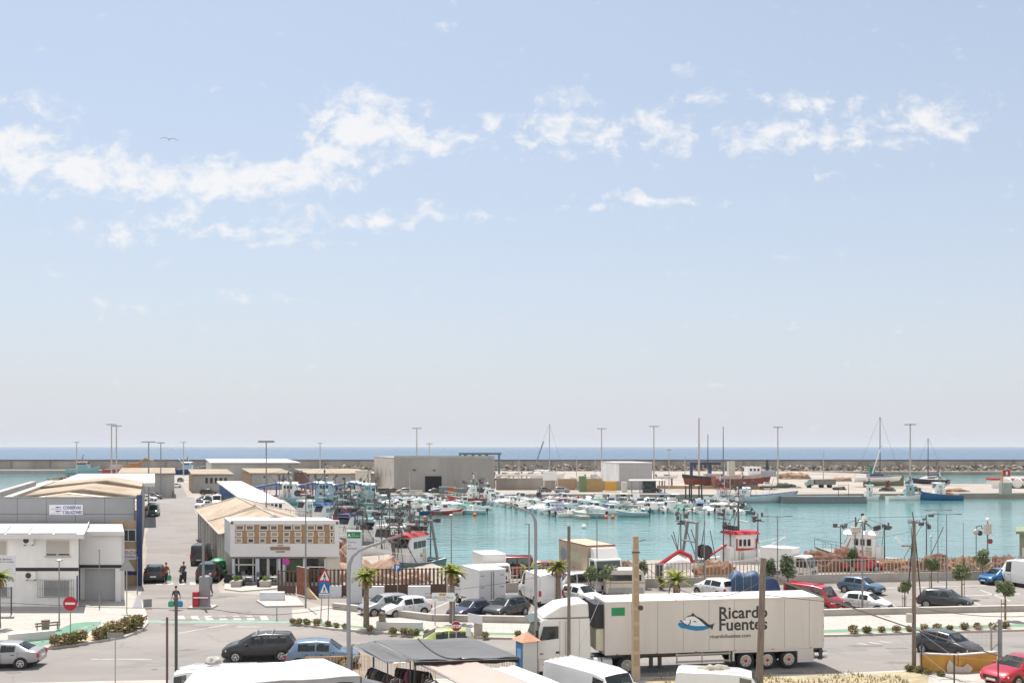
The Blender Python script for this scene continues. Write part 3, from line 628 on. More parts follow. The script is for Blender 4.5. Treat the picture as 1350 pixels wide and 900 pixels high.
    flat([(895.5, 817.2), (898, 817), (900, 819.6), (904, 822.6), (908, 824.2), (904, 824), (899, 820.8)], DK, .010, 'logo_fish_jaw')
    flat([(909, 816), (909.8, 819), (908.5, 822), (906, 824), (908.6, 824), (910.6, 821), (911, 818)], DK, .010, 'logo_fish_gill')
    flat([(913, 818.5), (917, 818.6), (919, 820.6), (916, 820)], DK, .010, 'logo_fish_fin')
    flat([(902.4, 815), (903.8, 815), (903.8, 816.4), (902.4, 816.4)], DK, .010, 'logo_fish_eye')
    # tractor
    XF = X0 - 3.95                                        # cab front
    cab = MB()
    prof = [(XF + .12, .75), (XF, 1.1), (XF - .02, 1.75), (XF + .08, 2.05), (XF + .40, 2.98), (XF + .5, 3.15), (XF + 3.1, 3.15), (XF + 3.15, .95), (XF + 1.6, .95), (XF + 1.5, .75)]
    cab.slab([(x, .02, z) for x, z in prof], (0, 2.46, 0))
    cabo = cab.build('cab', [CABW], t)
    bv = cabo.modifiers.new('bevel', 'BEVEL'); bv.width = .05; bv.segments = 2; bv.limit_method = 'ANGLE'
    rf = MB(); pr = [(XF + .45, 3.17), (XF + .75, 3.42), (XF + 1.5, 3.85), (XF + 2.6, 4.0), (XF + 3.05, 3.98), (XF + 3.1, 3.17)]
    rf.slab([(x, .12, z) for x, z in pr], (0, 2.26, 0)); rfo = rf.build('roof_fairing', [CABW], t); bv = rfo.modifiers.new('bevel', 'BEVEL'); bv.width = .12; bv.segments = 3; bv.limit_method = 'ANGLE'
    MB().slab([(XF + .10, .12, 2.08), (XF + .10, 2.38, 2.08), (XF + .375, 2.34, 2.88), (XF + .375, .16, 2.88)], (-.035, 0, .012)).build('windscreen', GLASSG, t)
    MB().slab([(XF + .3, .0, 2.02), (XF + .52, .0, 2.78), (XF + 1.35, .0, 2.78), (XF + 1.35, .0, 2.12)], (0, -.012, 0)).build('side_window', GLASS, t)
    dr = MB()
    for a, b, c, d in ((XF + .2, XF + .215, .8, 2.9), (XF + 1.42, XF + 1.435, 1.0, 3.05), (XF + .2, XF + 1.42, 1.0, 1.012), (XF + 1.75, XF + 1.762, 1.0, 3.05), (XF + 2.5, XF + 2.512, 1.0, 3.12)): dr.box(a, b, .012, .03, c, d)
    dr.box(XF + 1.2, XF + 1.4, .005, .03, 1.3, 1.42); dr.box(XF + .32, XF + .52, .01, .03, 1.28, 1.34)
    dr.build('door_seam', DARKM, t)
    gr = MB()
    for i in range(5): gr.box(XF - .035, XF + .1, .35, 2.15, 1.0 + i * .17, 1.11 + i * .17)
    gr.build('grille', BLACK, t)
    MB().box(XF - .1, XF + .5, .0, 2.5, .38, .85).build('bumper', [CABW], t)
    for y in (.08, 2.12): MB().box(XF - .12, XF + .06, y, y + .32, .55, .78).build('headlight', LAMPW, t)
    mi = MB(); mi.box(XF + .05, XF + .2, -.28, -.08, 2.0, 2.62); mi.box(XF + .1, XF + .16, -.1, .05, 2.55, 2.6); mi.build('mirror', BLACK, t)
    MB().slab([(XF - .12, .2, 2.98), (XF - .12, 2.3, 2.98), (XF + .38, 2.3, 3.1), (XF + .38, .2, 3.1)], (0, 0, .03)).build('sun_visor', GLASSG, t)
    ch = MB(); ch.box(XF + .5, X0 + 2.3, .75, 1.75, .72, .93); ch.box(XF + 3.2, XF + 3.8, .1, 2.4, .7, .78); ch.build('chassis', DARKM, t)
    tk = MB()
    tk.box(XF + 1.85, XF + 2.2, -.0, .6, .45, .93)
    tko = MB().cyl((XF + 2.15, .34, .62), (XF + 4.35, .34, .62), .34, n=16)
    for x in (XF + 2.55, XF + 3.05, XF + 3.75): tko.cyl((x, .34, .62), (x + .05, .34, .62), .352, n=16, m=1)
    tko.build('fuel_tank', [CHROME if 0 else M('painted_tank', (.5, .5, .52), .35, .2), BLACK], t, smooth=40)
    tk.build('battery_box', DARKM, t)
    truck_wheel(t, XF + 1.35, .2, .5); truck_wheel(t, XF + 1.35, 2.3, .5, s=1); truck_wheel(t, X0 + 1.25, .22, .5); truck_wheel(t, X0 + 1.25, 2.28, .5, s=1)
    return t
semi()

def box_truck(label, loc, rz, L=4.2, W=2.2, H=2.3, z0=.85, cabh=2.2, body=None, edge=None, cabm=None, name='box_truck', doors=True, group='trucks around the harbour', deflector=False):
    """x forward; cargo box from 0 to L, cab beyond"""
    t = thing(name, label, 'truck', loc, rz, group)
    b = MB(); b.box(0, L, -W / 2, W / 2, z0, z0 + H)
    for x in (0, L - .07): b.box(x - .015, x + .08, -W / 2 - .02, W / 2 + .02, z0 - .02, z0 + .05, 1); b.box(x - .015, x + .08, -W / 2 - .02, W / 2 + .02, z0 + H - .06, z0 + H + .02, 1)
    for s in (1, -1):
        b.box(-.012, L + .01, s * W / 2 - .02, s * W / 2 + .02, z0 - .03, z0 + .06, 1); b.box(-.012, L + .01, s * W / 2 - .02, s * W / 2 + .02, z0 + H - .07, z0 + H + .022, 1)
    bo = b.build('cargo_box', [body or WHITE, edge or WHITE], t)
    if doors:
        for s in (1, -1):
            d = MB().box(-.03, -.004, .02 if s > 0 else -W / 2 + .06, W / 2 - .06 if s > 0 else -.02, z0 + .08, z0 + H - .1).build('rear_door', [M('door_grey_white', (.55, .55, .56), .5, var=.05)], t)
            h = MB()
            for z in (.25, 1.0, 1.9): h.box(-.05, -.03, s * (W / 2 - .3) - .14, s * (W / 2 - .3) + .14, z0 + z, z0 + z + .04)
            h.box(-.055, -.03, s * .1 - .02, s * .1 + .02, z0 + .1, z0 + H - .15); h.build('hinge', DARKM, d)
    c = MB(); x0 = L + .12; f = x0 + 1.65
    c.slab([(x, -W / 2 + .05, z) for x, z in ((x0, .45), (f - .05, .45), (f, .8), (f - .05, 1.2), (f - .45, cabh - .1), (f - .6, cabh), (x0, cabh))], (0, W - .1, 0))
    co = c.build('cab', [cabm or CABW], t); bv = co.modifiers.new('bevel', 'BEVEL'); bv.width = .05; bv.segments = 2; bv.limit_method = 'ANGLE'
    MB().slab([(f - .06, -W / 2 + .2, 1.28), (f - .06, W / 2 - .2, 1.28), (f - .40, W / 2 - .24, cabh - .2), (f - .40, -W / 2 + .24, cabh - .2)], (.045, 0, .02)).build('windscreen', GLASSG, t)
    for s in (1, -1):
        MB().slab([(x0 + .35, s * (W / 2 - .05), 1.3), (f - .2, s * (W / 2 - .05), 1.3), (f - .5, s * (W / 2 - .05), cabh - .2), (x0 + .35, s * (W / 2 - .05), cabh - .2)], (0, s * .012, 0)).build('side_window', GLASS, t)
        MB().box(f - .03, f + .02, s * (W / 2 - .3) - .15, s * (W / 2 - .3) + .15, .72, .9).build('headlight', LAMPW, t)
        MB().box(-.05, .02, s * (W / 2 - .2) - .12, s * (W / 2 - .2) + .12, .62, .76).build('tail_light', REDL, t)
        m = MB().box(f - .28, f - .2, s * (W / 2 + .12) - .09, s * (W / 2 + .12) + .09, 1.35, 1.75); m.build('mirror', BLACK, t)
    MB().box(f - .02, f + .03, -W / 2 + .5, W / 2 - .5, .62, .95).build('grille', BLACK, t)
    MB().box(.1, x0 + .4, -.45, .45, .5, z0 - .03).build('chassis', DARKM, t)
    if deflector:
        MB().slab([(x, -W / 2 + .2, z) for x, z in ((x0 + .1, cabh + .01), (f - .65, cabh + .01), (x0 + .5, z0 + H - .2), (x0 + .1, z0 + H - .15))], (0, W - .4, 0)).build('roof_fairing', [cabm or CABW], t)
    for x in (.95, f - .85):
        for s in (1, -1): wheel_parts(.4, .24, s * (W / 2 - .16), x, t, 6, sgn=s)
    return t
p = G(649, 804); box_truck('small white box truck showing its two rear doors in the car park', p, math.radians(115), 3.6, 2.25, 2.35, .75)
p = G(628, 768); box_truck('white box truck behind the fence facing the camera', p + Vector((0.6, 2.5, 0)), math.radians(-72), 3.5, 2.2, 1.9, .8, 1.95, doors=False)
CURT = M('printed_curtain_side', (.45, .36, .26), .7, var=.14, sc_=.8)
t = box_truck('tall curtain sided truck with a brown box and white cab behind the fence', G(781, 781) + Vector((-1.4, 5.4, 0)), math.radians(-70), 6.2, 2.6, 3.0, 1.1, 3.1, CURT, M('box_red_frame', (.25, .06, .06), .5), doors=False, deflector=True)
cb_ = [c for c in t.children if c.name.startswith('cargo_box')][0]
MB().cyl((1.1, -1.302, 2.9), (1.1, -1.33, 2.9), .62, n=20).build('round_emblem', M('emblem_blue_grey', (.2, .24, .32), .6), cb_)
m = MB(); m.slab([(2.6, -1.305, 2.5), (4.6, -1.305, 2.5), (4.6, -1.305, 3.3), (2.6, -1.305, 3.3)], (0, -.01, 0)); m.build('printed_panel', M('panel_pale_green', (.42, .44, .28), .6, var=.2, sc_=3), cb_)
box_truck('white box truck with a cream roof behind the fence beside the red trawler', G(1026, 768) + Vector((-.2, 4.2, 0)), math.radians(-38), 3.1, 2.1, 2.1, .85, 2.3, doors=False)
# flatbed with blue tarpaulin
t = thing('tarpaulin_truck', 'small truck whose load bed is covered with a blue tarpaulin', 'truck', G(985, 789), math.radians(-4), 'trucks around the harbour')
TARP = M('blue_tarpaulin', (.035, .075, .15), .6, var=.3, sc_=1.2, bump=.6)
b = MB(); rr = []
for i in range(9):
    x = -1.6 + i * .36; hgt = 2.25 + .12 * math.sin(i * 1.3) - (.25 if i in (0, 8) else 0); w_ = 1.0 + .05 * math.cos(i * 2.1)
    rr.append([(x, -w_, .75), (x, -w_ * 1.03, 1.3), (x, -w_ * .98, hgt - .25), (x, -w_ * .7, hgt), (x, 0, hgt + .1), (x, w_ * .7, hgt), (x, w_ * .98, hgt - .25), (x, w_, .75)])
b.loft(rr); b.build('tarpaulin', TARP, t, smooth=50)
b = MB()
for i in (1, 3, 5, 7): b.tube([(rr[i][k][0], rr[i][k][1] * 1.015, rr[i][k][2] + .01) for k in range(8)], .02, 4)
b.build('rope', M('rope_grey', (.4, .38, .33), .9), t)
c = MB().slab([(x, -.9, z) for x, z in ((1.4, .4), (2.9, .4), (2.95, 1.0), (2.5, 1.85), (1.4, 1.85))], (0, 1.8, 0)); c.build('cab', cpaint((.04, .1, .24)), t)
MB().slab([(2.93, -.75, 1.1), (2.93, .75, 1.1), (2.57, .7, 1.75), (2.57, -.7, 1.75)], (.03, 0, .01)).build('windscreen', GLASS, t)
MB().box(-1.7, 2.6, -.4, .4, .45, .72).build('chassis', DARKM, t)
for x in (-.9, 2.2):
    for s in (1, -1): wheel_parts(.34, .2, s * .85, x, t, sgn=s)
t.scale = (.86, .86, .95)
# cream caravan half hidden behind the concrete pole
t = thing('caravan', 'cream caravan with a white rounded roof behind the concrete pole', 'caravan', G(822, 787), math.radians(4))
m = MB().slab([(x, -1.0, z) for x, z in ((-1.6, .45), (1.6, .45), (1.65, 1.4), (1.5, 2.2), (1.2, 2.4), (-1.2, 2.4), (-1.5, 2.2), (-1.65, 1.4))], (0, 2.0, 0)); o = m.build('body', M('caravan_cream', (.6, .56, .48), .5), t); bv = o.modifiers.new('bevel', 'BEVEL'); bv.width = .08; bv.segments = 2
MB().box(-1.3, 1.3, -1.012, -.99, 1.5, 2.0).build('window', GLASS, t)
MB().box(-1.66, 1.66, -1.03, 1.03, 1.3, 1.38).build('waist_strip', M('ochre_strip', (.4, .28, .15), .6), t)
MB().box(-1.45, 1.45, -1.012, -.9, .5, .95).build('skirt_panel', STEEL, t)
for s in (1, -1): wheel_parts(.32, .2, s * .88, 0, t, sgn=s)
# white vans in the foreground, seen from above
t = dup_src = make_car('van', 'panel_van'); t['label'] = 'white van roof in the foreground before the truck cab'; t['category'] = 'van'
t.location = D(786, 882, 45.5) * 1; t.location.z = 0; t.rotation_euler = (0, 0, math.radians(-52)); t.scale = (1.02, 1.02, 1.02)
for ch in t.children:
    if ch.name.startswith('body'): recolor(ch, 0, cpaint(COLS['white'], 0))
t2 = dup(t, 'white van in the foreground carrying a tarpaulin bundle on its roof', (D(958, 892, 46.5)[0], 46.5, 0), math.radians(-14), scale=.86)
t2['category'] = 'van'
t3 = dup(t, 'white van parked left of the white market canopy', (D(268, 880, 46.2)[0], 46.4, 0), math.radians(186), scale=.93)
t3['category'] = 'van'
def bundle(label, c, rx, ry, rz_, mat, name='tarpaulin_bundle', seed=1, cat='bundle', nz=3.0, amp=.25, nu=16, nv=8, rot=0, group=None):
    m = MB().ell((0, 0, 0), rx, ry, rz_, 0, nu, nv, zmin=-.02)
    v2 = []
    for x, y, z in m.v:
        P_ = Vector((x * nz / max(rx, .1) + seed * 7.1, y * nz / max(rx, .1), z * nz / max(rx, .1))); n_ = mnoise.noise(P_) + .4 * mnoise.noise(P_ * 2.7) + .22 * mnoise.noise(P_ * 6.1); k = 1 + amp * n_
        v2.append((x * k, y * k, z * (1 + amp * 1.4 * n_) if z > .01 else z))
    m.v = v2; o = m.build(name, mat, None, c, smooth=60, rz=rot); return tag(o, label, cat, group)
bundle('grey canvas bundle lying on the roof of the foreground white van', D(941, 888, 46.6), .85, .42, .42, M('canvas_grey', (.34, .31, .25), .9, var=.3, sc_=4, bump=.5), seed=3)
bundle('pale folded sheet lying on the roof of the white van left of the canopy', D(282, 873.5, 46.3), .42, .4, .3, M('sheet_grey', (.4, .38, .36), .9, var=.3, sc_=4, bump=.5), seed=5)
# ---------------------------------------------------------------- buildings
AX = Vector((-.36, 1, 0))                                  # the port road runs away to the left
TANR = M('tan_fibre_cement_roof', (.36, .275, .195), .95, var=.24, sc_=.35, stretch=(1, .3, 1), col2=(.41, .335, .25), mode='brick', size=2.6, mortar=.012)
ROOFW = M('white_metal_roof', (.74, .72, .68), .6, var=.06, sc_=.5)
GREYPAN = M('grey_facade_panel', (.27, .275, .285), .6, var=.06, sc_=.5)
STAINW = M('stained_grey_wall', (.36, .35, .34), .9, var=.16, sc_=.25, stretch=(1, 1, .25))
BEIGET = M('beige_tile_wall', (.42, .31, .20), .8, var=.1, sc_=2)
SHUT = M('shutter_beige', (.46, .43, .39), .6, var=.04)
def wpart(name, parent, mat, *boxes):
    m = MB()
    for b in boxes: m.box(*b)
    return m.build(name, mat, parent)
def window(parent, x0, x1, z0, z1, y, frame=WHITE, glass=GLASS, name='window', w_=.06, mull=0, sill=False):
    f = MB(); f.box(x0, x1, y - .05, y + .04, z0, z0 + w_); f.box(x0, x1, y - .05, y + .04, z1 - w_, z1); f.box(x0, x0 + w_, y - .05, y + .04, z0 + w_, z1 - w_); f.box(x1 - w_, x1, y - .05, y + .04, z0 + w_, z1 - w_)
    for k in range(mull):
        x = x0 + (x1 - x0) * (k + 1) / (mull + 1); f.box(x - .025, x + .025, y - .045, y + .03, z0 + w_, z1 - w_)
    fo = f.build(name, frame, parent)
    wpart('pane', fo, glass, (x0 + w_, x1 - w_, y - .02, y + .02, z0 + w_, z1 - w_))
    if sill: wpart('sill', fo, CONC, (x0 - .08, x1 + .08, y - .14, y - .052, z0 - .06, z0 - .004))
    return fo
def aircon(parent, x, z, y):
    a = MB().box(x, x + .85, y - .32, y, z, z + .6).build('air_conditioner', WHITE, parent)
    MB().cyl((x + .3, y - .33, z + .3), (x + .3, y - .345, z + .3), .22, n=18).build('fan_grille', DARKM, a)
    wpart('bracket', a, STEEL, (x + .1, x + .14, y - .3, y, z - .12, z - .004), (x + .7, x + .74, y - .3, y, z - .12, z - .004))
# --- white office building, left; local origin under the corner of its left block
O = Vector((-33.55, 77, 0)); t = thing('office_building', 'white two storey office building with a dark waist stripe and barred windows behind the plaza', 'building', O)
def PL(x, s): return (x - .42 * s, s)
w1 = MB().prism([PL(-16, 0), PL(0, 0), PL(0, 12), PL(-16, 12)], 0, 5.45); w1.build('wall', WHITEW, t)
w2 = MB(); w2.prism([(-1.3, 3.3), (2.28, 3.3), (-1.4, 12), (-4, 12)], 0, 5.4); w2.prism([(-1.1, 2.7), (2.28, 2.7), (2.03, 3.298), (-1.3, 3.298)], 2.75, 5.4); w2.prism([(1.82, 2.6), (2.28, 2.6), (2.0, 3.298), (1.82, 3.298)], 0, 2.748); w2.build('wall', M('white_wing_wall', (.72, .71, .7), .85, var=.05, sc_=.4), t)
s_ = 77 / F; X = lambda px: (px - 103) * s_; Z = lambda py: (801.4 - py) * s_
wpart('stripe', t, M('black_stripe', (.02, .02, .026), .5), (-16, .02, -.03, -.002, 2.86, 3.12), (-1.08, 2.3, 2.66, 2.698, 2.78, 3.02))
rf = MB(); rf.prism([PL(-16.4, -.85), PL(.4, -.85), PL(.75, 12.2), PL(-16.4, 12.2)], 5.47, 5.62); rf.box(-16.4, .77, -.9, -.852, 5.42, 5.78); rf.prism([PL(.402, -.85), PL(.46, -.85), PL(.81, 12.2), PL(.752, 12.2)], 5.42, 5.8); rf.prism([(-.2, 2.45), (2.6, 2.45), (-1.4, 12.2), (-4.3, 12.2)], 5.42, 5.58); rf.box(-.6, 2.62, 2.4, 2.448, 5.38, 5.7)
rf.build('roof', M('roof_slab_white', (.62, .6, .58), .8, var=.1, sc_=.4), t)
pn = MB()
for i in range(5): pn.prism([PL(-9.5 + i * 1.9, 1.0), PL(-7.75 + i * 1.9, 1.0), PL(-7.75 + i * 1.9, 8), PL(-9.5 + i * 1.9, 8)], 5.64, 5.69)
pn.build('roof_panel', M('grey_roof_sheet', (.36, .36, .37), .6, var=.1), t)
fw = window(t, X(60), X(92.5), Z(733), Z(712), 0, WHITE, SHUT, 'window', .05, sill=True)
wpart('shutter_gap', fw, GLASS, (X(61), X(74), -.03, .0, Z(732), Z(730)), (X(77), X(92), -.03, .0, Z(732), Z(730)))
window(t, X(-22), X(9.5), Z(733), Z(712.5), 0, WHITE, SHUT, 'window', .05, sill=True)
for a, b in ((57, 92), (-24, 10)):
    fw = window(t, X(a), X(b), Z(787), Z(764.5), 0, WHITE, M('window_screen', (.33, .33, .34), .6), 'window', .05)
    g = MB()
    for i in range(17): x = X(a - 6) + (X(b + 6) - X(a - 6)) * i / 16; g.box(x - .012, x + .012, -.2, -.17, Z(787.5), Z(763.5))
    for z in (Z(787), Z(775.5), Z(764)): g.box(X(a - 6), X(b + 6), -.168, -.14, z - .012, z + .012)
    g.build('window_bars', GREYP, fw)
aircon(t, X(31.5), Z(717), 0); aircon(t, X(34.5), Z(763), 0)
wpart('garage_door', t, M('garage_grey', (.42, .42, .43), .7, var=.05), (-.9, 1.7, 3.24, 3.296, .05, 2.6))
wpart('downpipe', t, NAVY, (-.12, -.04, -.06, -.002, .4, 2.5))
# --- grey panel warehouse behind with long tan roof
O = Vector((-33.2, 89.4, 0)); t = thing('salting_warehouse', 'long grey panel warehouse with a tan roof and navy corner column beside the port road', 'building', O)
def PA(x, s): return (x + AX.x * s, s)
for nm, x0, x1, s0, s1, z, m in (('wall', -17.5, -.55, .3, 84, 6.6, STAINW),):
    MB().prism([PA(x0, s0), PA(x1, s0), PA(x1, s1), PA(x0, s1)], 0, z).build(nm, m, t)
f = MB()
for i in range(6): f.box(-.75 - (i + 1) * 2.62, -.75 - i * 2.62 - .03, .0, .28, 3.1, 6.4); f.box(-.75 - (i + 1) * 2.62, -.75 - i * 2.62 - .03, .0, .28, 6.43, 7.85)
f.build('facade_panel', GREYPAN, t)
wpart('parapet_cap', t, M('cap_grey', (.2, .2, .21), .6), (-17.5, -.6, -.04, .34, 7.87, 7.95))
wpart('corner_column', t, M('navy_column', (.03, .045, .13), .5, var=.15), (-.40, .02, -.35, -.05, 0, 8.15))
wpart('tile_wall', t, BEIGET, (-2.8, -.5, -.02, .26, .0, 5.85))
wpart('base_stripe', t, NAVY, (-2.8, -.5, -.05, -.022, .95, 1.32))
fw = window(t, -1.95, -.55, 3.95, 5.05, -.03, WHITE, GLASSG, 'window', .07, 1)
sg = wpart('shop_sign', t, WHITE, (-2.25, -.5, -.07, -.032, 2.35, 3.3))
text('TIENDA', .44, M('sign_red', (.5, .03, .05), .5), sg, (-1.98, -.075, 2.82), ext=.003)
wpart('sign_stripe', sg, M('sign_pale_blue', (.3, .34, .55), .5), (-1.9, -.6, -.08, -.071, 2.5, 2.62), (-1.7, -.8, -.08, -.071, 2.66, 2.7))
sg = wpart('facade_sign', t, M('sign_white', (.68, .68, .72), .5, var=.04), (-8.35, -5.35, -.05, -.002, 6.36, 7.26))
SN = M('sign_navy', (.06, .07, .22), .5)
text('CONSERVAS', .4, SN, sg, (-5.5, -.055, 6.86), align='RIGHT', ext=.003, sx=.72, bold=.012); text('Y SALAZONES', .4, SN, sg, (-5.42, -.055, 6.44), align='RIGHT', ext=.003, sx=.68, bold=.012)
for z0 in (6.98, 6.62):
    MB().slab([(-7.85, -.052, z0 + .03), (-7.6, -.052, z0 + .12), (-7.35, -.052, z0 + .06), (-7.3, -.052, z0 + .13), (-7.28, -.052, z0), (-7.4, -.052, z0 + .03), (-7.6, -.052, z0 - .02)], (0, -.006, 0)).build('fish_mark', SN, sg)
text('barbate almadraba', .13, SN, sg, (-8.2, -.055, 6.82), ext=.002); text('pescados y mojama', .11, SN, sg, (-8.2, -.055, 6.44), ext=.002)
rf = MB(); tr_ = MB()
N_ = 3; L_ = 62.0
P = lambda x, s, z: (*PA(x, s), z)
for i in range(N_):                                            # low gables across the roof
    a, b = .5 + i * L_ / N_, .5 + (i + 1) * L_ / N_; xl, xm, xr = -13.8, -8.4 + i * 1.6, -.56; e = 6.62 + .25 * i; k = e + .8
    rf.add([P(xl, a, e), P(xm, a, k), P(xr, a, e), P(xl, b - .4, e), P(xm, b - .4, k), P(xr, b - .4, e), P(xl, b - .4, 6.3), P(xr, b - .4, 6.3), P(xl, a, 6.3), P(xr, a, 6.3)],
           [(0, 1, 4, 3), (1, 2, 5, 4), (0, 8, 9, 2, 1), (3, 4, 5, 7, 6)])
    tr_ = MB(); tr_.tube([P(xl, a - .1, e + .04), P(xm, a - .1, k + .05), P(xr, a - .1, e + .04)], .11, 4); tr_.build('gable_trim', CONCP, t)
rf.build('roof', TANR, t)
rs = MB(); rs2 = MB()
for q, (xa, xb, s0, s1) in ((rs2, (-8.0, -.8, 3, 11)), (rs, (-8.3, -.7, 17, 18.5)), (rs, (-11.6, -10.6, 2.2, 19))):
    f_ = lambda x: 7.42 - .8 * (abs(x + 8.4) / (5.4 if x < -8.4 else 7.84)) + .05
    q.add([(*PA(xa, s0), f_(xa)), (*PA(xb, s0), f_(xb)), (*PA(xb, s1), f_(xb)), (*PA(xa, s1), f_(xa))], [(0, 1, 2, 3)])
rs2.build('roof_sheet', M('grey_blue_sheet', (.42, .43, .45), .6, var=.15, sc_=.5), t, fix=False)
rs.build('roof_sheet', ROOFW, t, fix=False)
bm_ = MB()
for x in (-17.4, -14.6):
    bm_.prism([PA(x, .4), PA(x + .75, .4), PA(x + .75, 60), PA(x, 60)], 6.2, 7.15)
bm_.build('roof_beam', CONC, t); bm_ = MB()
for x in (-17.45, -14.65): bm_.prism([PA(x, .4), PA(x + .85, .4), PA(x + .85, 60), PA(x, 60)], 7.154, 7.24)
bm_.build('beam_cap', CONCP, t)
c = MB(); c.prism([PA(-14.5, 66), PA(1.2, 66), PA(1.2, 118), PA(-14.5, 118)], 6.55, 6.8); c.prism([PA(-14.5, 65.8), PA(1.2, 65.8), PA(1.2, 66), PA(-14.5, 66)], 6.2, 6.82); c.build('roof_canopy', ROOFW, t)
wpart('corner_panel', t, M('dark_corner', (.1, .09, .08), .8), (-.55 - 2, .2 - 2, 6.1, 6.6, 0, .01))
# --- fish market building with wood-clad upper storey and hipped tan roofs
O = Vector((-25.75, 91, 0)); t = thing('fish_market_building', 'pale two storey market building with a grid of windows over a glazed cafe front', 'building', O)
s_ = 91 / F; X = lambda px: (px - 303.5) * s_; Z = lambda py: (768.2 - py) * s_
W_ = X(446.5)
def PB(x, s): return (x - .38 * s, s)
u_ = MB(); u_.box(0, W_, 0, .25, Z(733.5), Z(716.3)); u_.box(0, X(309.5), 0, .25, Z(716.3), Z(691)); u_.box(X(440.5), W_, 0, .25, Z(716.3), Z(691)); u_.box(0, W_, 0, .25, Z(691), Z(685.6))
u_.box(X(309.5), X(440.5), .14, .25, Z(716.3), Z(691)); u_.prism([PB(0, .25), PB(W_, .25), PB(W_, 6), PB(0, 6)], Z(733.5), Z(688)); u_.build('wall', M('pale_market_wall', (.68, .66, .65), .85, var=.05, sc_=.5), t)
WDP = M('ochre_wood_panel', (.33, .215, .12), .75, var=.18, sc_=3); FRM = M('cream_frame', (.62, .57, .5), .6, var=.05)
wpart('cladding', t, WDP, (X(309.6), X(440.4), .08, .138, Z(716.2), Z(691.1)))
WP = (M('pane_dark', (.05, .045, .05), .15, var=.3), M('pane_mid', (.17, .14, .12), .3, var=.3), M('pane_blind', (.33, .28, .23), .6, var=.2))
rows = ((691.5, 699, [(310, 321.5), (323.5, 334.5), (341.5, 353.5), (355.5, 366), (373, 385), (386.5, 397), (404, 415), (416.5, 426.5), (434, 439.8)], (1, 1, 0, 1, 0, 1, 1, 0, 0)),
        (700.5, 707.5, [(310, 319), (325.5, 335), (341, 351), (356.5, 366.5), (373, 382), (388, 397.5), (404, 413.5), (419, 428), (434.5, 439.8)], (2, 2, 2, 2, 1, 2, 2, 2, 0)),
        (708.8, 715.8, [(310, 319), (325.8, 334.8), (341.3, 350), (356.8, 366), (373, 381.5), (388.3, 397), (404, 412.5), (419.3, 427.5), (434.5, 439.3)], (2, 0, 1, 0, 1, 1, 1, 2, 0)))
for y0, y1, xs, ks in rows:
    for (a, b), k in zip(xs, ks): window(t, X(a), X(b), Z(y1), Z(y0), .06, FRM, WP[k], 'window', .1)
for a, b, z0, z1 in ((356, 382, 724.6, 720.2), (363.5, 375.5, 727.6, 726), (366, 373, 718.9, 717.8)): wpart('name_plate', t, M('bronze_plate', (.25, .17, .11), .6, var=.2, sc_=6), (X(a), X(b), -.04, -.002, Z(z0), Z(z1)))
# ground floor glazing set back, white pillars, dark lintel
wpart('lintel', t, M('lintel_grey', (.25, .26, .27), .7), (0, W_ - 1.9, .5, .8, Z(736.5), Z(733.6)))
gl = MB(); gl.box(.2, W_ - 2.0, .72, .8, .0, Z(736.6)); gl.build('shop_glazing', [M('shop_glass_dark', (.025, .03, .026), .1, var=.6, sc_=.8)], t)
wpart('shop_glazing', t, M('shop_glass_green', (.05, .085, .05), .12, var=.3), (X(372), X(398), .68, .716, .9, Z(738)))
for a, b in ((304, 307.5), (335, 340), (365, 368), (371, 374), (398, 402), (426, 429)): wpart('pillar', t, M('pillar_white', (.6, .62, .66), .7), (X(a), X(b), .4, .67, 0, Z(736.6)))
fm = MB()
for a, b, z in ((307.6, 334.8, 745), (402.3, 425.8, 748)): fm.box(X(a), X(b), .6, .7, Z(z) - .05, Z(z) + .05)
for x in (312, 331, 350, 352, 363): fm.box(X(x) - .04, X(x) + .04, .6, .7, 0, Z(737))
fm.build('glazing_bar', WHITE, t)
wpart('side_wall', t, CREAMW, (X(429.2), W_ - .02, .4, .7, 0, Z(733.6)))
wpart('wall_lamp', t, DARKM, (X(304.5), X(307), -.08, -.002, Z(690.5), Z(687.5)), (X(443), X(445.5), -.08, -.002, Z(690.5), Z(687.5)))
LW = M('streaky_white_wall', (.6, .57, .52), .9, var=.2, sc_=.5, stretch=(1, 1, .3))
for s0, s1 in ((6.02, 22), (22.4, 44)):
    MB().prism([PB(.02, s0), PB(W_ + 1, s0), PB(W_ + 1, s1), PB(.02, s1)], 0, 3.9).build('wall', LW, t)
    P = lambda x, s, z: (*PB(x, s), z)
    rf = MB(); xr = W_ + 1.4; xm = 4.9; xl = -.5
    rf.add([P(xl, s0 - .2, 3.92), P(xm, s0 - .2, 5.75), P(xr, s0 - .2, 3.92), P(xl, s1 + .2, 3.92), P(xm, s1 - 3.2, 5.75), P(xr, s1 + .2, 3.92)], [(0, 1, 4, 3), (1, 2, 5, 4), (3, 4, 5), (0, 2, 1), (0, 3, 5, 2)])
    ro = rf.build('roof', TANR, t)
    MB().tube([P(xm, s0 - .2, 5.76), P(xm, s1 - 3.2, 5.76), P(xl, s1 + .2, 3.95)], .13, 6).build('ridge_cap', CONCP, ro)
    MB().tube([P(xm, s1 - 3.2, 5.76), P(xr, s1 + .2, 3.95)], .13, 6).build('ridge_cap', CONCP, ro)
    MB().tube([P(xl, s0 - .2, 3.93), P(xl, s1 + .2, 3.93)], .1, 6).build('gutter', CONCP, ro)
    for k in range(6):
        s = s0 + .4 + (s1 - s0 - .8) * k / 5; pb = MB(); pb.prism([PB(-.15, s), PB(.019, s), PB(.019, s + .5), PB(-.15, s + .5)], 0, 3.85); pb.build('buttress', M('buttress_grey', (.42, .4, .37), .9), t)
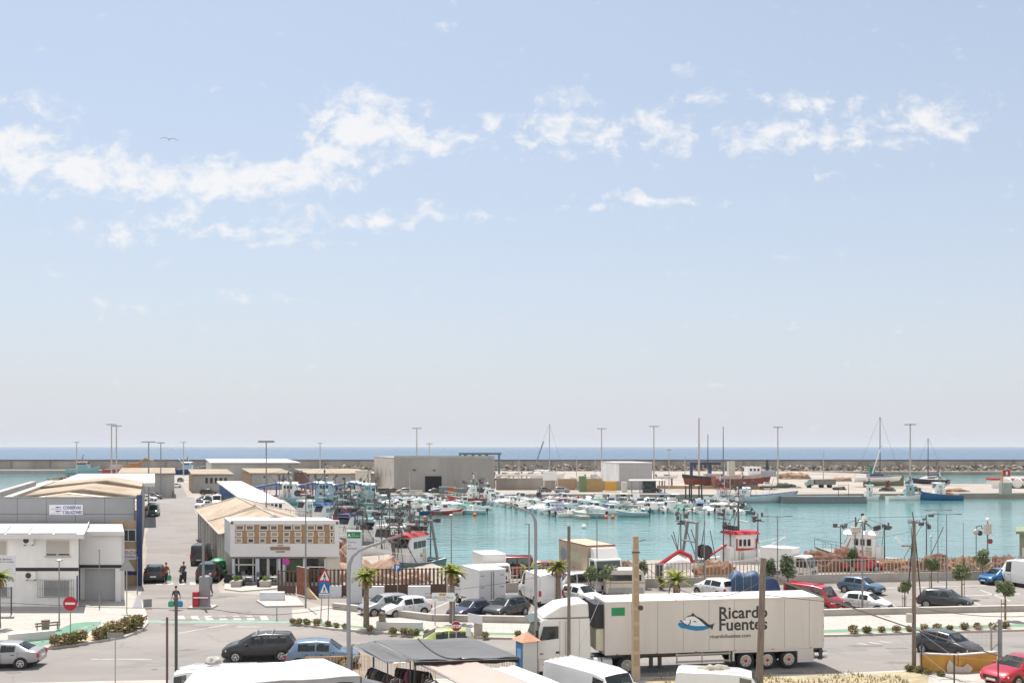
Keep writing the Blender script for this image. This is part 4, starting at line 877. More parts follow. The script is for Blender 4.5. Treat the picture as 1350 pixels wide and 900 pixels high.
# --- white quay canopy on blue columns
t = thing('quay_canopy', 'long white flat canopy on blue columns along the quay behind the tan roofs', 'canopy', Vector((-37.2, 141, 0)))
P = lambda x, s: (x - .345 * s, s)
MB().prism([P(-.6, 0), P(5, 0), P(5, 84), P(-.6, 84)], 4.35, 4.6).build('roof', ROOFW, t)
for i in range(15):
    s = .8 + i * 5.6; m = MB(); m.prism([P(-.2, s), P(.25, s), P(.25, s + .5), P(-.2, s + .5)], 0, 4.34); m.build('column', M('blue_column', (.06, .13, .28), .6), t)
    if i < 8: m = MB().prism([P(4.3, s), P(4.7, s), P(4.7, s + .5), P(4.3, s + .5)], 0, 4.34); m.build('column', NAVY, t)
# --- zigzag roofs on the inner quay
t = thing('zigzag_canopy', 'blue steel canopy with a folded white roof on the inner quay', 'canopy', D(337, 655, 247)); t.location.z = 0
s_ = 247 / F; pts = [(337, 640.5), (364, 635.5), (388, 640), (412, 634.8), (436, 639.8), (460, 634.5), (490, 639.5)]
P2 = [((x - 337) * s_, EYE - (y - HY) * s_) for x, y in pts]
m = MB(); b_ = MB()
for (xa, za), (xb, zb) in zip(P2, P2[1:]):
    m.slab([(xa, 0, za), (xb, 0, zb), (xb, 9, zb), (xa, 9, za)], (0, 0, -.18)); b_.slab([(xa, -.03, za - .19), (xb, -.03, zb - .19), (xb, -.03, zb - .62), (xa, -.03, za - .62)], (0, .2, 0))
m.build('roof', M('folded_roof_white', (.6, .64, .7), .5), t); b_.build('truss', BLUEP, t)
for i, (x, z) in enumerate(P2):
    for y in (.2, 8.5): wpart('column', t, BLUEP, (x - .15, x + .15, y, y + .3, 0, z - .65))
# --- row of port sheds, the big white warehouse, the grey boatyard warehouse
def shed(name, label, x0, x1, ytop, ybase, depth, lean, rz, wallm, sidem, roofm, zback=0.0, over=.4, group=None, extra=None):
    a = G(x0, ybase); b_ = G(x1, ybase); wd = b_.x - a.x; z = EYE - (ytop - HY) * a.y / F
    t = thing(name, label, 'building', a, rz, group)
    fw = MB(); fw.prism([(0, 0), (wd, 0), (wd - lean * depth, depth), (-lean * depth, depth)], 0, z); o = fw.build('wall', [wallm], t)
    sd = MB(); sd.add([(-.02, .0, 0), (-.02, 0, z - .02), (-lean * depth - .02, depth, z - .02), (-lean * depth - .02, depth, 0)], [(0, 1, 2, 3)]); sd.build('side_wall', sidem, t, fix=False)
    r = MB(); P = [(-over, -over, z + .03), (wd + over, -over, z + .03), (wd + over - lean * depth, depth + over, z + .03 + zback), (-over - lean * depth, depth + over, z + .03 + zback)]
    r.slab(P, (0, 0, .28)); r.build('roof', roofm, t)
    if extra: extra(t, wd, z)
    return t
SG = 'port sheds with tan roofs'
BRW = M('brown_side_wall', (.33, .23, .15), .9, var=.15); TAN2 = M('tan_shed_roof', (.34, .28, .21), .95, var=.2, sc_=.2, mode='brick', size=4, mortar=.012)
def vents(t, wd, z):
    wpart('vent_strip', t, DARKM, *[(wd * .3 + i * wd * .12, wd * .3 + i * wd * .12 + wd * .07, -.03, -.002, z - 2.2, z - .7) for i in range(5)])
shed('port_shed', 'grey port shed with a tan roof nearest the left warehouse roof', 158, 230, 625, 656, 22, .36, 0, STAINW, BRW, TAN2, .8, group=SG)
shed('port_shed', 'grey port shed with dark vents just right of the alley', 255, 307, 626, 649.5, 22, .38, 0, STAINW, BRW, TAN2, .8, group=SG, extra=vents)
shed('port_shed', 'grey port shed with brown side doors behind the white canopy', 332, 385, 624.5, 645, 24, .39, 0, STAINW, BRW, TAN2, .8, group=SG)
def pale(t, wd, z): wpart('pale_block', t, CREAMW, (wd * .72, wd * .95, -2, -.02, 0, 5.6))
shed('port_shed', 'grey port shed with a red brown side wall behind the folded blue roof', 408, 494, 625, 645, 24, .4, 0, STAINW, M('red_brown_side', (.26, .14, .11), .9, var=.2), TAN2, .8, group=SG, extra=pale)
shed('large_warehouse', 'large pale grey warehouse with a white edged roof before the breakwater', 279, 395, 610.5, 640, 40, .35, 0, STAINW, CREAMW, M('pale_grey_roof', (.62, .62, .63), .8, var=.06, sc_=.1), .6)
def bigx(t, wd, z):
    s_ = G(520, 648.3).y / F; X = lambda px: (px - 519.7) * s_; Z = lambda py: (648.3 - py) * s_
    wpart('doorway', t, M('dark_opening', (.012, .014, .018), .9), (X(560.5), X(582), -.04, -.003, .0, Z(627.5)))
    wpart('door_frame', t, GREYP, (X(559.8), X(560.4), -.1, -.003, 0, Z(626.8)), (X(582.1), X(582.7), -.1, -.003, 0, Z(626.8)), (X(560.42), X(582.08), -.1, -.003, Z(627.4), Z(626.6)))
    wpart('parapet', t, CONC, (-.05, wd + .05, -.06, .25, z + .32, z + .75))
    for x, y in ((571, 620.5), (545, 620)): wpart('flood_lamp', t, DARKM, (X(x), X(x) + .5, -.5, -.003, Z(y), Z(y) + .35))
    for k in range(4):
        s = 4.2 + k * 5.6; m = MB(); m.box(-.35 * s - .09, -.35 * s - .03, s, s + 1.7, z - 5.2, z - 3.0); m.build('window', GLASS, t)
shed('boatyard_warehouse', 'large grey concrete warehouse with one dark doorway on the marina quay', 519.7, 652, 604.2, 648.3, 26, .35, 0, M('boatyard_concrete', (.33, .31, .29), .9, var=.2, sc_=.15, stretch=(1, 1, .2)), M('boatyard_end_wall', (.56, .52, .46), .9, var=.1, sc_=.3), CONC, 0, .0, extra=bigx)
def shx(t, wd, z):
    wpart('door', t, DARKM, (.0 - .3, -.04, 0, 0.01, 0, .01))
    m = MB(); m.add([(-.04 - .3 * 3, 3, 0), (-.04 - .3 * 3, 3, 3.4), (-.04 - .3 * 6, 6, 3.4), (-.04 - .3 * 6, 6, 0)], [(0, 1, 2, 3)]); m.build('doorway', M('dim_doorway', (.2, .16, .12), .8), t, fix=False)
shed('white_shed', 'white and grey boatyard shed standing on the hard between the quay and the breakwater', 816.5, 859.5, 610.5, 645, 16, .24, 0, M('shed_grey', (.42, .41, .41), .8, var=.06), WHITEW, ROOFW, 0, .05)
# --- yard walls before the boatyard
def wallthing(name, label, pts, z0, z1, th, mat, cap=None, cat='wall', group=None):
    o0 = Vector((*pts[0], 0)); t = thing(name, label, cat, (o0.x, o0.y, 0), 0, group); m = MB(); c_ = MB()
    P = [Vector((*p, 0)) - o0 for p in pts]
    for a, b_ in zip(P, P[1:]):
        d = (b_ - a).normalized(); n = Vector((-d.y, d.x, 0)) * th / 2; q = [(a + n)[:2], (b_ + n)[:2], (b_ - n)[:2], (a - n)[:2]]; m.prism(q, z0, z1)
        if cap: n2 = n * 1.3; c_.prism([(a + n2)[:2], (b_ + n2)[:2], (b_ - n2)[:2], (a - n2)[:2]], z1 + .002, z1 + .07)
    m.build('wall', mat, t)
    if cap: c_.build('coping', cap, t)
    return t
YW = M('stained_yard_wall', (.30, .27, .24), .95, var=.3, sc_=.12, stretch=(1, 1, .5)); YB = M('brown_yard_wall', (.37, .26, .17), .95, var=.2, sc_=.2)
wallthing('yard_wall', 'stained grey yard wall right of the big warehouse', gp([(654, 645.5), (735, 645.5)]), 0, 3.3, .4, YW, CONCP)
wallthing('yard_wall', 'brown stretch of yard wall between two grey stretches', gp([(735.5, 645.5), (759, 645.5)]), 0, 3.2, .4, YB)
wallthing('yard_wall', 'grey stretch of yard wall before the white shed', gp([(759.5, 645.8), (822, 645.8)]), 0, 2.6, .4, YW)
wallthing('yard_wall', 'low brown wall on the quay right of the white shed', gp([(866, 643.8), (900, 644), (960, 644.2), (1002, 644.5)]), 0, .9, .4, YB)
wallthing('slipway_screen', 'grey corrugated screen under the hull of the beached red ship', gp([(922, 640.2), (1000, 640.2)]), 0, 2.9, .2, M('corrugated_grey', (.3, .24, .22), .7, var=.12, sc_=.5, stretch=(6, 1, .2)), cat='screen')
# --- breakwater and its wall
BW = M('breakwater_concrete', (.27, .255, .23), .95, var=.3, sc_=.12, stretch=(1, 1, .3))
t = thing('breakwater', 'long concrete breakwater wall with a dark parapet along the open sea', 'breakwater', (0, 512, 0))
m = MB(); m.box(-900, 900, 4, 12, -4, 4.9); m.build('wall', BW, t)
m = MB(); m.box(-900, 900, 3.7, 5.2, 4.904, 5.6); m.build('parapet', M('parapet_dark', (.13, .125, .12), .95, var=.25, sc_=.1), t)
for i in range(30, 60): wpart('buttress', t, M('buttress_dark', (.2, .19, .17), .95, var=.2), (-900 + i * 20, -899.2 + i * 20, 3.6, 3.99, 1.7, 4.9))
m = MB(); m.box(-900, 300, -8, 3.59, -4, .5); m.box(300.1, 900, -2, 3.59, -4, 1.6); m.build('berm', CONCP, t)
m = MB(); rr = random.Random(3)
for i in range(2600):
    x = -95 + 380 * rr.random(); y = -3 - 13 * rr.random(); s = .7 + 1.2 * rr.random(); z = -1.6 + (y + 16) * .30
    c = Vector((x, y, z)); q = [c + Vector((rr.uniform(-1, 1), rr.uniform(-1, 1), rr.uniform(-.7, .8))) * s for _ in range(6)]
    m.add(q, [(0, 1, 2), (0, 2, 3), (0, 3, 4), (0, 4, 1), (5, 2, 1), (5, 3, 2), (5, 4, 3), (5, 1, 4)])
o = m.build('armour_rocks', M('pale_rock', (.25, .215, .18), .95, var=.35, sc_=.4), t, fix=False); o['kind'] = 'stuff'
# rocks on the left shore
m = MB()
for i in range(260):
    f_ = rr.random(); x = -20 + 112 * f_; yy = 668 - 39 * f_ + rr.uniform(-2, 3); c = G(x, yy); s = .9 + 1.0 * rr.random(); c.z = -1.2 + rr.random() * 1.6
    q = [c + Vector((rr.uniform(-1, 1), rr.uniform(-1, 1), rr.uniform(-.7, .9))) * s for _ in range(6)]
    m.add(q, [(0, 1, 2), (0, 2, 3), (0, 3, 4), (0, 4, 1), (5, 2, 1), (5, 3, 2), (5, 4, 3), (5, 1, 4)])
o = tag(m.build('shore_rocks', M('dark_shore_rock', (.15, .125, .1), .95, var=.4, sc_=.4), fix=False), 'dark boulders lining the left shore beyond the grey warehouse', 'rocks', kind='stuff')
wallthing('quay_hoarding', 'brown board hoarding on the shore left of the twin roof beams', gp([(-30, 672), (6, 668), (14, 664), (28, 661)]), 0, 3.0, .3, M('hoarding_brown', (.3, .23, .18), .9, var=.2, sc_=.5, stretch=(3, 3, .2)), cat='fence')
# --- green roofed hut at the right edge, fuel depot on the pier
t = thing('quay_hut', 'green quay hut with an overhanging flat roof at the right edge', 'building', G(1344, 750)); t.location.z = 0
MB().prism([(0, 0), (7, 0), (9.6, 5), (2.6, 5)], 0, 3.6).build('wall', M('hut_green', (.24, .27, .18), .8, var=.1), t)
MB().prism([(-.6, -.5), (7.5, -.5), (10.2, 5.3), (2.3, 5.3)], 3.62, 3.9).build('roof', M('hut_roof_green', (.2, .25, .15), .8), t)
wpart('window', t, M('hut_window', (.55, .55, .56), .4), (.25, .8, -.03, -.003, 1.2, 2.2))
t = thing('fuel_tanks', 'white storage tanks with red bands on the end of the pier', 'tank', G(1329, 643.5))
for x in (-.4, 2.75, 5.9): MB().cyl((x, 0, 1.55), (x + 2.2, 4, 1.55), 1.38, n=20).build('tank', WHITE, t, smooth=40)
MB().box(-4.4, -1.9, 1, 4, 0, 2.4).build('pump_house', WHITE, t); MB().box(-4.6, -1.8, .8, 4.2, 2.404, 3.0).build('red_band', REDP, t); MB().box(1.6, 8, 4.5, 6, 0, 3.4).build('rear_tank', WHITE, t); MB().box(1.6, 8, 4.4, 4.49, 1.9, 2.7).build('red_band', REDP, t)
t = thing('pier_sign', 'red square sign on a grey concrete box at the pier edge', 'sign', G(1326, 651))
MB().box(-1.1, 1.6, 0, 1.5, 0, 3.0).build('plinth', CONC, t); MB().box(-.9, -.6, .3, .5, 3.0, 6.2).build('post', YELLOW, t)
sgn = MB().box(-.6, 1.3, .3, .45, 4.6, 6.3).build('sign_board', REDP, t); MB().box(.15, .65, .27, .297, 5.0, 5.9).build('emblem', WHITE, sgn)
# --- travel lifts
def lift(label, px0, px1, ytop, Y, mat, legs, th=.7):
    a = D(px0, ytop, Y); b_ = D(px1, ytop, Y); t = thing('travel_lift', label, 'boat hoist', (a.x, Y, 0)); wd = b_.x - a.x
    m = MB(); m.box(0, wd, 0, th, a.z - th, a.z); m.box(wd * .05, wd * .15, .1, th + 4, a.z - th * .9, a.z - .1); m.build('beam', mat, t)
    for f_ in legs: m = MB().box(wd * f_, wd * f_ + th, 0, th, 0, a.z - th - .003); m.build('leg', mat, t)
    m = MB()
    for f_ in (.12, .3, .46, .62): m.box(wd * f_, wd * f_ + .9, -.2, th, a.z - th - 1.2, a.z - th - .01)
    m.build('pulley_block', DARKM, t)
lift('teal travel lift whose long beam shows above the big warehouse', 605, 661, 596.5, 330, M('lift_teal', (.1, .17, .21), .6), (0, .92))
lift('navy travel lift standing behind the beached ships', 910, 950, 609, 345, NAVY, (0, .62), .9)
# ---------------------------------------------------------------- fences, barriers, lamps, poles, signs
PICK = M('fence_brown', (.10, .06, .045), .7, var=.2); PICKL = M('fence_pale_post', (.42, .36, .30), .7, var=.15)
def picket_fence(name, label, pts, wallh, h, mat, wallm, sp=.36, w_=.075, sheet=0.0):
    P = [Vector((*p, 0)) for p in gp(pts)]; o0 = P[0].copy(); t = thing(name, label, 'fence', o0); P = [p - o0 for p in P]
    pk = MB(); wl = MB(); rl = MB(); sh = MB(); carry = 0.0
    for a, b in zip(P, P[1:]):
        L_ = (b - a).length; d = (b - a) / L_; n = Vector((-d.y, d.x, 0)); ang = math.atan2(d.y, d.x)
        if wallh: q = n * .12; wl.prism([(a + q)[:2], (b + q)[:2], (b - q)[:2], (a - q)[:2]], 0, wallh)
        if sheet: q = n * .03; sh.prism([(a + q)[:2], (b + q)[:2], (b - q)[:2], (a - q)[:2]], .05, sheet)
        s = carry
        while s < L_:
            c = a + d * s; pk.cbox((c.x, c.y, wallh + .0), w_, .05, h - wallh, 0, ang); s += sp
        carry = s - L_
        for z in (wallh + .12, h - .12): 
            c = (a + b) / 2 + n * .035; rl.cbox((c.x, c.y, z), L_, .04, .06, 0, ang)
    o = pk.build('picket', mat, t, fix=False); o['kind'] = 'stuff'
    rl.build('rail', mat, t)
    if wallh: wl.build('base_wall', wallm, t)
    if sheet: sh.build('base_sheet', PICK, t)
    return t
picket_fence('picket_fence', 'dark brown picket fence with a solid foot behind the white blocks', [(409, 786.5), (500, 785.5), (589, 784)], 0, 2.3, PICK, None, .33, .17, .95)
picket_fence('picket_fence', 'short brown fence before the cafe terrace', [(367, 782), (390, 782.5)], 0, 2.0, PICK, None, .33, .15, .7)
picket_fence('picket_fence', 'long pale picket fence on a low concrete wall between car park and quay', [(590, 783.5), (667, 780), (835, 774.5), (1120, 767), (1305, 763), (1500, 759)], .78, 2.15, PICKL, CONC, .36, .07)
t = thing('sliding_gate', 'rusty brown gate leaf standing open between the two brown fences', 'gate', G(391, 784)); MB().slab([(0, 0, .1), (1.3, -1.6, .1), (1.3, -1.6, 2.4), (0, 0, 2.4)], (.05, .04, 0)).build('gate_leaf', RUST, t); MB().slab([(0, 0, 2.402), (1.3, -1.6, 2.402), (1.38, -1.54, 2.402), (.08, .06, 2.402)], (0, 0, .05)).build('top_rail', CONCP, t)
MB().slab([(1.2, -1.7, 0), (2.3, -2.6, 0), (1.2, -1.7, .9)], (.1, .1, 0)).build('brace', M('pale_timber', (.5, .36, .24), .8), t)
# low wall between car park and pavement
def low_wall(label, pts): return wallthing('low_wall', label, gp(pts), 0, .5, .32, CONC, CONCP)
low_wall('low concrete wall along the front of the car park left of the trailer', [(440, 804), (455, 805.5), (572, 820), (670, 822), (700, 822.5)])
low_wall('low concrete wall along the front of the car park right of the trailer', [(880, 819.5), (960, 817), (1120, 812), (1350, 807), (1500, 802)])
# white concrete blocks
def block(label, px, py, w_=2.9, h=.95):
    t = thing('concrete_block', label, 'barrier', G(px, py), math.radians(1), 'white concrete barrier blocks')
    m = MB(); m.slab([(0, -.28, .0), (0, .28, 0), (0, .22, h), (0, -.22, h)], (w_, 0, 0)); t_ = m.build('block', M('block_white', (.62, .63, .64), .8, var=.08), t)
    return t
block('white concrete block on the small paved island', 343, 792.5, 1.95, .78); block('white concrete block behind the pedestrian sign', 421, 786.5, 1.85); block('white concrete block just right of the palm trunk', 481, 787.5, 1.6); block('white concrete block in front of the fence behind the direction sign', 538, 787, 1.85)
# benches and bins
def bench(label, c, rz, L_=2.6):
    t = thing('stone_bench', label, 'bench', c, rz, 'white stone benches')
    MB().box(-L_ / 2, L_ / 2, -.3, .3, 0, .52).build('seat', M('bench_white', (.55, .54, .52), .8, var=.1), t)
    return t
c = G(42, 843, .12); t = bench('white stone bench with a slatted backrest on the plaza', c, .55, 2.7)
for z in (.75, .92): MB().box(.2, 1.7, .2, .25, z, z + .09).build('backrest_slat', WOOD, t)
m = MB(); m.box(.3, .36, .22, .28, .5, .95); m.box(1.5, 1.56, .22, .28, .5, .95); m.build('backrest_post', DARKM, t)
bench('long white stone bench by the green path left of the direction sign', G(527, 829, .12), -.06, 3.1)
def litter_bin(label, c):
    t = thing('litter_bin', label, 'bin', c, 0, 'litter bins'); MB().cyl((0, 0, .3), (0, 0, .95), .22, .25, 14).build('drum', M('bin_olive', (.2, .19, .14), .7, var=.15), t, smooth=40); MB().cyl((0, 0, .955), (0, 0, 1.05), .27, .27, 14).build('lid', M('bin_lid', (.16, .11, .07), .7), t, smooth=40)
    m = MB(); m.cyl((0, .27, 0), (0, .27, .9), .03, n=6); m.build('post', GREYP, t); return t
litter_bin('litter bin beside the backrest of the plaza bench', G(60, 838, .12)); litter_bin('litter bin at the left end of the long bench by the green path', G(504, 828.5, .12))
# ---- lamps
def lamp(label, base, h, kind, arm=1.2, r=.07, mat=GREYP, group='street lamps', toward=0, name='street_lamp'):
    t = thing(name, label, 'lamp post', base, toward, group)
    MB().cyl((0, 0, 0), (0, 0, h), r, r * .6, 8).build('pole', mat, t, smooth=50)
    if kind == 'double':
        MB().tube([(-arm, 0, h - .02), (0, 0, h - .06), (arm, 0, h - .02)], .03, 5).build('arm', mat, t)
        for s in (1, -1): MB().box(s * arm - .3, s * arm + .3, -.1, .1, h - .06, h + .03).build('lamp_head', mat, t)
    elif kind == 'single':
        MB().box(-arm, .05, -.09, .09, h - .02, h + .05).build('lamp_head', mat, t)
    elif kind == 'disc':
        MB().lathe([(.02, -.06), (arm * .55, -.02), (arm * .55, .05), (.02, .12)], (0, 0, h), 'z', 14).build('lamp_head', STEEL, t)
    elif kind == 'mast':
        m = MB(); m.cyl((0, 0, h - .1), (0, 0, h + .1), arm * .35, n=10); m.build('head_frame', mat, t)
        for k in range(5):
            a = 2 * PI * k / 5; MB().cbox((math.cos(a) * arm * .7, math.sin(a) * arm * .7, h - .25), arm * .5, arm * .35, .3, 0, a).build('lamp_head', mat, t)
    elif kind == 'beam':
        MB().box(-arm, arm, -.12, .12, h - .1, h + .12).build('lamp_head', mat, t)
    return t
def lampd(label, px, ytop, Y, kind, arm, r, base=None, **k):
    b = base or Vector(((px - CX) * Y / F, Y, 0)); h = EYE - (ytop - HY) * Y / F
    return lamp(label, b, h - b.z, kind, arm, r, **k)
FGRP = 'mast lights along the far quays'
PALEM = M('pale_mast', (.45, .43, .40), .6, var=.1)
for px, yt, Y, kd, ar, r, lab in [
    (147, 559, 300, 'mast', 1.6, .28, 'taller of the twin mast lights behind the salting warehouse'), (153.5, 561, 300, 'mast', 1.6, .28, 'shorter of the twin mast lights behind the salting warehouse'), (101, 582.5, 430, 'mast', 1.2, .3, 'mast light rising before the breakwater at the far left'),
    (242, 582.5, 430, 'mast', 1.2, .3, 'mast light rising from the breakwater berm beyond the alley'), (422, 583.5, 420, 'mast', 1.2, .3, 'mast light rising behind the folded blue canopy'), (549.5, 564, 330, 'mast', 1.7, .26, 'tallest mast light rising behind the big grey warehouse'),
    (566, 584.5, 290, 'mast', 1.0, .2, 'smaller mast light in front of the big grey warehouse'), (793, 564.5, 330, 'mast', 1.7, .26, 'mast light left of the white shed'), (862, 561.5, 300, 'mast', 1.7, .26, 'mast light at the right corner of the white shed'),
    (1025.5, 562.5, 320, 'mast', 1.6, .28, 'mast light on the hard right of the beached red ship'), (1200, 559, 280, 'mast', 1.7, .28, 'tall pale mast light on the right pier'), (196, 582.5, 215, 'beam', 1.5, .2, 'broad headed quay light over the salting warehouse end'),
    (212, 583.5, 240, 'beam', .9, .17, 'narrower quay light before the first port shed'), (351, 582, 120, 'beam', .95, .11, 'broad headed quay light rising behind the tan gables'), (882, 592.5, 290, 'mast', .7, .14, 'short mast light right of the white shed'),
    (540, 622, 262, 'single', .5, .13, 'thin pale quay post at the left front of the big warehouse'), (628, 622, 262, 'single', .5, .13, 'thin pale quay post at the right front of the big warehouse'), (684, 600, 350, 'single', .6, .16, 'pale post before the rubble beyond the yard wall'),
    (760, 603, 345, 'single', .6, .16, 'pale post behind the white motor boat on the hard'), (784.5, 604, 345, 'single', .6, .16, 'pale post left of the white shed'), (903, 601, 330, 'single', .6, .16, 'pale post left of the beached ships'),
    (1085.5, 596, 300, 'single', .5, .16, 'pale post beside the small lorry on the hard'), (955, 610, 262, 'single', .4, .14, 'left pale post in front of the beached red ship'), (962.5, 608, 262, 'single', .4, .14, 'right pale post in front of the beached red ship')]:
    lampd(lab, px, yt, Y, kd, ar, r, mat=PALEM if Y > 250 else GREYP, group=FGRP, name='mast_light')
for px, yt, by, kd, ar, r, lab in [
    (595, 679, 778, 'disc', .4, .06, 'thin lamp post by the water left of the small white trucks'), (697.5, 690.5, 793, 'single', .35, .09, 'short armed lamp post behind the tall white panel van'), (787, 680, 785, 'single', .1, .06, 'thin lamp post before the cab of the brown curtain truck'),
    (928.5, 672, 776, 'single', .1, .06, 'thin lamp post beside the red excavator arm'), (1025, 680, 774, 'double', 1.0, .06, 'double armed lamp post right of the red trawler'), (1137, 688, 807, 'single', .42, .085, 'short armed lamp post beside the white hatchback'),
    (1236.5, 672, 768, 'double', .95, .055, 'left of the two double armed lamp posts at the right'), (1248, 677, 781.5, 'double', .95, .06, 'right of the two double armed lamp posts at the right'), (1227.5, 707, 762, 'disc', .3, .05, 'small lamp post behind the fence left of the double lamps'),
    (1270, 690, 757, 'single', .02, .04, 'bare thin post on the quay right of the double lamps'), (403, 640, 801, 'single', .1, .075, 'thin pole crossing the market building front'), (131, 725, 801, 'single', .05, .06, 'thin plain pole before the office building garage'),
    (78, 738.5, 827, 'disc', .45, .055, 'small disc topped lamp on the plaza'), (181, 735, 788, 'single', .02, .05, 'thin post beside the navy corner column'), (268, 690, 800, 'single', .02, .14, 'stout grey post at the port entrance barrier')]:
    lampd(lab, px, yt, 16400 / (by - HY), kd, ar, r, group='lamp posts of the car park and quay')
def crook(label, base, pts, r=.1, head=None):
    t = thing('street_lamp', label, 'lamp post', base, 0, 'tall crook armed street lamps'); P = [Vector(p) - base for p in pts]
    MB().tube([(0, 0, -.02), (0, 0, P[0].z * .5)] + P, [r * 1.15, r] + [r * .95] * 3 + [r * .75] * (len(P) - 3), 10).build('pole', M('lamp_grey', (.27, .27, .28), .5, .3, var=.08), t, smooth=60)
    a, b = P[-2], P[-1]; d = (b - a).normalized()
    q = MB(); n = Vector((0, 0, 1)); w_ = Vector((0, .13, 0)); q.slab([b - d * .2 - w_, b - d * .2 + w_, b + d * .75 + w_ * .6, b + d * .75 - w_ * .6], (0, 0, .1)); q.build('lamp_head', M('lamp_head_grey', (.22, .22, .22), .5), t)
Y = 53.5; crook('tall crook armed street lamp in front of the truck cab', Vector(((706.5 - CX) * Y / F, Y, 0)), [D(706.3, y_, Y) for y_ in (760, 700)] + [D(x, y_, Y) for x, y_ in ((705.8, 686), (702, 678), (695, 673), (684, 669.5), (676, 667.5))], .088)
Y = 46.0; crook('crook armed street lamp in the foreground left of the market canopies', Vector(((460 - CX) * Y / F, Y, 0)), [D(459.5, y_, Y) for y_ in (820, 760)] + [D(x, y_, Y) for x, y_ in ((460.5, 744), (465, 733), (474, 725), (489, 719), (508, 713))], .098)
# ---- utility poles
def upole(label, px, ytop, Y, r0, r1, mat, lean=0.0, name='utility_pole'):
    h = EYE - (ytop - HY) * Y / F; t = thing(name, label, 'pole', Vector(((px - CX) * Y / F, Y, 0)), 0, 'utility poles')
    MB().tube([(lean, 0, -.05), (lean * .5, 0, h * .5), (0, 0, h)], [r0, (r0 + r1) / 2, r1], 9).build('shaft', mat, t, smooth=50); return t, h
t1, h = upole('dark wooden utility pole standing before the truck cab', 750, 693, 53.6, .095, .085, WOOD)
CPOLE = M('concrete_pole', (.42, .33, .235), .9, var=.15, sc_=1.5, bump=.2)
h = EYE - (706 - HY) * 53.2 / F; t = thing('concrete_pole', 'thick tan concrete pole with recessed panels in front of the trailer', 'pole', Vector(((838 - CX) * 53.2 / F, 53.2, 0)), 0, 'utility poles')
m = MB(); m.loft([[(-a, -b, z), (a, -b, z), (a, b, z), (-a, b, z)] for a, b, z in ((.23, .16, 0), (.15, .12, h))]); m.build('shaft', CPOLE, t)
for i in range(9):
    z = .8 + i * .78; a = .23 - .08 * z / h; wpart('recess', t, M('concrete_pole_recess', (.36, .26, .17), .9), (-a * .55, a * .75, -.162 + .04 * z / h - .002, -.1, z, z + .62))
m = MB(); m.box(-.2, .22, -.16, .16, h - .9, h - .84); m.tube([(.2, 0, h - .3), (.5, 0, h - .2)], .02, 5); m.build('clamp', DARKM, t)
MB().lathe([(.05, -.02), (.14, -.02), (.14, .02), (.05, .02)], (.25, -.17, 3.9), 'y', 14).build('hook_ring', DARKM, t)
t2, h2 = upole('leaning wooden utility pole in front of the trailer lettering', 1006.5, 735, 51.5, .19, .155, WOOD, -.22)
t3, h3 = upole('wooden utility pole with cross braced insulators beside the orange wall', 1205, 686, 56.0, .12, .095, WOOD)
br = MB(); br.tube([(-.35, 0, 4.2), (-.03, 0, h3 - .5)], .035, 5); br.tube([(.38, 0, 4.0), (.03, 0, h3 - .5)], .035, 5); br.tube([(-.02, 0, h3), (-.1, 0, h3 + .5)], .03, 5); br.build('brace', DARKM, t3)
ca = MB().box(-.32, .32, -.04, .04, h3 - .15, h3 - .08); ca.box(-.7, .05, -.05, .05, h3 - 1.45, h3 - 1.38); ca.build('crossarm', WOOD, t3)
for x in (-.3, -.16, .16, .3): MB().lathe([(.03, 0), (.055, .04), (.03, .08), (.05, .12), (.01, .17)], (x, 0, h3 - .08), 'z', 8).build('insulator', M('insulator_grey', (.3, .3, .29), .3), t3)
MB().slab([(-1.05, 0, h3 - .95), (-.98, 0, h3 - .9), (-.52, 0, h3 - 1.5), (-.59, 0, h3 - 1.55)], (0, .05, 0)).build('lamp_tube', WHITE, t3)
wpart('meter_box', t3, M('meter_box_pale', (.5, .47, .42), .7), (-.42, -.13, -.12, .1, 2.6, 3.1))
upole('dark steel pole in the foreground before the shopper with two bags', 232.3, 781, 47.5, .075, .07, M('pole_dark_green', (.06, .065, .06), .6, var=.2))
upole('shorter rusty pole in the foreground left of the dark steel pole', 220.3, 813, 47.2, .055, .055, M('pole_rust', (.12, .08, .06), .8, var=.3))
# overhead cables, each its own thing
def cable(label, pts, r=.018, mat=None):
    m = MB().tube(pts, r, 5); return tag(m.build('overhead_cable', mat or M('cable_grey', (.16, .14, .125), .7, var=.2)), label, 'cable', 'overhead cables')
def sag(a, b, s, n=14): return [a.lerp(b, i / n) - Vector((0, 0, s * 4 * (i / n) * (1 - i / n))) for i in range(n + 1)]
P2 = Vector(((1004 - CX) * 51.5 / F, 51.4, 0)); P3 = Vector(((1205 - CX) * 56 / F, 55.9, 0)); PC = Vector(((838 - CX) * 53.2 / F, 53.1, 0))
z_ = lambda y_, Y: EYE - (y_ - HY) * Y / F
cable('slack cable drooping across the trailer from the concrete pole', sag(PC + Vector((.1, 0, z_(736, 53.2))), P2 + Vector((0, 0, z_(765, 51.5))), 1.35))
cable('heavy cable falling from the leaning pole towards the red sedan', sag(P2 + Vector((.05, 0, z_(756, 51.5))), D(1420, 893, 47), .25), .035)
cable('thin cable from the leaning pole over the white hatchback', sag(P2 + Vector((.05, 0, z_(783, 51.5))), P3 + Vector((0, 0, z_(799, 56))), .1), .018)
cable('thin cable running right from the braced pole above the low wall', sag(P3 + Vector((0, 0, z_(799, 56))), D(1400, 808, 58), .35), .02)
cable('second cable from the leaning pole crossing above the red van', sag(P2 + Vector((.05, 0, z_(752, 51.5))), D(1130, 800, 51), .12), .022)
cable('high thin wire from the braced pole to the left over the water', sag(P3 + Vector((0, 0, z_(699, 56))), D(1120, 712, 75), .1), .012)
cable('guy wire slanting down in front of the trailer front', [D(845, 748, 53), D(893, 792, 52.6)], .014, STEEL)
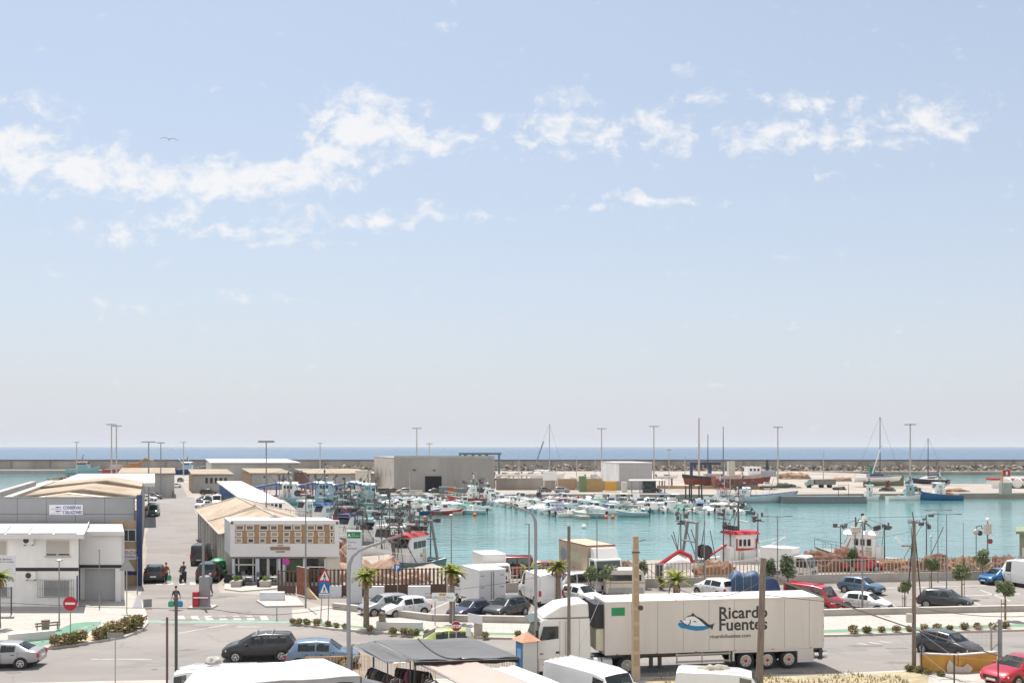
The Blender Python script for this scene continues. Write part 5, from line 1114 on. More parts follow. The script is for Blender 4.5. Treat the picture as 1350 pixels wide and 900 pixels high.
cable('pale stay slanting up before the trailer refrigeration unit', [D(757, 869, 52), D(795, 780, 54.6)], .014, STEEL)
cable('dark wire crossing low over the left plaza', [D(-40, 792, 60), D(130, 800, 60), D(232, 802, 58)], .014, BLACK)
cable('dark cable drooping over the port entrance crossing', [D(232, 801.5, 60), D(275, 802, 62), D(320, 808.5, 63), D(363, 810, 63), D(400, 807, 62), D(450, 799, 60)], .016, BLACK)
cable('wire crossing the white box truck rear in the car park', [D(560, 782, 70), D(668, 768, 72), D(735, 755, 74), D(800, 748, 76)], .012, BLACK)
# ---- signs
SIGNR = M('sign_red_face', (.48, .008, .02), .4, var=.05); SIGNB = M('sign_blue_face', (.01, .12, .38), .4, var=.05); SIGNW = M('sign_white_face', (.75, .75, .75), .4, var=.03)
def disc(r, y, m_, nm, parent, n=28, z=0, x=0, th=.012): return MB().cyl((x, y, z), (x, y - th, z), r, n=n).build(nm, m_, parent)
def post(t, h, x=0, r=.035): return MB().cyl((x, .04, 0), (x, .04, h), r, n=8).build('post', STEEL, t)
Y = 66.4; s_ = Y / F
t = thing('no_entry_sign', 'round red no entry sign on a post among the plaza shrubs', 'sign', G(92.5, 835)); zc = (835 - 795) * s_
post(t, zc); p_ = disc(.47, 0, SIGNR, 'sign_disc', t, z=zc); wpart('white_bar', p_, SIGNW, (-.33, .33, -.022, -.0125, zc - .07, zc + .07))
Y = 55.2; s_ = Y / F; zc = EYE - (825 - HY) * s_
t = thing('stop_sign', 'red octagonal stop sign facing the camera behind the shade net', 'sign', Vector(((601.5 - CX) * s_, Y, 0))); post(t, zc)
m = MB(); 
for r, th, mt in ((.30, .012, 0), (.275, .017, 1)):
    m.slab([(r * math.cos(PI / 8 + k * PI / 4), 0, zc + r * math.sin(PI / 8 + k * PI / 4)) for k in range(8)], (0, -th, 0), mt)
p_ = m.build('sign_plate', [SIGNW, M('stop_red', (.30, .01, .025), .4)], t); text('STOP', .24, SIGNW, p_, (0, -.02, zc - .085), align='CENTER', ext=.003, sx=.85, bold=.012)
t = thing('lane_sign', 'white square sign turned edgewise right of the stop sign', 'sign', Vector(((617 - CX) * 54.6 / F, 54.6, 0)), math.radians(50)); zc = EYE - (832 - HY) * 54.6 / F; post(t, zc)
MB().slab([(-.18, -.02, zc - .2), (.2, -.02, zc - .32), (.24, -.02, zc + .12), (-.16, -.02, zc + .28)], (0, .02, 0)).build('sign_plate', SIGNW, t)
# roundabout of pedestrian signs
t = thing('pedestrian_sign', 'red triangle and blue square pedestrian crossing signs on two posts', 'sign', G(427.5, 823.5)); s_ = G(427.5, 823.5).y / F; q = lambda x, y_: ((x - 427.5) * s_, (823.5 - y_) * s_)
for a, b in (((-.28), 2.3), (.25, 3.9)): MB().tube([(a, .05, 0), (a + .12, .05, b)], .035, 7).build('post', STEEL, t)
tri = [(418.5, 766), (437, 766.5), (428.5, 747.5)]; m = MB(); m.slab([(q(*p_)[0], 0, q(*p_)[1]) for p_ in tri], (0, -.012, 0)); tp = m.build('warning_triangle', SIGNR, t)
cx_, cy_ = 428, 760.2; m = MB().slab([(q(cx_ + (x - cx_) * .68, cy_ + (y - cy_) * .68)[0], -.013, q(cx_ + (x - cx_) * .68, cy_ + (y - cy_) * .68)[1]) for x, y in tri], (0, -.008, 0)); m.build('triangle_face', SIGNW, tp)
def walker(parent, x, z, h, y, m_):
    m = MB(); k = h
    m.cyl((x, y, z + .9 * k), (x, y - .004, z + .9 * k), .09 * k, n=10)
    for P in ([(-.1, .75), (.1, .78), (.08, .45), (-.08, .45)], [(-.08, .47), (.02, .47), (-.12, .0), (-.22, .02)], [(-.02, .47), (.08, .47), (.24, .02), (.14, .0)], [(.08, .76), (.24, .5), (.2, .47), (.05, .66)], [(-.08, .74), (-.24, .52), (-.2, .48), (-.05, .64)]):
        m.slab([(x + a * k, y, z + b * k) for a, b in P], (0, -.004, 0))
    m.build('walking_figure', m_, parent)
walker(tp, q(428, 0)[0], q(0, 764.5)[1], .5, -.023, BLACK)
m = MB().box(q(420, 0)[0], q(434.5, 0)[0], -.014, -.002, q(0, 784)[1], q(0, 766.8)[1]); bp_ = m.build('blue_square', SIGNB, t)
m = MB().slab([(q(422, 0)[0], -.015, q(0, 781)[1]), (q(433, 0)[0], -.015, q(0, 781)[1]), (q(427.5, 0)[0], -.015, q(0, 768.5)[1])], (0, -.005, 0)); m.build('white_triangle', SIGNW, bp_); walker(bp_, q(427.5, 0)[0], q(0, 780.6)[1], .42, -.021, BLACK)
wpart('white_strip', bp_, SIGNW, (q(420.3, 0)[0], q(434.2, 0)[0], -.02, -.0145, q(0, 783.6)[1], q(0, 782)[1]))
t = thing('parking_sign', 'blue square parking sign with a white P before the brown fence', 'sign', G(524, 786.5)); s_ = 82.6 / F; zc = (786.5 - 748) * s_; post(t, zc); p_ = wpart('sign_plate', t, SIGNB, (-.28, .28, -.012, 0, zc - .28, zc + .28)); text('P', .55, SIGNW, p_, (0, -.016, zc - .19), align='CENTER', ext=.003, bold=.02)
t = thing('no_parking_sign', 'round magenta no parking sign before the cafe windows', 'sign', G(377, 777)); s_ = 86.8 / F; zc = (777 - 740) * s_; post(t, zc, r=.025); p_ = disc(.33, 0, M('faded_red', (.5, .03, .12), .5), 'sign_disc', t, z=zc); disc(.25, -.0125, M('faded_violet', (.36, .05, .34), .5), 'sign_face', p_, z=zc, th=.005)
# direction arrow
t = thing('direction_sign', 'white arrow shaped direction sign with an orange road plate beside the palm', 'sign', G(573.5, 826)); s_ = G(573.5, 826).y / F; q = lambda x, y_: ((x - 573.5) * s_, (826 - y_) * s_)
post(t, q(0, 792)[1]); post(t, q(0, 792)[1], q(597, 0)[0], .05)
p_ = MB().slab([(q(x, 0)[0], 0, q(0, y_)[1]) for x, y_ in ((569.3, 781), (598, 780.6), (604, 787), (598, 792.3), (569.3, 791.5))], (0, -.03, 0)).build('arrow_board', SIGNW, t)
MB().slab([(q(x, 0)[0], -.031, q(0, y_)[1]) for x, y_ in ((599.3, 782.6), (601, 782.6), (604.0, 787), (601, 791.2), (599.3, 791.2), (602, 787))], (0, -.004, 0)).build('arrow_point', DARKM, p_)
wpart('road_plate', p_, YELLOW, (q(579, 0)[0], q(588, 0)[0], -.036, -.0305, q(0, 784.6)[1], q(0, 781.6)[1])); text('A-2233', .13, BLACK, p_, (q(583.5, 0)[0], -.038, q(0, 784.2)[1]), align='CENTER', ext=.001)
text('CAÑOS DE MECA', .19, BLACK, p_, (q(583, 0)[0], -.032, q(0, 788.2)[1]), align='CENTER', ext=.002); text('ZAHORA', .15, BLACK, p_, (q(583.5, 0)[0], -.032, q(0, 791)[1]), align='CENTER', ext=.002)
# port totem
t = thing('port_totem', 'tall white totem with a green panel at its top beside the palm', 'sign', G(466.5, 797)); s_ = G(466.5, 797).y / F
TOT = M('totem_white', (.58, .58, .6), .5, var=.05); hh = (797 - 699.5) * s_
MB().box(-.57, .57, 0, .55, .15, hh).build('slab', TOT, t); MB().box(-.95, .8, -.25, .8, 0, .148).build('plinth', M('plinth_dark', (.2, .2, .21), .8), t)
p_ = wpart('green_panel', t, M('totem_green', (.01, .2, .07), .5), (-.53, .53, -.012, -.002, hh - .58, hh - .08)); text('A', .34, SIGNW, p_, (-.48, -.016, hh - .45), ext=.003, bold=.015); text('Junta', .12, SIGNW, p_, (-.16, -.016, hh - .27), ext=.002); text('de Andalucía', .115, SIGNW, p_, (-.16, -.016, hh - .42), ext=.002)
for i, w_ in enumerate(('Puerto', 'de', 'Barbate')): text(w_, .24, M('totem_text', (.13, .13, .15), .6), t, (-.47, -.003, hh - .95 - .25 * i), ext=.002)
# board at the left edge, back of triangle sign, small signs
t = thing('information_board', 'large white information board on posts at the left edge behind the palm', 'sign', G(3, 812)); s_ = G(3, 812).y / F
p_ = MB().box(-1.6, .98, -.04, 0, (812 - 773) * s_, (812 - 731.5) * s_).build('board', M('board_white', (.6, .6, .63), .6, var=.04), t)
for x in (-1.1, .63): MB().cyl((x, .06, 0), (x, .06, 3.9), .05, n=8).build('post', DARKM, t)
text('Parque de Barbate', .22, BLACK, p_, (.72, -.044, (812 - 737.8) * s_), align='RIGHT', ext=.002); text('mejora de la travesía', .19, BLACK, p_, (.86, -.044, (812 - 741) * s_), align='RIGHT', ext=.002)
t = thing('triangle_sign', 'grey back of a triangular road sign at the plaza corner', 'sign', G(166.8, 806.5, .12)); s_ = G(166.8, 806.5).y / F; post(t, (806.5 - 734) * s_, r=.04)
MB().slab([((x - 166.8) * s_, 0, (806.5 - y_) * s_) for x, y_ in ((157, 752.5), (178, 753), (167, 735))], (0, .015, 0)).build('sign_plate', M('sign_back_grey', (.27, .28, .27), .6), t)
t = thing('street_sign', 'small dark back of a sign on a thin post at the near kerb', 'sign', Vector(((151.5 - CX) * 47.6 / F, 47.6, 0))); zc = EYE - (837 - HY) * 47.6 / F; post(t, zc, r=.03); wpart('sign_plate', t, M('sign_back_dark', (.2, .19, .18), .7), (-.36, .42, -.02, 0, zc - .12, zc + .13))
t = thing('leaflet_box', 'white boxed notice on a concrete pedestal behind the stop sign', 'sign', G(626, 838.5)); MB().box(-.05, .5, -.2, .2, 0, .95).build('pedestal', CONC, t); MB().slab([(-.45, -.3, 1.0), (.5, -.3, .85), (.5, -.3, 1.4), (-.45, -.3, 1.6)], (0, .06, 0)).build('notice', SIGNW, t)
# port entrance furniture
t = thing('barrier_machine', 'red and grey barrier cabinet on the small island at the port entrance', 'barrier', G(264, 801)); MB().box(-.55, -.1, -.2, .3, 0, 1.25).build('cabinet', REDP, t); MB().box(-.12, .62, .05, .55, .0, 2.4).build('cabinet', M('cabinet_grey', (.25, .25, .26), .6), t); MB().box(-.5, .75, -.3, -.21, .75, .95).build('boom', REDP, t); MB().box(-.45, .7, -.312, -.302, .8, .9).build('white_band', WHITE, t); MB().box(-.8, 1.1, -.6, .9, -.05, .13).build('kerb_base', CONCP, t)
t = thing('bottle_bank', 'green dome bottle bank beside the market building', 'recycling bin', G(287, 760)); MB().lathe([(.5, 0), (.78, .15), (.8, 1.15), (.66, 1.6), (.3, 1.78), (.01, 1.8)], n=20).build('body', M('bottle_bank_green', (.01, .26, .11), .45), t, smooth=40); MB().cyl((0, -.7, 1.35), (0, -.76, 1.35), .14, n=12).build('opening', BLACK, t)
def planter(label, px, py):
    t = thing('stone_planter', label, 'planter', G(px, py), 0, 'stone planters'); MB().loft([[(-a, -a, z), (a, -a, z), (a, a, z), (-a, a, z)] for a, z in ((.38, 0), (.46, .62), (.4, .63))]).build('pot', CONC, t); return t
PLANTS = [(planter('stone planter of green leaves beside the left scooter', 312, 774), Vector((0, 0, .62))), (planter('stone planter of green leaves right of the dark scooter', 350, 774), Vector((0, 0, .62)))]
tag(MB().lathe([(.28, 0), (.28, .03), (.16, .05), (.03, .75), (.01, .76)], n=12).build('traffic_cone', ORANGE, None, G(194, 754)), 'orange traffic cone beside the navy corner column', 'cone')
tag(MB().cyl((0, 0, 0), (0, 0, .95), .04, .03, 8).build('marker_post', GREENP, None, G(365, 818)), 'slim green flexible marker post at the crossing', 'bollard')
t = thing('folding_board', 'white folding sign board at the corner of the plaza', 'sign', G(183, 800, .12)); MB().slab([(-.38, -.3, 0), (.35, -.3, 0), (.1, 0, 1.0), (-.12, 0, 1.0)], (0, .05, 0)).build('front_panel', SIGNW, t); MB().slab([(.38, -.1, 0), (.95, .1, 0), (.95, .1, .62), (.38, -.1, .62)], (0, .05, 0)).build('back_panel', M('board_grey', (.2, .21, .21), .7), t)
# orange wall, wire fence on the right
wallthing('orange_wall', 'low orange wall with a peeled white patch behind the red sedan', [tuple(D(1213, 880, 55.4))[:2], tuple(D(1262, 880, 55.0))[:2], tuple(D(1312, 880, 55.8))[:2]], 0, .95, .25, M('orange_wall_paint', (.5, .27, .06), .9, var=.2, sc_=.8), CONCP)
c = D(1262, 880, 54.85); m = MB().slab([(-.55, 0, .05), (.7, 0, .05), (.85, 0, .3), (.55, 0, .55), (.3, 0, .35), (-.1, 0, .42), (-.45, 0, .75), (-.6, 0, .4)], (0, -.02, 0)); o = m.build('peeled_patch', M('peeled_render', (.5, .45, .4), .9, var=.2), None); o.parent = [x for x in bpy.data.objects if x.name.startswith('orange_wall')][0]; o.location = (c.x - D(1213, 880, 55.4).x, c.y - 55.4 - .03, 0)
def wire_fence(label, P, h, sp, mat, mesh=True):
    P = [Vector((*p, 0)) for p in P]; o0 = P[0].copy(); t = thing('wire_fence', label, 'fence', o0, 0, 'wire fences')
    for p in P: MB().cyl(p - o0, p - o0 + Vector((0, 0, h)), .04, n=8).build('post', mat, t)
    m = MB()
    for a, b in zip(P, P[1:]):
        for z in (.15, h * .5, h - .1): m.tube([a - o0 + Vector((0, 0, z)), b - o0 + Vector((0, 0, z))], .008, 4)
    m.build('wire', STEEL, t); return t
wire_fence('dark post and wire fence on the dry verge before the orange wall', [tuple(D(1215, 880, 54.6))[:2], tuple(D(1258, 880, 48.5))[:2], tuple(D(1316, 880, 47.5))[:2]], 2.35, .2, DARKM)
t = thing('mesh_gate', 'steel mesh gate on a thick post behind the red sedan', 'gate', D(1275, 880, 56.4)); t.location.z = 0
wd = (1316 - 1275) * 56.4 / F; m = MB()
for i in range(24): m.box(i * wd / 24, i * wd / 24 + .008, 0, .008, 1.0, 2.4)
for i in range(10): m.box(0, wd, .009, .017, 1.0 + i * .155, 1.008 + i * .155)
m.build('mesh_panel', STEEL, t); m = MB(); m.tube([(wd * .78, 0, .2), (wd * .78, 0, 2.25), (wd, 0, 2.6)], .05, 7); m.tube([(wd * .78, 0, 1.0), (wd, 0, 1.35)], .04, 7); m.build('frame', STEEL, t); MB().cyl((wd + .1, 0, 0), (wd + .1, 0, 2.7), .12, n=10).build('post', GREYP, t)
# little kiosk pillar with tiled cap
Y = 53.0; t = thing('tiled_pillar', 'square white pillar with a terracotta tiled cap and a blue panel beside the market', 'pillar', Vector(((694 - CX) * Y / F, Y, 0)), math.radians(28)); z1 = EYE - (843 - HY) * Y / F
MB().box(-.42, .42, -.42, .42, 0, z1).build('shaft', M('pillar_render', (.5, .49, .48), .85, var=.06), t)
m = MB(); m.add([(-.6, -.6, z1 + .003), (.6, -.6, z1 + .003), (.6, .6, z1 + .003), (-.6, .6, z1 + .003), (0, 0, z1 + .42)], [(0, 1, 4), (1, 2, 4), (2, 3, 4), (3, 0, 4), (3, 2, 1, 0)]); m.build('tiled_cap', M('cap_tiles', (.55, .28, .17), .85, var=.12, mode='brick', size=.35), t)
p_ = wpart('blue_panel', t, M('panel_blue', (.03, .16, .36), .5), (-.445, -.422, -.36, .36, .75, z1 - .08)); m = MB().box(-.452, -.4455, -.2, .2, 1.3, 1.8); m.build('panel_emblem', M('emblem_pale_blue', (.2, .4, .6), .5), p_)
# ---------------------------------------------------------------- plants
def leafmat(name, c1, c2, tr=.25):
    m = M(name, c1, .75, 0, .25, 2.2, col2=c2); b = m.node_tree.nodes['Principled BSDF']; b.inputs['Specular IOR Level'].default_value = .25
    return m
FIC = leafmat('ficus_leaf', (.12, .155, .07), (.21, .25, .13)); SHR = leafmat('dry_shrub_leaf', (.2, .165, .075), (.34, .27, .14)); PAL = leafmat('palm_leaf', (.15, .19, .03), (.28, .29, .06)); PALD = leafmat('dry_palm_leaf', (.3, .2, .09), (.36, .26, .12)); LTG = leafmat('planter_leaf', (.12, .2, .03), (.2, .3, .06))
DKP = leafmat('dark_leaf', (.085, .115, .06), (.16, .19, .105))
BARK = M('bark', (.22, .165, .12), .95, var=.25, sc_=5, bump=.4)
def leaves(m, c, rad, n, size, rr, flat=1.0, hollow=.35, mi=0):
    for _ in range(n):
        d = Vector((rr.gauss(0, 1), rr.gauss(0, 1), rr.gauss(0, 1))).normalized(); k = (hollow + (1 - hollow) * rr.random() ** .6)
        p = Vector(c) + Vector((d.x * rad[0], d.y * rad[1], d.z * rad[2])) * k
        a = Vector((rr.uniform(-1, 1), rr.uniform(-1, 1), rr.uniform(-.6, 1))).normalized(); b = a.cross(Vector((rr.uniform(-1, 1), rr.uniform(-1, 1), rr.uniform(-1, 1)))).normalized(); s = size * rr.uniform(.6, 1.4)
        m.add([p - a * s, p + b * s * .45, p + a * s, p - b * s * .45], [(0, 1, 2, 3)], mi)
def make_tree(seed, h, crown, lobes=7, n=150, size=.13, mat=FIC, stake=True):
    rr = random.Random(seed); t = thing('street_tree', 'tree', 'tree')
    m = MB().tube([(0, 0, 0), (.04, .02, h * .5), (0, 0, h + .2)], [.07, .06, .045], 7)
    for k in range(5): a = k * 1.26; m.tube([(0, 0, h), (math.cos(a) * crown[0] * .45, math.sin(a) * crown[1] * .45, h + crown[2] * (.4 + .3 * rr.random()))], [.035, .012], 5)
    m.build('trunk', BARK, t)
    c = MB(); zc = h + crown[2] * .75
    for k in range(lobes):
        d = Vector((rr.uniform(-1, 1), rr.uniform(-1, 1), rr.uniform(-.8, .9))); d = d.normalized() * rr.uniform(.35, .72)
        leaves(c, (d.x * crown[0], d.y * crown[1], zc + d.z * crown[2]), (crown[0] * .5, crown[1] * .5, crown[2] * .48), n, size, rr)
    c.build('crown', mat, t, fix=False)
    if stake:
        m = MB()
        for x in (-.25, .22): m.cyl((x, .1, 0), (x, .1, h * .9), .03, n=5)
        m.box(-.25, .22, .08, .11, h * .7, h * .75); m.build('stake', M('stake_wood', (.3, .22, .15), .9), t)
    return t
TP = [make_tree(11, 1.75, (.66, .66, .72), 8, 130, .11), make_tree(12, 1.6, (.78, .74, .76), 9, 130, .11), make_tree(13, 1.2, (.9, .85, 1.05), 10, 130, .12, mat=DKP, stake=False)]
TG = 'small round street trees in the car park'
for i, (k, x, y, s, lab) in enumerate([
    (0, 1193, 806, .8, 'small round tree with a low tuft beside the white hatchback'), (0, 1228, 780, 1.0, 'round headed tree left of the braced lamp posts by the fence'), (1, 1268, 788.5, 1.0, 'staked round tree in the middle of the right car park'), (0, 1325, 819, 1.0, 'staked round tree on the pavement at the right'),
    (1, 779, 788, .95, 'dark round tree before the brown curtain truck'), (1, 803, 789, 1.0, 'dark round tree left of the cream caravan'), (2, 1012, 781, .95, 'dense tree behind the leaning utility pole'), (2, 1039, 782, 1.05, 'dense tree in front of the white truck cab'), (2, 1122, 762, .95, 'dark dense tree before the red car behind the fence'),
    (1, 1296, 766, 1.05, 'broad tree against the fence left of the blue car'), (2, 845, 775, .8, 'dark tree behind the concrete pole'), (2, 712, 776, .7, 'dark tree behind the tall white van')]):
    dup(TP[k], lab, G(x, y), R.random() * 6, TG, s)
for p in TP: drop(p)
def make_palm(seed, h, fl=1.5, nf=22, dead=10):
    rr = random.Random(seed); t = thing('palm_tree', 'palm', 'palm tree')
    m = MB(); rings = []
    for i in range(13):
        z = h * i / 12; r = (.21 - .06 * i / 12) * (1 + .08 * (i % 2)); rings.append([(r * math.cos(2 * PI * k / 9), r * math.sin(2 * PI * k / 9), z) for k in range(9)])
    m.loft(rings); m.build('trunk', M('palm_trunk', (.2, .16, .12), .95, var=.3, sc_=5, bump=.5), t)
    def fronds(n, e0, e1, mat, L_, nm):
        c = MB()
        for k in range(n):
            a = 2 * PI * k / n + rr.uniform(-.3, .3); e = rr.uniform(e0, e1); d = Vector((math.cos(a), math.sin(a), 0)); pts = []; p = Vector((0, 0, h)); el_ = e
            for i in range(7): pts.append(p.copy()); p = p + (d * math.cos(el_) + Vector((0, 0, math.sin(el_)))) * L_ / 6; el_ -= .2
            c.tube(pts, .015, 3); sd = Vector((-d.y, d.x, 0))
            for i in range(2, 7):
                for s in (1, -1):
                    for j in range(3):
                        b = pts[i - 1].lerp(pts[i], j * .33); tp = b + (sd * s * .5 + d * .35 + Vector((0, 0, -.12 + rr.uniform(-.08, .1)))) * (L_ * .36 * (1.15 - .09 * i)); w_ = (pts[i] - pts[i - 1]).normalized() * .055
                        c.add([b - w_, b + w_, tp], [(0, 1, 2)])
        c.build(nm, mat, t, fix=False)
    fronds(nf, .1, 1.35, PAL, fl, 'crown'); fronds(dead, -.9, -.2, PALD, fl * .75, 'dead_fronds')
    return t
PP = [make_palm(21, 3.5, 1.12, 34, 14), make_palm(22, 3.0, 1.05, 34, 14), make_palm(23, 1.0, 1.3, 20, 4)]
for k, x, y, s, lab in [(0, 483, 828, 1.0, 'palm tree with a thick trunk beside the white port totem'), (0, 596, 822.5, 1.02, 'palm tree behind the white direction arrow'), (1, 736, 800, 1.02, 'palm tree between the white panel van and the window van'), (2, 891, 786, 1.2, 'short palm with wide fronds before the fence behind the trailer'), (2, 700, 772, 1.1, 'dark fan palm behind the fence by the dark red cars'), (0, -3, 829, 1.0, 'palm tree in front of the white information board at the left edge'), (2, 872, 777, .6, 'tiny palm shoot left of the short palm')]:
    dup(PP[k], lab, G(x, y), R.random() * 6, 'palm trees along the car park', s)
for p in PP: drop(p)
def make_shrub(seed, n=420, mat=SHR, rad=(.40, .40, .34), size=.075):
    rr = random.Random(seed); m = MB(); 
    for k in range(7):
        a = rr.uniform(0, 6.3); q = rr.uniform(.05, .42); leaves(m, (math.cos(a) * q * rad[0], math.sin(a) * q * rad[1], rad[2] * rr.uniform(.5, 1.0)), (rad[0] * .6, rad[1] * .6, rad[2] * .55), n // 7, size, rr)
    m.v = [(x, y, max(z, .01)) for x, y, z in m.v]
    return tag(m.build('shrub', mat, fix=False), 'shrub', 'shrub')
SP = [make_shrub(31), make_shrub(32), make_shrub(33, mat=leafmat('green_shrub_leaf', (.14, .145, .05), (.26, .24, .10)))]
rows_ = [('right verge', [(1125, 834.5), (1144, 834), (1163, 833.3), (1182, 832.8), (1199, 832.2), (1219, 831.7), (1236, 831.3), (1253, 830.6), (1272, 830), (1289, 829.4), (1308, 828.8), (1326, 828)], .98),
         ('verge by the market', [(386, 821.5), (395, 822), (404, 822.7), (418, 824), (432, 825.5), (443, 827), (455, 828.5), (488, 832), (517, 835), (532, 836), (540, 836.4), (548, 836.8), (563, 837.5), (614, 839), (639, 840.2), (697, 841.5), (683, 838.5)], .85)]
for nm, ps, s in rows_:
    for i, (x, y) in enumerate(ps):
        dup(SP[i % 3 if nm != 'right verge' else (i * 2) % 3], f'rounded dry shrub, {nth(i)} from the left along the {nm}', G(x, y, .12), R.random() * 6, 'shrubs along the green cycle path', s * R.uniform(.85, 1.12))
for i, (x, y, s) in enumerate([(74, 851, 1.0), (84, 849.5, 1.1), (94, 848, 1.2), (106, 846, 1.15), (128, 842.5, 1.1), (139, 840.5, 1.25), (150, 837, 1.4), (161, 834, 1.35), (172, 831.5, 1.5), (181, 828, 1.35), (169, 827, 1.2)]):
    dup(SP[i % 3], f'bushy olive shrub, {nth(i)} from the left on the plaza corner bed', G(x, y, .12), R.random() * 6, 'shrubs on the plaza corner bed', s * 1.35)
for i, (x, y, s) in enumerate([(1200, 884.5, .9), (1211, 886, .8), (1222, 888, .7), (1240, 891, .7)]):
    dup(SP[2], f'low green weed clump, {nth(i)} from the left on the dry verge by the braced pole', G(x, y), R.random() * 6, 'weed clumps on the dry verge', s)
for t, off in PLANTS:
    o = make_shrub(int(t.location.x * 10) % 97 + 100, 160, LTG, (.4, .38, .3), .09); o.parent = t; o.location = off; o.name = 'plant'
    for k in ('label', 'category'): del o[k]
for x, y, s, lab in [(1000, 785, 1.3, 'loose green bush at the foot of the leaning pole line'), (1022, 787, 1.2, 'grey green bush between the two dense trees'), (886, 773, .9, 'pale shrub against the fence wall behind the short palm'), (760, 790, .8, 'yellow green bush at the white window van'), (820, 790, .9, 'dry sandy bush before the cream caravan')]:
    dup(SP[2], lab, G(x, y), R.random() * 6, None, s)
for p in SP: bpy.data.objects.remove(p)
# dry grass on the near verge
m = MB(); rr = random.Random(5)
for i in range(9000):
    x = rr.uniform(8, 44); y = rr.uniform(44, 54.2 + x * .05)
    if mnoise.noise(Vector((x * .35, y * .5, 0))) < -.02: continue
    a = rr.uniform(0, 6.3); h = rr.uniform(.08, .26); l = Vector((math.cos(a), math.sin(a), 0)) * .04; tp = Vector((rr.uniform(-.12, .12), rr.uniform(-.12, .12), h)); p = Vector((x, y, .01))
    if 21 < x < 27 and y > 50: continue
    m.add([p - l, p + l, p + tp], [(0, 1, 2)])
tag(m.build('dry_grass', leafmat('dry_grass_blade', (.32, .25, .14), (.36, .30, .18)), fix=False), 'dry yellow grass on the near roadside verge', 'grass', kind='stuff')
# ---------------------------------------------------------------- boats
WZ = -1.4
BWHT = M('boat_white', (.8, .79, .77), .35, var=.06, coat=.3); BBLUE = M('boat_blue', (.03, .11, .25), .4, var=.1); BRED = M('boat_red', (.40, .05, .045), .45, var=.12); BTEAL = M('boat_pale_teal', (.30, .44, .47), .45, var=.1)
BGREY = M('boat_grey', (.16, .18, .19), .5, var=.15); BCREAM = M('boat_cream', (.5, .46, .38), .5, var=.1); BDECK = M('boat_deck', (.62, .6, .56), .7, var=.1); BDARK = M('boat_dark', (.03, .035, .05), .4); ANTIF = M('antifouling_red', (.27, .06, .05), .7, var=.15)
COVB = M('boat_cover_blue', (.04, .12, .34), .7, var=.15); COVN = M('boat_cover_navy', (.04, .04, .1), .7, var=.15); COVG = M('boat_cover_green', (.03, .22, .12), .7, var=.15); BSTRIPE = M('boat_stripe_blue', (.06, .14, .3), .4)
def hull(L_, B, fb, bow, draft=.4, n=12, flare=.75, stern=.85, full=2.6):
    """rings from stern to bow; returns rings and a sheer function; waterline at z = 0"""
    rings = []; sheer = []
    for i in range(n + 1):
        u = i / n; x = -L_ / 2 + L_ * u
        b = B / 2 * (stern + (1 - stern) * min(1, u * 2.5)) * max(0.0, 1 - max(0, (u - .35) / .65) ** full)
        z = fb + (bow - fb) * max(0, (u - .25) / .75) ** 2
        b = max(b, .03); xk = x - (L_ * .09 * u * u if u > .5 else 0); k = draft * (1 - max(0, u - .75) * 3.2)
        rings.append([(x, b, z), (x - (x - xk) * .35, b * (flare + .18), z * .45), (xk + (x - xk) * .4, b * flare, 0), (xk, b * .3, -k), (xk, -b * .3, -k), (xk + (x - xk) * .4, -b * flare, 0), (x - (x - xk) * .35, -b * (flare + .18), z * .45), (x, -b, z)])
        sheer.append((x, b, z))
    return rings, sheer
def hull_parts(t, L_, B, fb, bow, hm, dm=None, deckz=-.08, rail=None, band=None, **k):
    rings, sh = hull(L_, B, fb, bow, **k)
    m = MB().loft(rings, 0, False, False); n = len(rings[0])
    m.add(rings[0], [tuple(range(n))])
    if band is not None:      # painted band just below the sheer
        pass
    # gunwale
    ins = [(x, b * .86 - .02, z) for x, b, z in sh]
    for s in (1, -1):
        m.loft([[(x, s * b, z), (x, s * max(.01, b2), z), (x, s * max(.01, b2), z + deckz - .02)] for (x, b, z), (_, b2, _) in zip(sh, ins)], 1, False, False)
    o = m.build('hull', [hm, rail or BWHT], t, smooth=40)
    d = MB(); d.loft([[(x, max(.01, b2), z + deckz), (x, -max(.01, b2), z + deckz)] for (x, b, z), (_, b2, _) in zip(sh, ins)], 0, False, False); d.build('deck', dm or BDECK, t, fix=False)
    return sh
def outboard(t, x, col=BDARK, y=0):
    m = MB(); m.ell((x - .25, y, .95), .28, .2, .3, 0, 8, 5, zmin=-.8); m.box(x - .33, x - .15, y - .06, y + .06, -.3, .75); m.box(x - .15, x + .05, y - .12, y + .12, .55, .8)
    return m.build('outboard_motor', col, t, smooth=50)
def boat_open():
    t = thing('motor_boat', 'b', 'boat'); hull_parts(t, 5.6, 2.1, .75, 1.15, BWHT, None, -.35)
    c = MB(); c.slab([(-.5, -.4, .4), (-.1, -.4, .4), (0, -.4, 1.35), (-.3, -.4, 1.4)], (0, .8, 0)); c.build('console', BWHT, t)
    MB().slab([(-.02, -.42, 1.35), (.1, -.38, 1.72), (.1, .38, 1.72), (-.02, .42, 1.35)], (.03, 0, 0)).build('windscreen', GLASS, t)
    MB().box(-1.3, -.8, -.5, .5, .42, .9).build('seat', M('seat_cover', (.5, .48, .45), .7), t); outboard(t, -2.8); return t
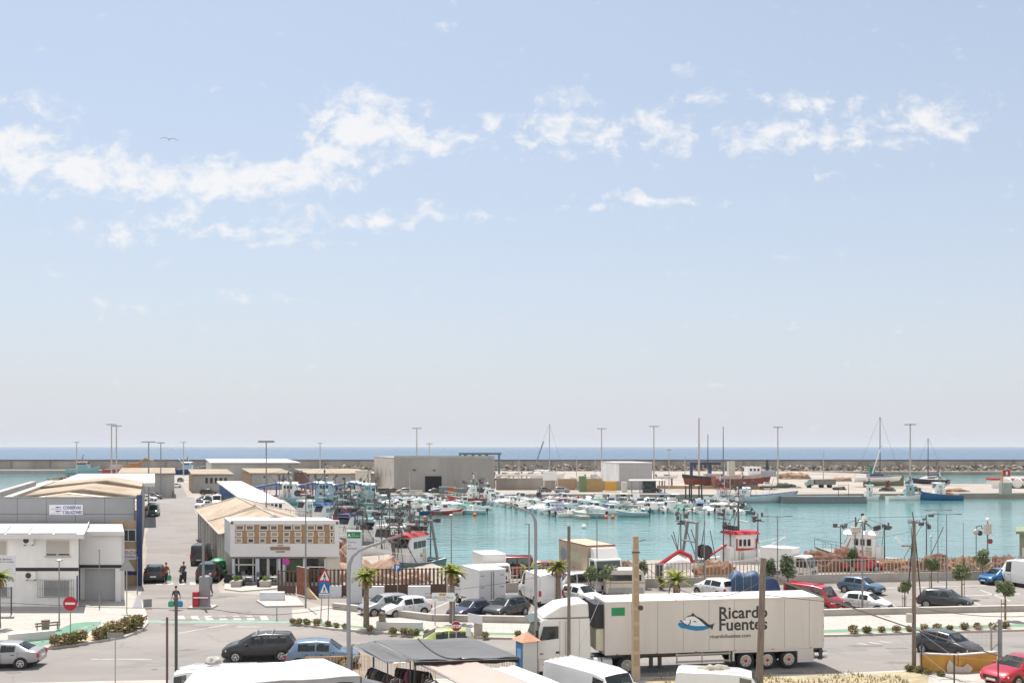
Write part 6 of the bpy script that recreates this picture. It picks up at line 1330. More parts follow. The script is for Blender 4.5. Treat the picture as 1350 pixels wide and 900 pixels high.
def boat_cabin():
    t = thing('cabin_boat', 'b', 'boat'); hull_parts(t, 6.4, 2.4, .85, 1.3, BWHT, None, -.3)
    MB().loft([[(x, -b, z0), (x, b, z0), (x, b * .86, z1), (x, -b * .86, z1)] for x, b, z0, z1 in ((-.3, .95, .6, 2.05), (.9, .9, .7, 2.05), (1.5, .75, .85, 1.35), (2.3, .4, 1.05, 1.15))]).build('cabin', BWHT, t)
    m = MB()
    for s in (1, -1): m.slab([(-.15, s * .93, 1.35), (.85, s * .9, 1.35), (.85, s * .82, 1.9), (-.15, s * .85, 1.9)], (0, s * .03, 0))
    m.slab([(1.0, -.74, 1.95), (1.0, .74, 1.95), (1.46, .7, 1.42), (1.46, -.7, 1.42)], (.04, 0, .03)); m.build('window', GLASS, t)
    MB().box(-.7, 1.1, -.88, .88, 2.06, 2.13).build('cabin_roof', BWHT, t); m = MB(); m.tube([(2.9, .2, 1.2), (2.6, .5, 1.75), (1.7, .8, 1.6)], .025, 4); m.tube([(2.9, -.2, 1.2), (2.6, -.5, 1.75), (1.7, -.8, 1.6)], .025, 4); m.build('bow_rail', CHROME, t); outboard(t, -3.15); return t
def boat_cover():
    t = thing('covered_boat', 'b', 'boat'); sh = hull_parts(t, 5.4, 2.1, .75, 1.1, BWHT, None, -.1)
    MB().loft([[(x, -b * 1.02, z - .05), (x, -b * .9, z + .03), (x, 0, z + .55 * math.sin(PI * min(1, max(0, (x + 2.9) / 5.6))) + .03), (x, b * .9, z + .03), (x, b * 1.02, z - .05)] for x, b, z in sh[:-1]]).build('cover', COVB, t, smooth=60); outboard(t, -2.7, BGREY); return t
def boat_small():
    t = thing('dinghy', 'b', 'boat'); hull_parts(t, 4.2, 1.65, .5, .8, BWHT, None, -.3)
    for x in (-1.0, .3): MB().box(x - .14, x + .14, -.6, .6, .36, .42).build('thwart', WOOD, t)
    outboard(t, -2.1); return t
def boat_speed():
    t = thing('cuddy_boat', 'b', 'boat'); hull_parts(t, 6.0, 2.3, .8, 1.2, BWHT, None, -.4)
    MB().loft([[(x, -b, z0), (x, b, z0), (x, b * .7, z1), (x, -b * .7, z1)] for x, b, z0, z1 in ((.2, .98, .75, 1.35), (1.2, .85, .9, 1.3), (2.5, .3, 1.1, 1.18))]).build('foredeck', BWHT, t)
    MB().slab([(-.05, -.7, 1.85), (-.05, .7, 1.85), (.5, .8, 1.33), (.5, -.8, 1.33)], (.05, 0, .02)).build('windscreen', GLASS, t)
    b = MB(); b.slab([(-1.9, -.9, 2.0), (-.1, -.9, 2.1), (-.1, .9, 2.1), (-1.9, .9, 2.0)], (0, 0, .06)); b.build('bimini_top', COVN, t)
    for s in (1, -1): m = MB(); m.tube([(-1.7, s * .88, 2.0), (-1.2, s * .95, .8), (-.2, s * .88, 2.08)], .025, 4); m.build('bimini_frame', CHROME, t)
    outboard(t, -2.95); return t
BP = {'open': boat_open(), 'cabin': boat_cabin(), 'cover': boat_cover(), 'small': boat_small(), 'speed': boat_speed()}
BN = {'open': 'console boat', 'cabin': 'cabin boat', 'cover': 'boat under # cover', 'small': 'low dinghy', 'speed': 'boat with # top'}
def row(desc, a, b, n, heading, group, seed, kinds=('open', 'cabin', 'cover', 'speed', 'small', 'open', 'speed'), jit=.3, first=0):
    rr = random.Random(seed); A = G(*a, WZ); B_ = G(*b, WZ)
    for i in range(n):
        k = rr.choice(kinds); p = A.lerp(B_, i / max(1, n - 1)) + Vector((rr.uniform(-jit, jit), rr.uniform(-jit, jit), 0))
        cv, cn = rr.choice([(COVB, 'blue'), (BWHT, 'white'), (COVN, 'navy'), (BCREAM, 'cream'), (BWHT, 'white')]) if rr.random() < .85 else (COVG, 'green')
        hc, hn = rr.choice([(BWHT, 'white')] * 6 + [(BTEAL, 'pale teal'), (BCREAM, 'cream'), (BBLUE, 'blue')])
        cols = {'hull': {0: hc}, 'cover': {0: cv}, 'bimini_top': {0: cv}, 'outboard_motor': {0: rr.choice([BDARK, BGREY, BDARK, BWHT])}}
        dup(BP[k], f'{hn} {BN[k].replace("#", cn)}, {nth(i)} from left, {desc}', p, heading + rr.uniform(-.12, .12), group, rr.uniform(.95, 1.14), cols)
def pontoon(label, a, b, w_=2.0):
    A = G(*a, WZ + .55); B_ = G(*b, WZ + .55); t = thing('floating_pontoon', label, 'pontoon', A, 0, 'floating pontoons'); d = (B_ - A).normalized(); n = Vector((-d.y, d.x, 0)) * w_ / 2; q = B_ - A
    MB().prism([n[:2], (q + n)[:2], (q - n)[:2], (-n)[:2]], -.5, .0).build('walkway', M('pontoon_deck', (.4, .36, .31), .9, var=.1), t)
    for f_ in (.05, .35, .65, .97): MB().cyl(q * f_ + n * 1.1 + Vector((0, 0, -2)), q * f_ + n * 1.1 + Vector((0, 0, 1.6)), .18, n=8).build('pile', CONC, t)
    return math.atan2(d.y, d.x)
h1 = pontoon('left marina pontoon reaching out below the big warehouse', (509, 661), (604, 675))
MG = 'small boats moored at the marina pontoons'
row('left pontoon front row', (488, 661.5), (582, 676.5), 15, h1 + PI / 2, MG, 1)
row('left pontoon back row', (528, 661), (630, 672.5), 13, h1 - PI / 2, MG, 2)
row('left pontoon second back row', (548, 660.8), (612, 666), 7, h1 - PI / 2, MG, 12, ('cabin', 'speed', 'open'))
h2 = pontoon('middle marina pontoon reaching out below the yard wall', (662, 661), (772, 680))
row('middle pontoon front row', (646, 662), (752, 681), 16, h2 + PI / 2, MG, 3)
row('middle pontoon back row', (690, 661.2), (806, 678), 15, h2 - PI / 2, MG, 4)
row('middle pontoon far row', (724, 660.6), (815, 668), 10, h2 - PI / 2, MG, 13, ('cabin', 'speed', 'open', 'cover'))
h3 = pontoon('right marina pontoon before the two beached ships', (806, 664), (975, 673), 1.6)
row('right pontoon front row', (838, 674.5), (972, 677.5), 12, PI / 2 + .15, MG, 5)
row('right pontoon middle row', (805, 667), (980, 671), 14, -PI / 2 + .2, MG, 6)
row('right pontoon far row', (775, 660.8), (955, 664), 12, PI / 2 + .2, MG, 7)
def one(k, px, py, hd, lab, cols, s=1.0): return dup(BP[k], lab, G(px, py, WZ), math.radians(hd), MG, s, cols)
one('small', 561, 678, 8, 'blue hulled open boat lying across the end of the left pontoon', {'hull': {0: BBLUE}}, 1.6); one('small', 590, 678, 4, 'red hulled open boat lying beside the blue one at the left pontoon end', {'hull': {0: BRED}}, 1.65)
one('open', 622, 677.5, 178, 'pale teal boat with a dark outboard at the right end of the left pontoon', {'hull': {0: BTEAL}}, 1.05); one('speed', 776, 682, 172, 'pale teal boat lying across the end of the middle pontoon', {'hull': {0: BTEAL}, 'bimini_top': {0: BWHT}}, 1.1)
one('open', 833, 681, 184, 'long white boat with an aqua waterline right of the red buoys', {'hull': {0: BTEAL}}, 1.15); one('small', 741, 663.5, 2, 'long red hulled boat behind the middle pontoon', {'hull': {0: BRED}}, 2.4); one('small', 940, 670, 3, 'long white lifeboat with a green cover strip before the barge', {}, 1.9)
one('open', 972, 677, 185, 'grey boat with a dark outboard at the right end of the right pontoon', {'hull': {0: BGREY}}, 1.0)
def buoy(label, px, py, m_=ORANGE): tag(MB().ell((0, 0, .25), .42, .42, .42, 0, 10, 6, zmin=-.9).build('buoy', m_, None, G(px, py, WZ), smooth=60), label, 'buoy', 'orange mooring buoys')
for i, (x, y, lab) in enumerate([(560, 684, 'orange buoy below the blue hulled boat'), (626, 680, 'orange buoy below the pale teal boat'), (799, 683, 'left orange buoy between the two teal boats'), (808, 683, 'right orange buoy between the two teal boats'), (924, 677.5, 'orange buoy among the stems of the right pontoon'), (770, 696, 'small pale buoy alone in the open basin')]): buoy(lab, x, y, ORANGE if i < 5 else WHITE)
for p in BP.values(): drop(p)
# ---- fishing vessels
def trawler(label, loc, rz, L_=16, B=5, hm=BWHT, wm=BWHT, roofm=BWHT, fb=1.5, bow=3.2, wx=.15, wl=.22, mast=6.0, gantry=True, drum=None, seed=1, group='fishing boats in the harbour', name='fishing_boat', stripe=None, winr=True, boom=True, rig=False, hoop=False, whs=1.0):
    rr = random.Random(seed); t = thing(name, label, 'fishing boat', loc, rz, group)
    sh = hull_parts(t, L_, B, fb, bow, hm, None, -.55, rail=stripe or BWHT, draft=1.2, full=2.8)
    x0, x1 = L_ * (wx - wl / 2), L_ * (wx + wl / 2); bw = B * .29; dz = fb - .5; wh = (3.3 if L_ < 14 else 3.9) * whs
    MB().loft([[(x, -bw, dz), (x, bw, dz), (x, bw * .95, z1), (x, -bw * .95, z1)] for x, z1 in ((x0, dz + wh), (x1 - .5, dz + wh), (x1, dz + wh - 1.1))]).build('wheelhouse', wm, t)
    MB().loft([[(x, -bw * 1.12, z), (x, bw * 1.12, z), (x, bw * .8, z + .3), (x, -bw * .8, z + .3)] for x, z in ((x0 - .4, dz + wh + .02), (x1 + .1, dz + wh + .02))]).build('wheelhouse_roof', roofm, t)
    MB().box(x0 - .6, x0 - .02, -bw * .8, bw * .8, dz, dz + wh * .6).build('casing', wm, t)
    for s in (1, -1):
        for i in range(3): xx = x0 + .4 + i * (x1 - x0 - 1.2) / 3; MB().box(xx, xx + (x1 - x0 - 1.2) / 3 - .25, s * bw - .04, s * bw + .04, dz + wh - 1.2, dz + wh - .5).build('window', GLASS, t)
        MB().box(x0 + .3, x0 + .95, s * bw - .03, s * bw + .035, dz + .1, dz + wh - 1.4).build('door', BCREAM, t)
    MB().slab([(x1 + .02, -bw * .8, dz + wh - 1.05), (x1 + .02, bw * .8, dz + wh - 1.05), (x1 - .42, bw * .8, dz + wh - .2), (x1 - .42, -bw * .8, dz + wh - .2)], (.06, 0, .02)).build('window', GLASS, t)
    mz = dz + wh + .35
    m = MB(); xm = (x0 + x1) / 2 - .3; m.cyl((xm, 0, mz), (xm, 0, mz + mast), .13, .06, 7); m.tube([(xm - 1.2, -.8, mz), (xm, 0, mz + mast * .6)], .05, 5); m.tube([(xm - 1.2, .8, mz), (xm, 0, mz + mast * .6)], .05, 5); m.box(xm - .06, xm + .06, -1.1, 1.1, mz + mast * .55, mz + mast * .55 + .1); m.box(xm - .05, xm + .05, -.6, .6, mz + mast * .8, mz + mast * .8 + .08); m.build('mast', M('mast_dark', (.14, .13, .13), .7, var=.2), t)
    for i, (dx_, dy_, zz) in enumerate(((0, .9, .58), (0, -.9, .58), (0, .5, .83), (.2, 0, .98), (-.2, 0, .7))): MB().cbox((xm + dx_, dy_, mz + mast * zz), .3, .3, .35, 0).build('mast_lamp', DARKM if i % 2 else WHITE, t)
    MB().box(xm + .4, xm + .6, -.9, .9, mz + .9, mz + 1.05).build('radar', WHITE, t)
    m = MB()
    for i in range(5): m.box(x0 - .2, x0 + .15, -bw + i * bw * .42, -bw + i * bw * .42 + .32, mz + .1, mz + .6)
    m.build('life_raft_rack', M('rack_dark', (.07, .065, .06), .8, var=.3), t)
    if gantry:
        g = MB(); xg = -L_ * .36
        for s in (1, -1): g.cyl((xg, s * B * .36, fb - .4), (xg + .5, s * B * .22, fb + 4.2), .16, n=6)
        g.cyl((xg + .5, -B * .26, fb + 4.2), (xg + .5, B * .26, fb + 4.2), .16, n=6); g.cyl((xg, -B * .3, fb + 2.2), (xg, B * .3, fb + 2.2), .1, n=6); g.build('gantry', GREYP, t)
        MB().lathe([(.2, -.5), (.75, -.5), (.75, -.42), (.35, -.38), (.35, .38), (.75, .42), (.75, .5), (.2, .5)], (xg + 1.9, 0, fb + 1.0), 'y', 14).build('net_drum', DARKM, t, smooth=40)
    if boom:
        MB().tube([(x0 - .4, 0, mz - 1.5), (x0 - L_ * .2, rr.uniform(-1, 1), mz - 1.5 + L_ * (.08 if boom is REDP else .2) * (-1 if boom is REDP else 1))], .12, 6).build('boom', boom if not isinstance(boom, bool) else GREYP, t)
    if drum: MB().ell((-L_ * .2, 0, fb - .3), 1.5, 1.3, 1.0, 0, 10, 5, zmin=0).build('net_pile', drum, t, smooth=60)
    rl = MB(); ps = [(x, b * .96, z + .9) for x, b, z in sh[6:]]; rl.tube(ps, .035, 4); rl.tube([(x, -y, z) for x, y, z in ps], .035, 4)
    for x, y, z in ps:
        for s in (1, -1): rl.cyl((x, s * y, z - .95), (x, s * y, z), .03, n=4)
    rl.build('bow_railing', WHITE if seed % 2 else GREYP, t)
    for i in range(6):
        MB().cbox((-L_ * .42 + rr.random() * L_ * .3, rr.uniform(-1, 1) * B * .25, fb - .52), rr.uniform(.5, 1.0), rr.uniform(.4, .7), rr.uniform(.4, .8), 0, rr.random()).build('deck_crate', rr.choice([BBLUE, BRED, BCREAM, DARKM, BTEAL]), t)
    if gantry or rig:
        q = MB(); D_ = lambda: rr.uniform(-1, 1)
        for xx, hh in ((x0 - .8, mast * .9), (x1 + .6, mast * .7), (-L_ * .42, 3.6)):
            yy = D_() * .4; zb = fb - .4; q.cyl((xx, yy, zb), (xx, yy, mz + hh * .55), .085, .05, 6); q.box(xx - .05, xx + .05, yy - 1.2, yy + 1.2, mz + hh * .3, mz + hh * .3 + .09); q.tube([(xx, yy, mz + hh * .5), (xx + D_() * 2.5, yy + D_() * 2, fb)], .035, 4); q.tube([(xx, yy, mz + hh * .5), (xm, 0, mz + mast * .9)], .03, 4)
            for k in range(5): q.cbox((xx + D_() * .5, yy + D_() * 1.1, mz + hh * (.1 + .4 * rr.random())), rr.uniform(.15, .5), rr.uniform(.15, .5), rr.uniform(.15, .5), 0, rr.random())
        for k in range(7): a_ = (rr.uniform(-L_ * .45, L_ * .3), D_() * B * .4, fb); q.tube([a_, (a_[0] + D_() * 2, a_[1] * .5, fb + rr.uniform(1.5, 4.5))], .05, 4)
        q.build('rigging', M('rigging_dark', (.12, .11, .105), .8, var=.4, sc_=1), t)
        q = MB()
        for k in range(16): a_ = 2 * PI * k / 16; b_ = 2 * PI * (k + 1) / 16; q.cyl((x1 + 1.2, math.cos(a_) * .95, mz + .2 + math.sin(a_) * .95), (x1 + 1.2, math.cos(b_) * .95, mz + .2 + math.sin(b_) * .95), .12, n=5)
        q.cyl((x1 + 1.2, 0, fb - .3), (x1 + 1.2, 0, mz - .75), .14, n=6)
        if hoop: q.build('net_hoist', M('rigging_dark', (.12, .11, .105), .8), t)
    if winr: MB().lathe([(.17, -.04), (.22, 0), (.17, .04), (.12, 0)], (x0 + 1.4, bw + .05, dz + 1.3), 'y', 14).build('life_ring', ORANGE, t)
    return t
NETS = [M('net_' + n_, c_, .95, var=.5, sc_=7, bump=1.0, stretch=(1, 2.2, 3)) for n_, c_ in (('ochre', (.30, .2, .13)), ('rust', (.2, .10, .07)), ('salmon', (.40, .27, .2)), ('orange', (.30, .16, .09)), ('dark', (.06, .06, .05)))]
W = lambda x, y: G(x, y, WZ)
RT = trawler('white trawler with a red wheelhouse roof and crowded mast behind the fence', W(962, 757), math.radians(18), 13.9, 4.6, BWHT, BWHT, M('roof_red', (.42, .02, .03), .5), 1.6, 3.0, .1, .2, 4.6, True, None, 3, boom=REDP, rig=True)
wpart('waist_band', RT, REDP, (-.05, 2.55, -1.42, -1.345, 2.75, 2.93), (.0, .14, -1.42, -1.345, 2.94, 4.0), (2.4, 2.54, -1.42, -1.345, 2.94, 4.0)); wpart('hull_band', RT, REDP, (-6.5, 1.0, -2.12, -2.06, .75, 1.15))
trawler('trawler with a white bridge and black rafts beyond the red car', W(1152, 752), math.radians(150), 13, 4.4, BGREY, BWHT, BWHT, 1.3, 2.4, .1, .25, 1.6, False, None, 4, boom=False, rig=True)
t = thing('lattice_mast', 'grey lattice mast with a lamp box standing on a moored boat beyond the dark tree', 'mast', W(1128, 752), 0); m = MB()
for a in (0, 2.1, 4.2): m.tube([(.55 * math.cos(a), .55 * math.sin(a), .5), (.16 * math.cos(a), .16 * math.sin(a), 4.9)], .05, 5)
for z in (1.5, 2.6, 3.6): m.box(-.4, .4, -.05, .05, z, z + .07)
m.build('lattice', GREYP, t); MB().box(-.5, .5, -.4, .4, 4.3, 4.9).build('lamp_box', BCREAM, t); MB().cyl((0, 0, 4.92), (0, 0, 6.0), .07, n=6).build('antenna', DARKM, t); MB().box(-1, 1, -.6, .6, -.1, 1.3).build('base_box', BRED, t)
# the crowded group at the left quay, then the line across the inner basin
trawler('green hulled seiner with red trimmed white wheelhouse moored beside the brown fence', W(537, 760), math.radians(248), 12, 4.2, M('hull_grey_green', (.12, .17, .16), .5), BWHT, BRED, 1.5, 2.4, -.02, .34, 3.2, True, NETS[4], 5, hoop=True)
trawler('white seiner with blue deck tanks moored left of the green hulled seiner', W(512, 741), math.radians(245), 13, 4.2, BWHT, BWHT, BWHT, 1.4, 2.6, .0, .22, 3.4, True, NETS[4], 6)
trawler('grey seiner with a net hoist ring moored third from the brown fence', W(488, 729), math.radians(242), 13, 4.2, BGREY, BWHT, BTEAL, 1.4, 2.6, -.05, .22, 3.6, True, None, 7, hoop=True)
trawler('white and navy seiner moored behind the port totem', W(464, 719), math.radians(240), 13, 4.2, BWHT, BWHT, NAVY, 1.4, 2.6, .05, .22, 3.6, True, NETS[1], 8)
trawler('small white seiner with square bridge behind the market roof', W(426, 697), math.radians(235), 10, 3.6, BWHT, BWHT, COVB, 1.2, 2.2, .0, .25, 2.4, False, None, 9)
trawler('small cream boat with a round windowed bridge behind the market roof', W(402, 690), math.radians(232), 9, 3.4, BCREAM, BWHT, BWHT, 1.2, 2.0, .0, .25, 1.6, False, None, 10, boom=False)
trawler('dark rigged seiner moored between market roof and totem', W(446, 706), math.radians(238), 12, 4.0, BGREY, BRED, BGREY, 1.4, 2.4, -.1, .2, 4.2, True, NETS[1], 11)
trawler('pale blue trawler left of the line on the inner quay', W(392, 665), math.radians(5), 17, 4.8, BTEAL, BWHT, BWHT, 1.7, 2.8, -.1, .2, 3.5, False, NETS[3], 12, rig=True)
trawler('pale blue trawler with a blue bridge in the middle of the inner quay', W(424, 665.2), math.radians(3), 21, 5, BTEAL, M('bridge_blue', (.3, .42, .55), .5), BTEAL, 1.8, 3.0, .05, .16, 4, True, None, 13, rig=True)
trawler('pale teal trawler at the right end of the inner quay line', W(468, 665), math.radians(4), 17, 4.6, BTEAL, BTEAL, BWHT, 1.4, 2.6, .2, .14, 3, False, NETS[4], 14, rig=True)
trawler('red hulled seiner with a white bridge below the big warehouse', W(614, 664), math.radians(184), 10, 4, BRED, BWHT, BTEAL, 1.4, 2.3, -.15, .22, 2.6, False, NETS[1], 15, rig=True)
trawler('grey launch lying right of the red seiner below the big warehouse', W(636, 664), math.radians(182), 8.5, 3, BGREY, BWHT, BWHT, .9, 1.4, -.1, .16, 1.2, False, None, 16, boom=False)
trawler('long white trawler with a dark red net drum moored at the far quay', W(1001, 662), math.radians(3), 19.5, 5.2, M('hull_pale_blue_white', (.5, .53, .57), .4), BWHT, BWHT, 1.6, 2.9, -.2, .12, 4.0, False, M('net_maroon', (.2, .05, .05), .95, var=.3), 17, rig=True, whs=.62, stripe=BSTRIPE)
trawler('white motor trawler moored left of the long white trawler', W(958, 661), math.radians(4), 11, 4, BWHT, BWHT, BRED, 1.3, 2.0, -.1, .22, 3.0, False, None, 18, whs=.72, boom=False)
trawler('blue hulled trawler with a white bridge moored at the right pier', W(1239, 659), math.radians(178), 11, 3.8, BBLUE, BWHT, BWHT, 1.5, 2.4, .05, .2, 2.6, False, NETS[3], 19)
trawler('white boat with a teal bridge moored before the right pier', W(1192, 659), math.radians(2), 9, 3, BWHT, BTEAL, BTEAL, 1.0, 1.6, .18, .18, 1.5, False, None, 20, boom=False)
trawler('grey white launch moored left of the teal bridged boat', W(1143, 659.5), math.radians(2), 6.5, 2.6, BWHT, BWHT, BWHT, 1.0, 1.5, .1, .2, 1.2, False, None, 21, boom=False)
t = thing('work_barge', 'long dark grey work barge moored before the far quay', 'barge', W(1092, 662.5)); MB().slab([(x, -2.5, z) for x, z in ((-12, 0), (-12, 1.5), (8.5, 1.5), (8.7, .1), (8.4, -.5), (-11.8, -.5))], (0, 5, 0)).build('hull', BGREY, t)
m = MB(); m.tube([(2.5, 0, 1.5), (2.5, 0, 4.3), (5, 0, 4.5), (5, 0, 1.5)], .07, 5); m.build('davit', DARKM, t); MB().box(-12.1, 8.6, -2.6, 2.6, 1.504, 1.62).build('deck_edge', M('barge_edge', (.1, .11, .12), .7), t)
# vessels beyond, at the breakwater
trawler('pale blue tug with a red bridge moored under the breakwater at the far left', Vector((-214, 497, WZ)), 0, 16, 6, BTEAL, BTEAL, BRED, 2.6, 4, .0, .35, 3, False, None, 22, boom=False)
trawler('navy workboat with white derrick moored under the breakwater', Vector((-160, 497, WZ)), 0, 16, 6, NAVY, M('bridge_pale_blue', (.35, .45, .6), .5), BWHT, 2.4, 3.5, -.1, .25, 2.5, False, None, 23, boom=WHITE)
t = thing('dredging_barge', 'low red barge carrying an orange excavator under the breakwater', 'barge', Vector((-188, 497, WZ))); MB().box(-15, 15, -4, 4, -.5, 2.2).build('hull', BRED, t); MB().box(-15.1, 15.1, -4.1, 4.1, 2.204, 2.5).build('deck_edge', M('barge_pink', (.4, .2, .2), .7), t); MB().box(-12, -7, -2, 2, 2.6, 4.5).build('cabin', BCREAM, t)
m = MB(); m.box(-4, 2, -2, 2, 2.6, 5.5); m.tube([(1, 0, 5), (5, 0, 8), (9, 0, 6.5)], .5, 6); m.build('excavator', M('machine_orange', (.4, .2, .08), .7, var=.3), t)
# ships and yachts standing ashore
def ship_ashore(label, px0, px1, ytop, ykeel, Y, rz, hm, hm2, group='ships laid up ashore', deckhouse=True, mm=None):
    a = D(px0, ykeel, Y); b = D(px1, ykeel, Y); L_ = (b.x - a.x) / abs(math.cos(rz)); z0 = a.z; fb = EYE - (ytop - HY) * Y / F - z0
    t = thing('beached_ship', label, 'ship', ((a.x + b.x) / 2, Y, z0), rz, group)
    rings, sh = hull(L_, 7.0, fb * .78, fb * 1.08, draft=.3, flare=.6, full=3.0)
    lo = [[(x, y, max(0, z) if z < .2 else z) for x, y, z in r] for r in rings]
    m = MB().loft(lo, 0, False, False); m.add(lo[0], [tuple(range(8))])
    o = m.build('hull', [hm], t, smooth=50)
    u = MB()
    for s in (1, -1): u.loft([[(x, s * (b_ + .06), z + .25), (x, s * (b_ * .985 + .05), z * .72)] for x, b_, z in sh], 0, False, False)
    u.build('topside', hm2, t, fix=False); d = MB(); d.loft([[(x, b_, z - .3), (x, -b_, z - .3)] for x, b_, z in sh], 0, False, False); d.build('deck', BDECK, t, fix=False)
    for f_ in (-.3, 0, .3): MB().box(L_ * f_ - .4, L_ * f_ + .4, -2.2, 2.2, -z0, .2).build('cradle', RUST, t)
    if deckhouse:
        x = L_ * .13; MB().box(x - 1.2, x + 2.6, -2.2, 2.2, fb * .75, fb * .75 + 2.9).build('deckhouse', BWHT, t); MB().box(x + 2.62, x + 7, -2.4, 2.4, fb * .75, fb * .75 + 1.8).build('deckhouse', M('lilac_grey_house', (.33, .33, .38), .6), t)
        for i in range(3): MB().box(x - .7 + i * 1.1, x - .1 + i * 1.1, -2.24, -2.19, fb * .75 + 1.7, fb * .75 + 2.4).build('window', GLASS, t)
        MB().cyl((x + 5, 0, fb * .75 + 1.81), (x + 5, 0, fb * .75 + 5), .5, .35, 10).build('funnel', DARKM, t); MB().box(x - 6.6, x - 4.8, -1.2, 1.2, fb * .75, fb * .75 + 4.5).build('bridge_tower', BCREAM, t)
    return t, L_, fb
ANR = M('hull_red_brown', (.26, .075, .06), .7, var=.15, sc_=.6)
t, L_, fb = ship_ashore('big beached ship with a rust red hull and pale upper bow behind the slipway screen', 940, 1018, 624.5, 638.5, 292, math.radians(2), ANR, M('faded_pink_topside', (.46, .33, .3), .7, var=.15))
MB().cyl((-L_ * .33, 0, fb * .8), (-L_ * .33, 0, fb * .8 + 14.5), .2, .1, 8).build('mast', M('mast_blue_grey', (.12, .14, .18), .6), t)
t, L_, fb = ship_ashore('beached wooden ketch with a dark topside and red bottom left of the big red ship', 899, 965, 626.5, 638.5, 302, PI + .03, ANR, M('dark_green_topside', (.05, .055, .05), .7, var=.3), deckhouse=False)
m = MB(); m.cyl((L_ * .16, 0, fb * .8), (L_ * .16, 0, fb * .8 + 18), .34, .2, 8); MB().cyl((-L_ * .02, 0, fb * .8), (-L_ * .02, 0, fb * .8 + 13), .16, .1, 8).build('mast', DARKM, t); m.build('mast', M('mast_pinkish', (.5, .42, .38), .6), t); MB().box(-L_ * .3, L_ * .05, -1.5, 1.5, fb * .75, fb * .75 + 1.2).build('deckhouse', M('grey_house', (.3, .3, .3), .6), t)
def yacht(label, px, ybase, Y, L_, hm, mast_h, mm, rz=0.0, lift=1.6, cabin=BWHT, group='yachts and motor boats laid up ashore', stern_mast=None, afloat=False):
    p = Vector(((px - CX) * Y / F, Y, EYE - (ybase - HY) * Y / F)); t = thing('sailing_yacht' if mast_h else 'motor_yacht', label, 'boat', p, rz, group)
    hk = .062 if L_ > 13 else .095; hull_parts(t, L_, L_ * .28, L_ * hk, L_ * hk * 1.45, hm, None, -.1, draft=L_ * .03)
    z = L_ * (hk + .005); MB().loft([[(x, -b, z - .2), (x, b, z - .2), (x, b * .75, z1), (x, -b * .75, z1)] for x, b, z1 in ((-L_ * .2, L_ * .09, z + L_ * .09), (L_ * .08, L_ * .085, z + L_ * .08), (L_ * .28, L_ * .04, z + L_ * .02))]).build('cabin', cabin, t)
    m = MB()
    for s in (1, -1): m.slab([(-L_ * .17, s * L_ * .082, z + L_ * .03), (L_ * .1, s * L_ * .078, z + L_ * .03), (L_ * .08, s * L_ * .072, z + L_ * .065), (-L_ * .17, s * L_ * .073, z + L_ * .07)], (0, s * .06, 0))
    m.build('window', GLASS, t)
    if mast_h:
        MB().cyl((L_ * .05, 0, z), (L_ * .05, 0, z + mast_h), .16, .1, 7).build('mast', mm, t); MB().cyl((L_ * .05, 0, z + 1.3), (-L_ * .36, 0, z + 1.3), .2, .16, 7).build('furled_sail', COVN if mm is DARKM else BWHT, t)
        st = MB(); st.tube([(L_ * .05, 0, z + mast_h), (L_ * .48, 0, z)], .03, 4); st.tube([(L_ * .05, 0, z + mast_h), (-L_ * .48, 0, z - .2)], .03, 4); st.build('stay', DARKM, t)
    else: outboard(t, -L_ * .5)
    if not afloat:
        for f_ in (-.25, .2): MB().box(L_ * f_ - .15, L_ * f_ + .15, -L_ * .1, L_ * .1, -p.z + .0, -.05).build('cradle', RUST, t)
    return t
yacht('white sailing yacht with a leaning pair of masts behind the yard wall', 722, 630, 305, 11, BWHT, 15.5, M('mast_alu', (.4, .42, .44), .5))
yacht('long white motor yacht with a dark mast on the right quay', 1157, 633, 305, 15, BWHT, 18.5, DARKM, 0, cabin=M('cabin_navy_grey', (.2, .22, .28), .5)); yacht('white yacht with dark hull and dark mast afloat behind the right pier', 1226, 636.5, 322, 12, BDARK, 13.3, DARKM, PI, afloat=True)
t = tag(MB().tube([(0, 0, 0), (3.2, 0, 9.5)], .18, 6).build('leaning_spar', M('spar_white', (.6, .6, .58), .5), None, D(1149, 627, 304)), 'pale leaning spar beside the green shed on the right quay', 'spar')
tag(MB().tube([(0, 0, 0), (3.4, 0, 9.8)], .18, 6).build('leaning_spar', M('spar_blue_grey', (.2, .23, .3), .5), None, D(702, 624, 304)), 'blue grey leaning spar beside the white sailing yacht', 'spar')
for px, yb, Y, L_, lab in [(765, 632, 300, 6.5, 'white motor boat with a wheelhouse on the hard left of the white shed'), (785, 630, 310, 6, 'second white motor boat just left of the white shed'), (880, 630, 300, 6.5, 'white motor boat on the hard right of the white shed'), (666, 627, 310, 6, 'white boat hull at the left end of the yard behind the wall'),
                            (683, 627.5, 316, 6, 'pale boat hull second from the left behind the yard wall'), (700, 626.5, 318, 5.5, 'pale dinghy behind the sailing yacht stern'), (1012, 640, 285, 5.5, 'small white boat under the bow of the big red ship'), (658, 632, 300, 5, 'boat with a rusty bottom beside the big warehouse')]:
    yacht(lab, px, yb, Y, L_, BWHT if 'rusty' not in lab else ANR, 0, None, R.choice([0, PI]))
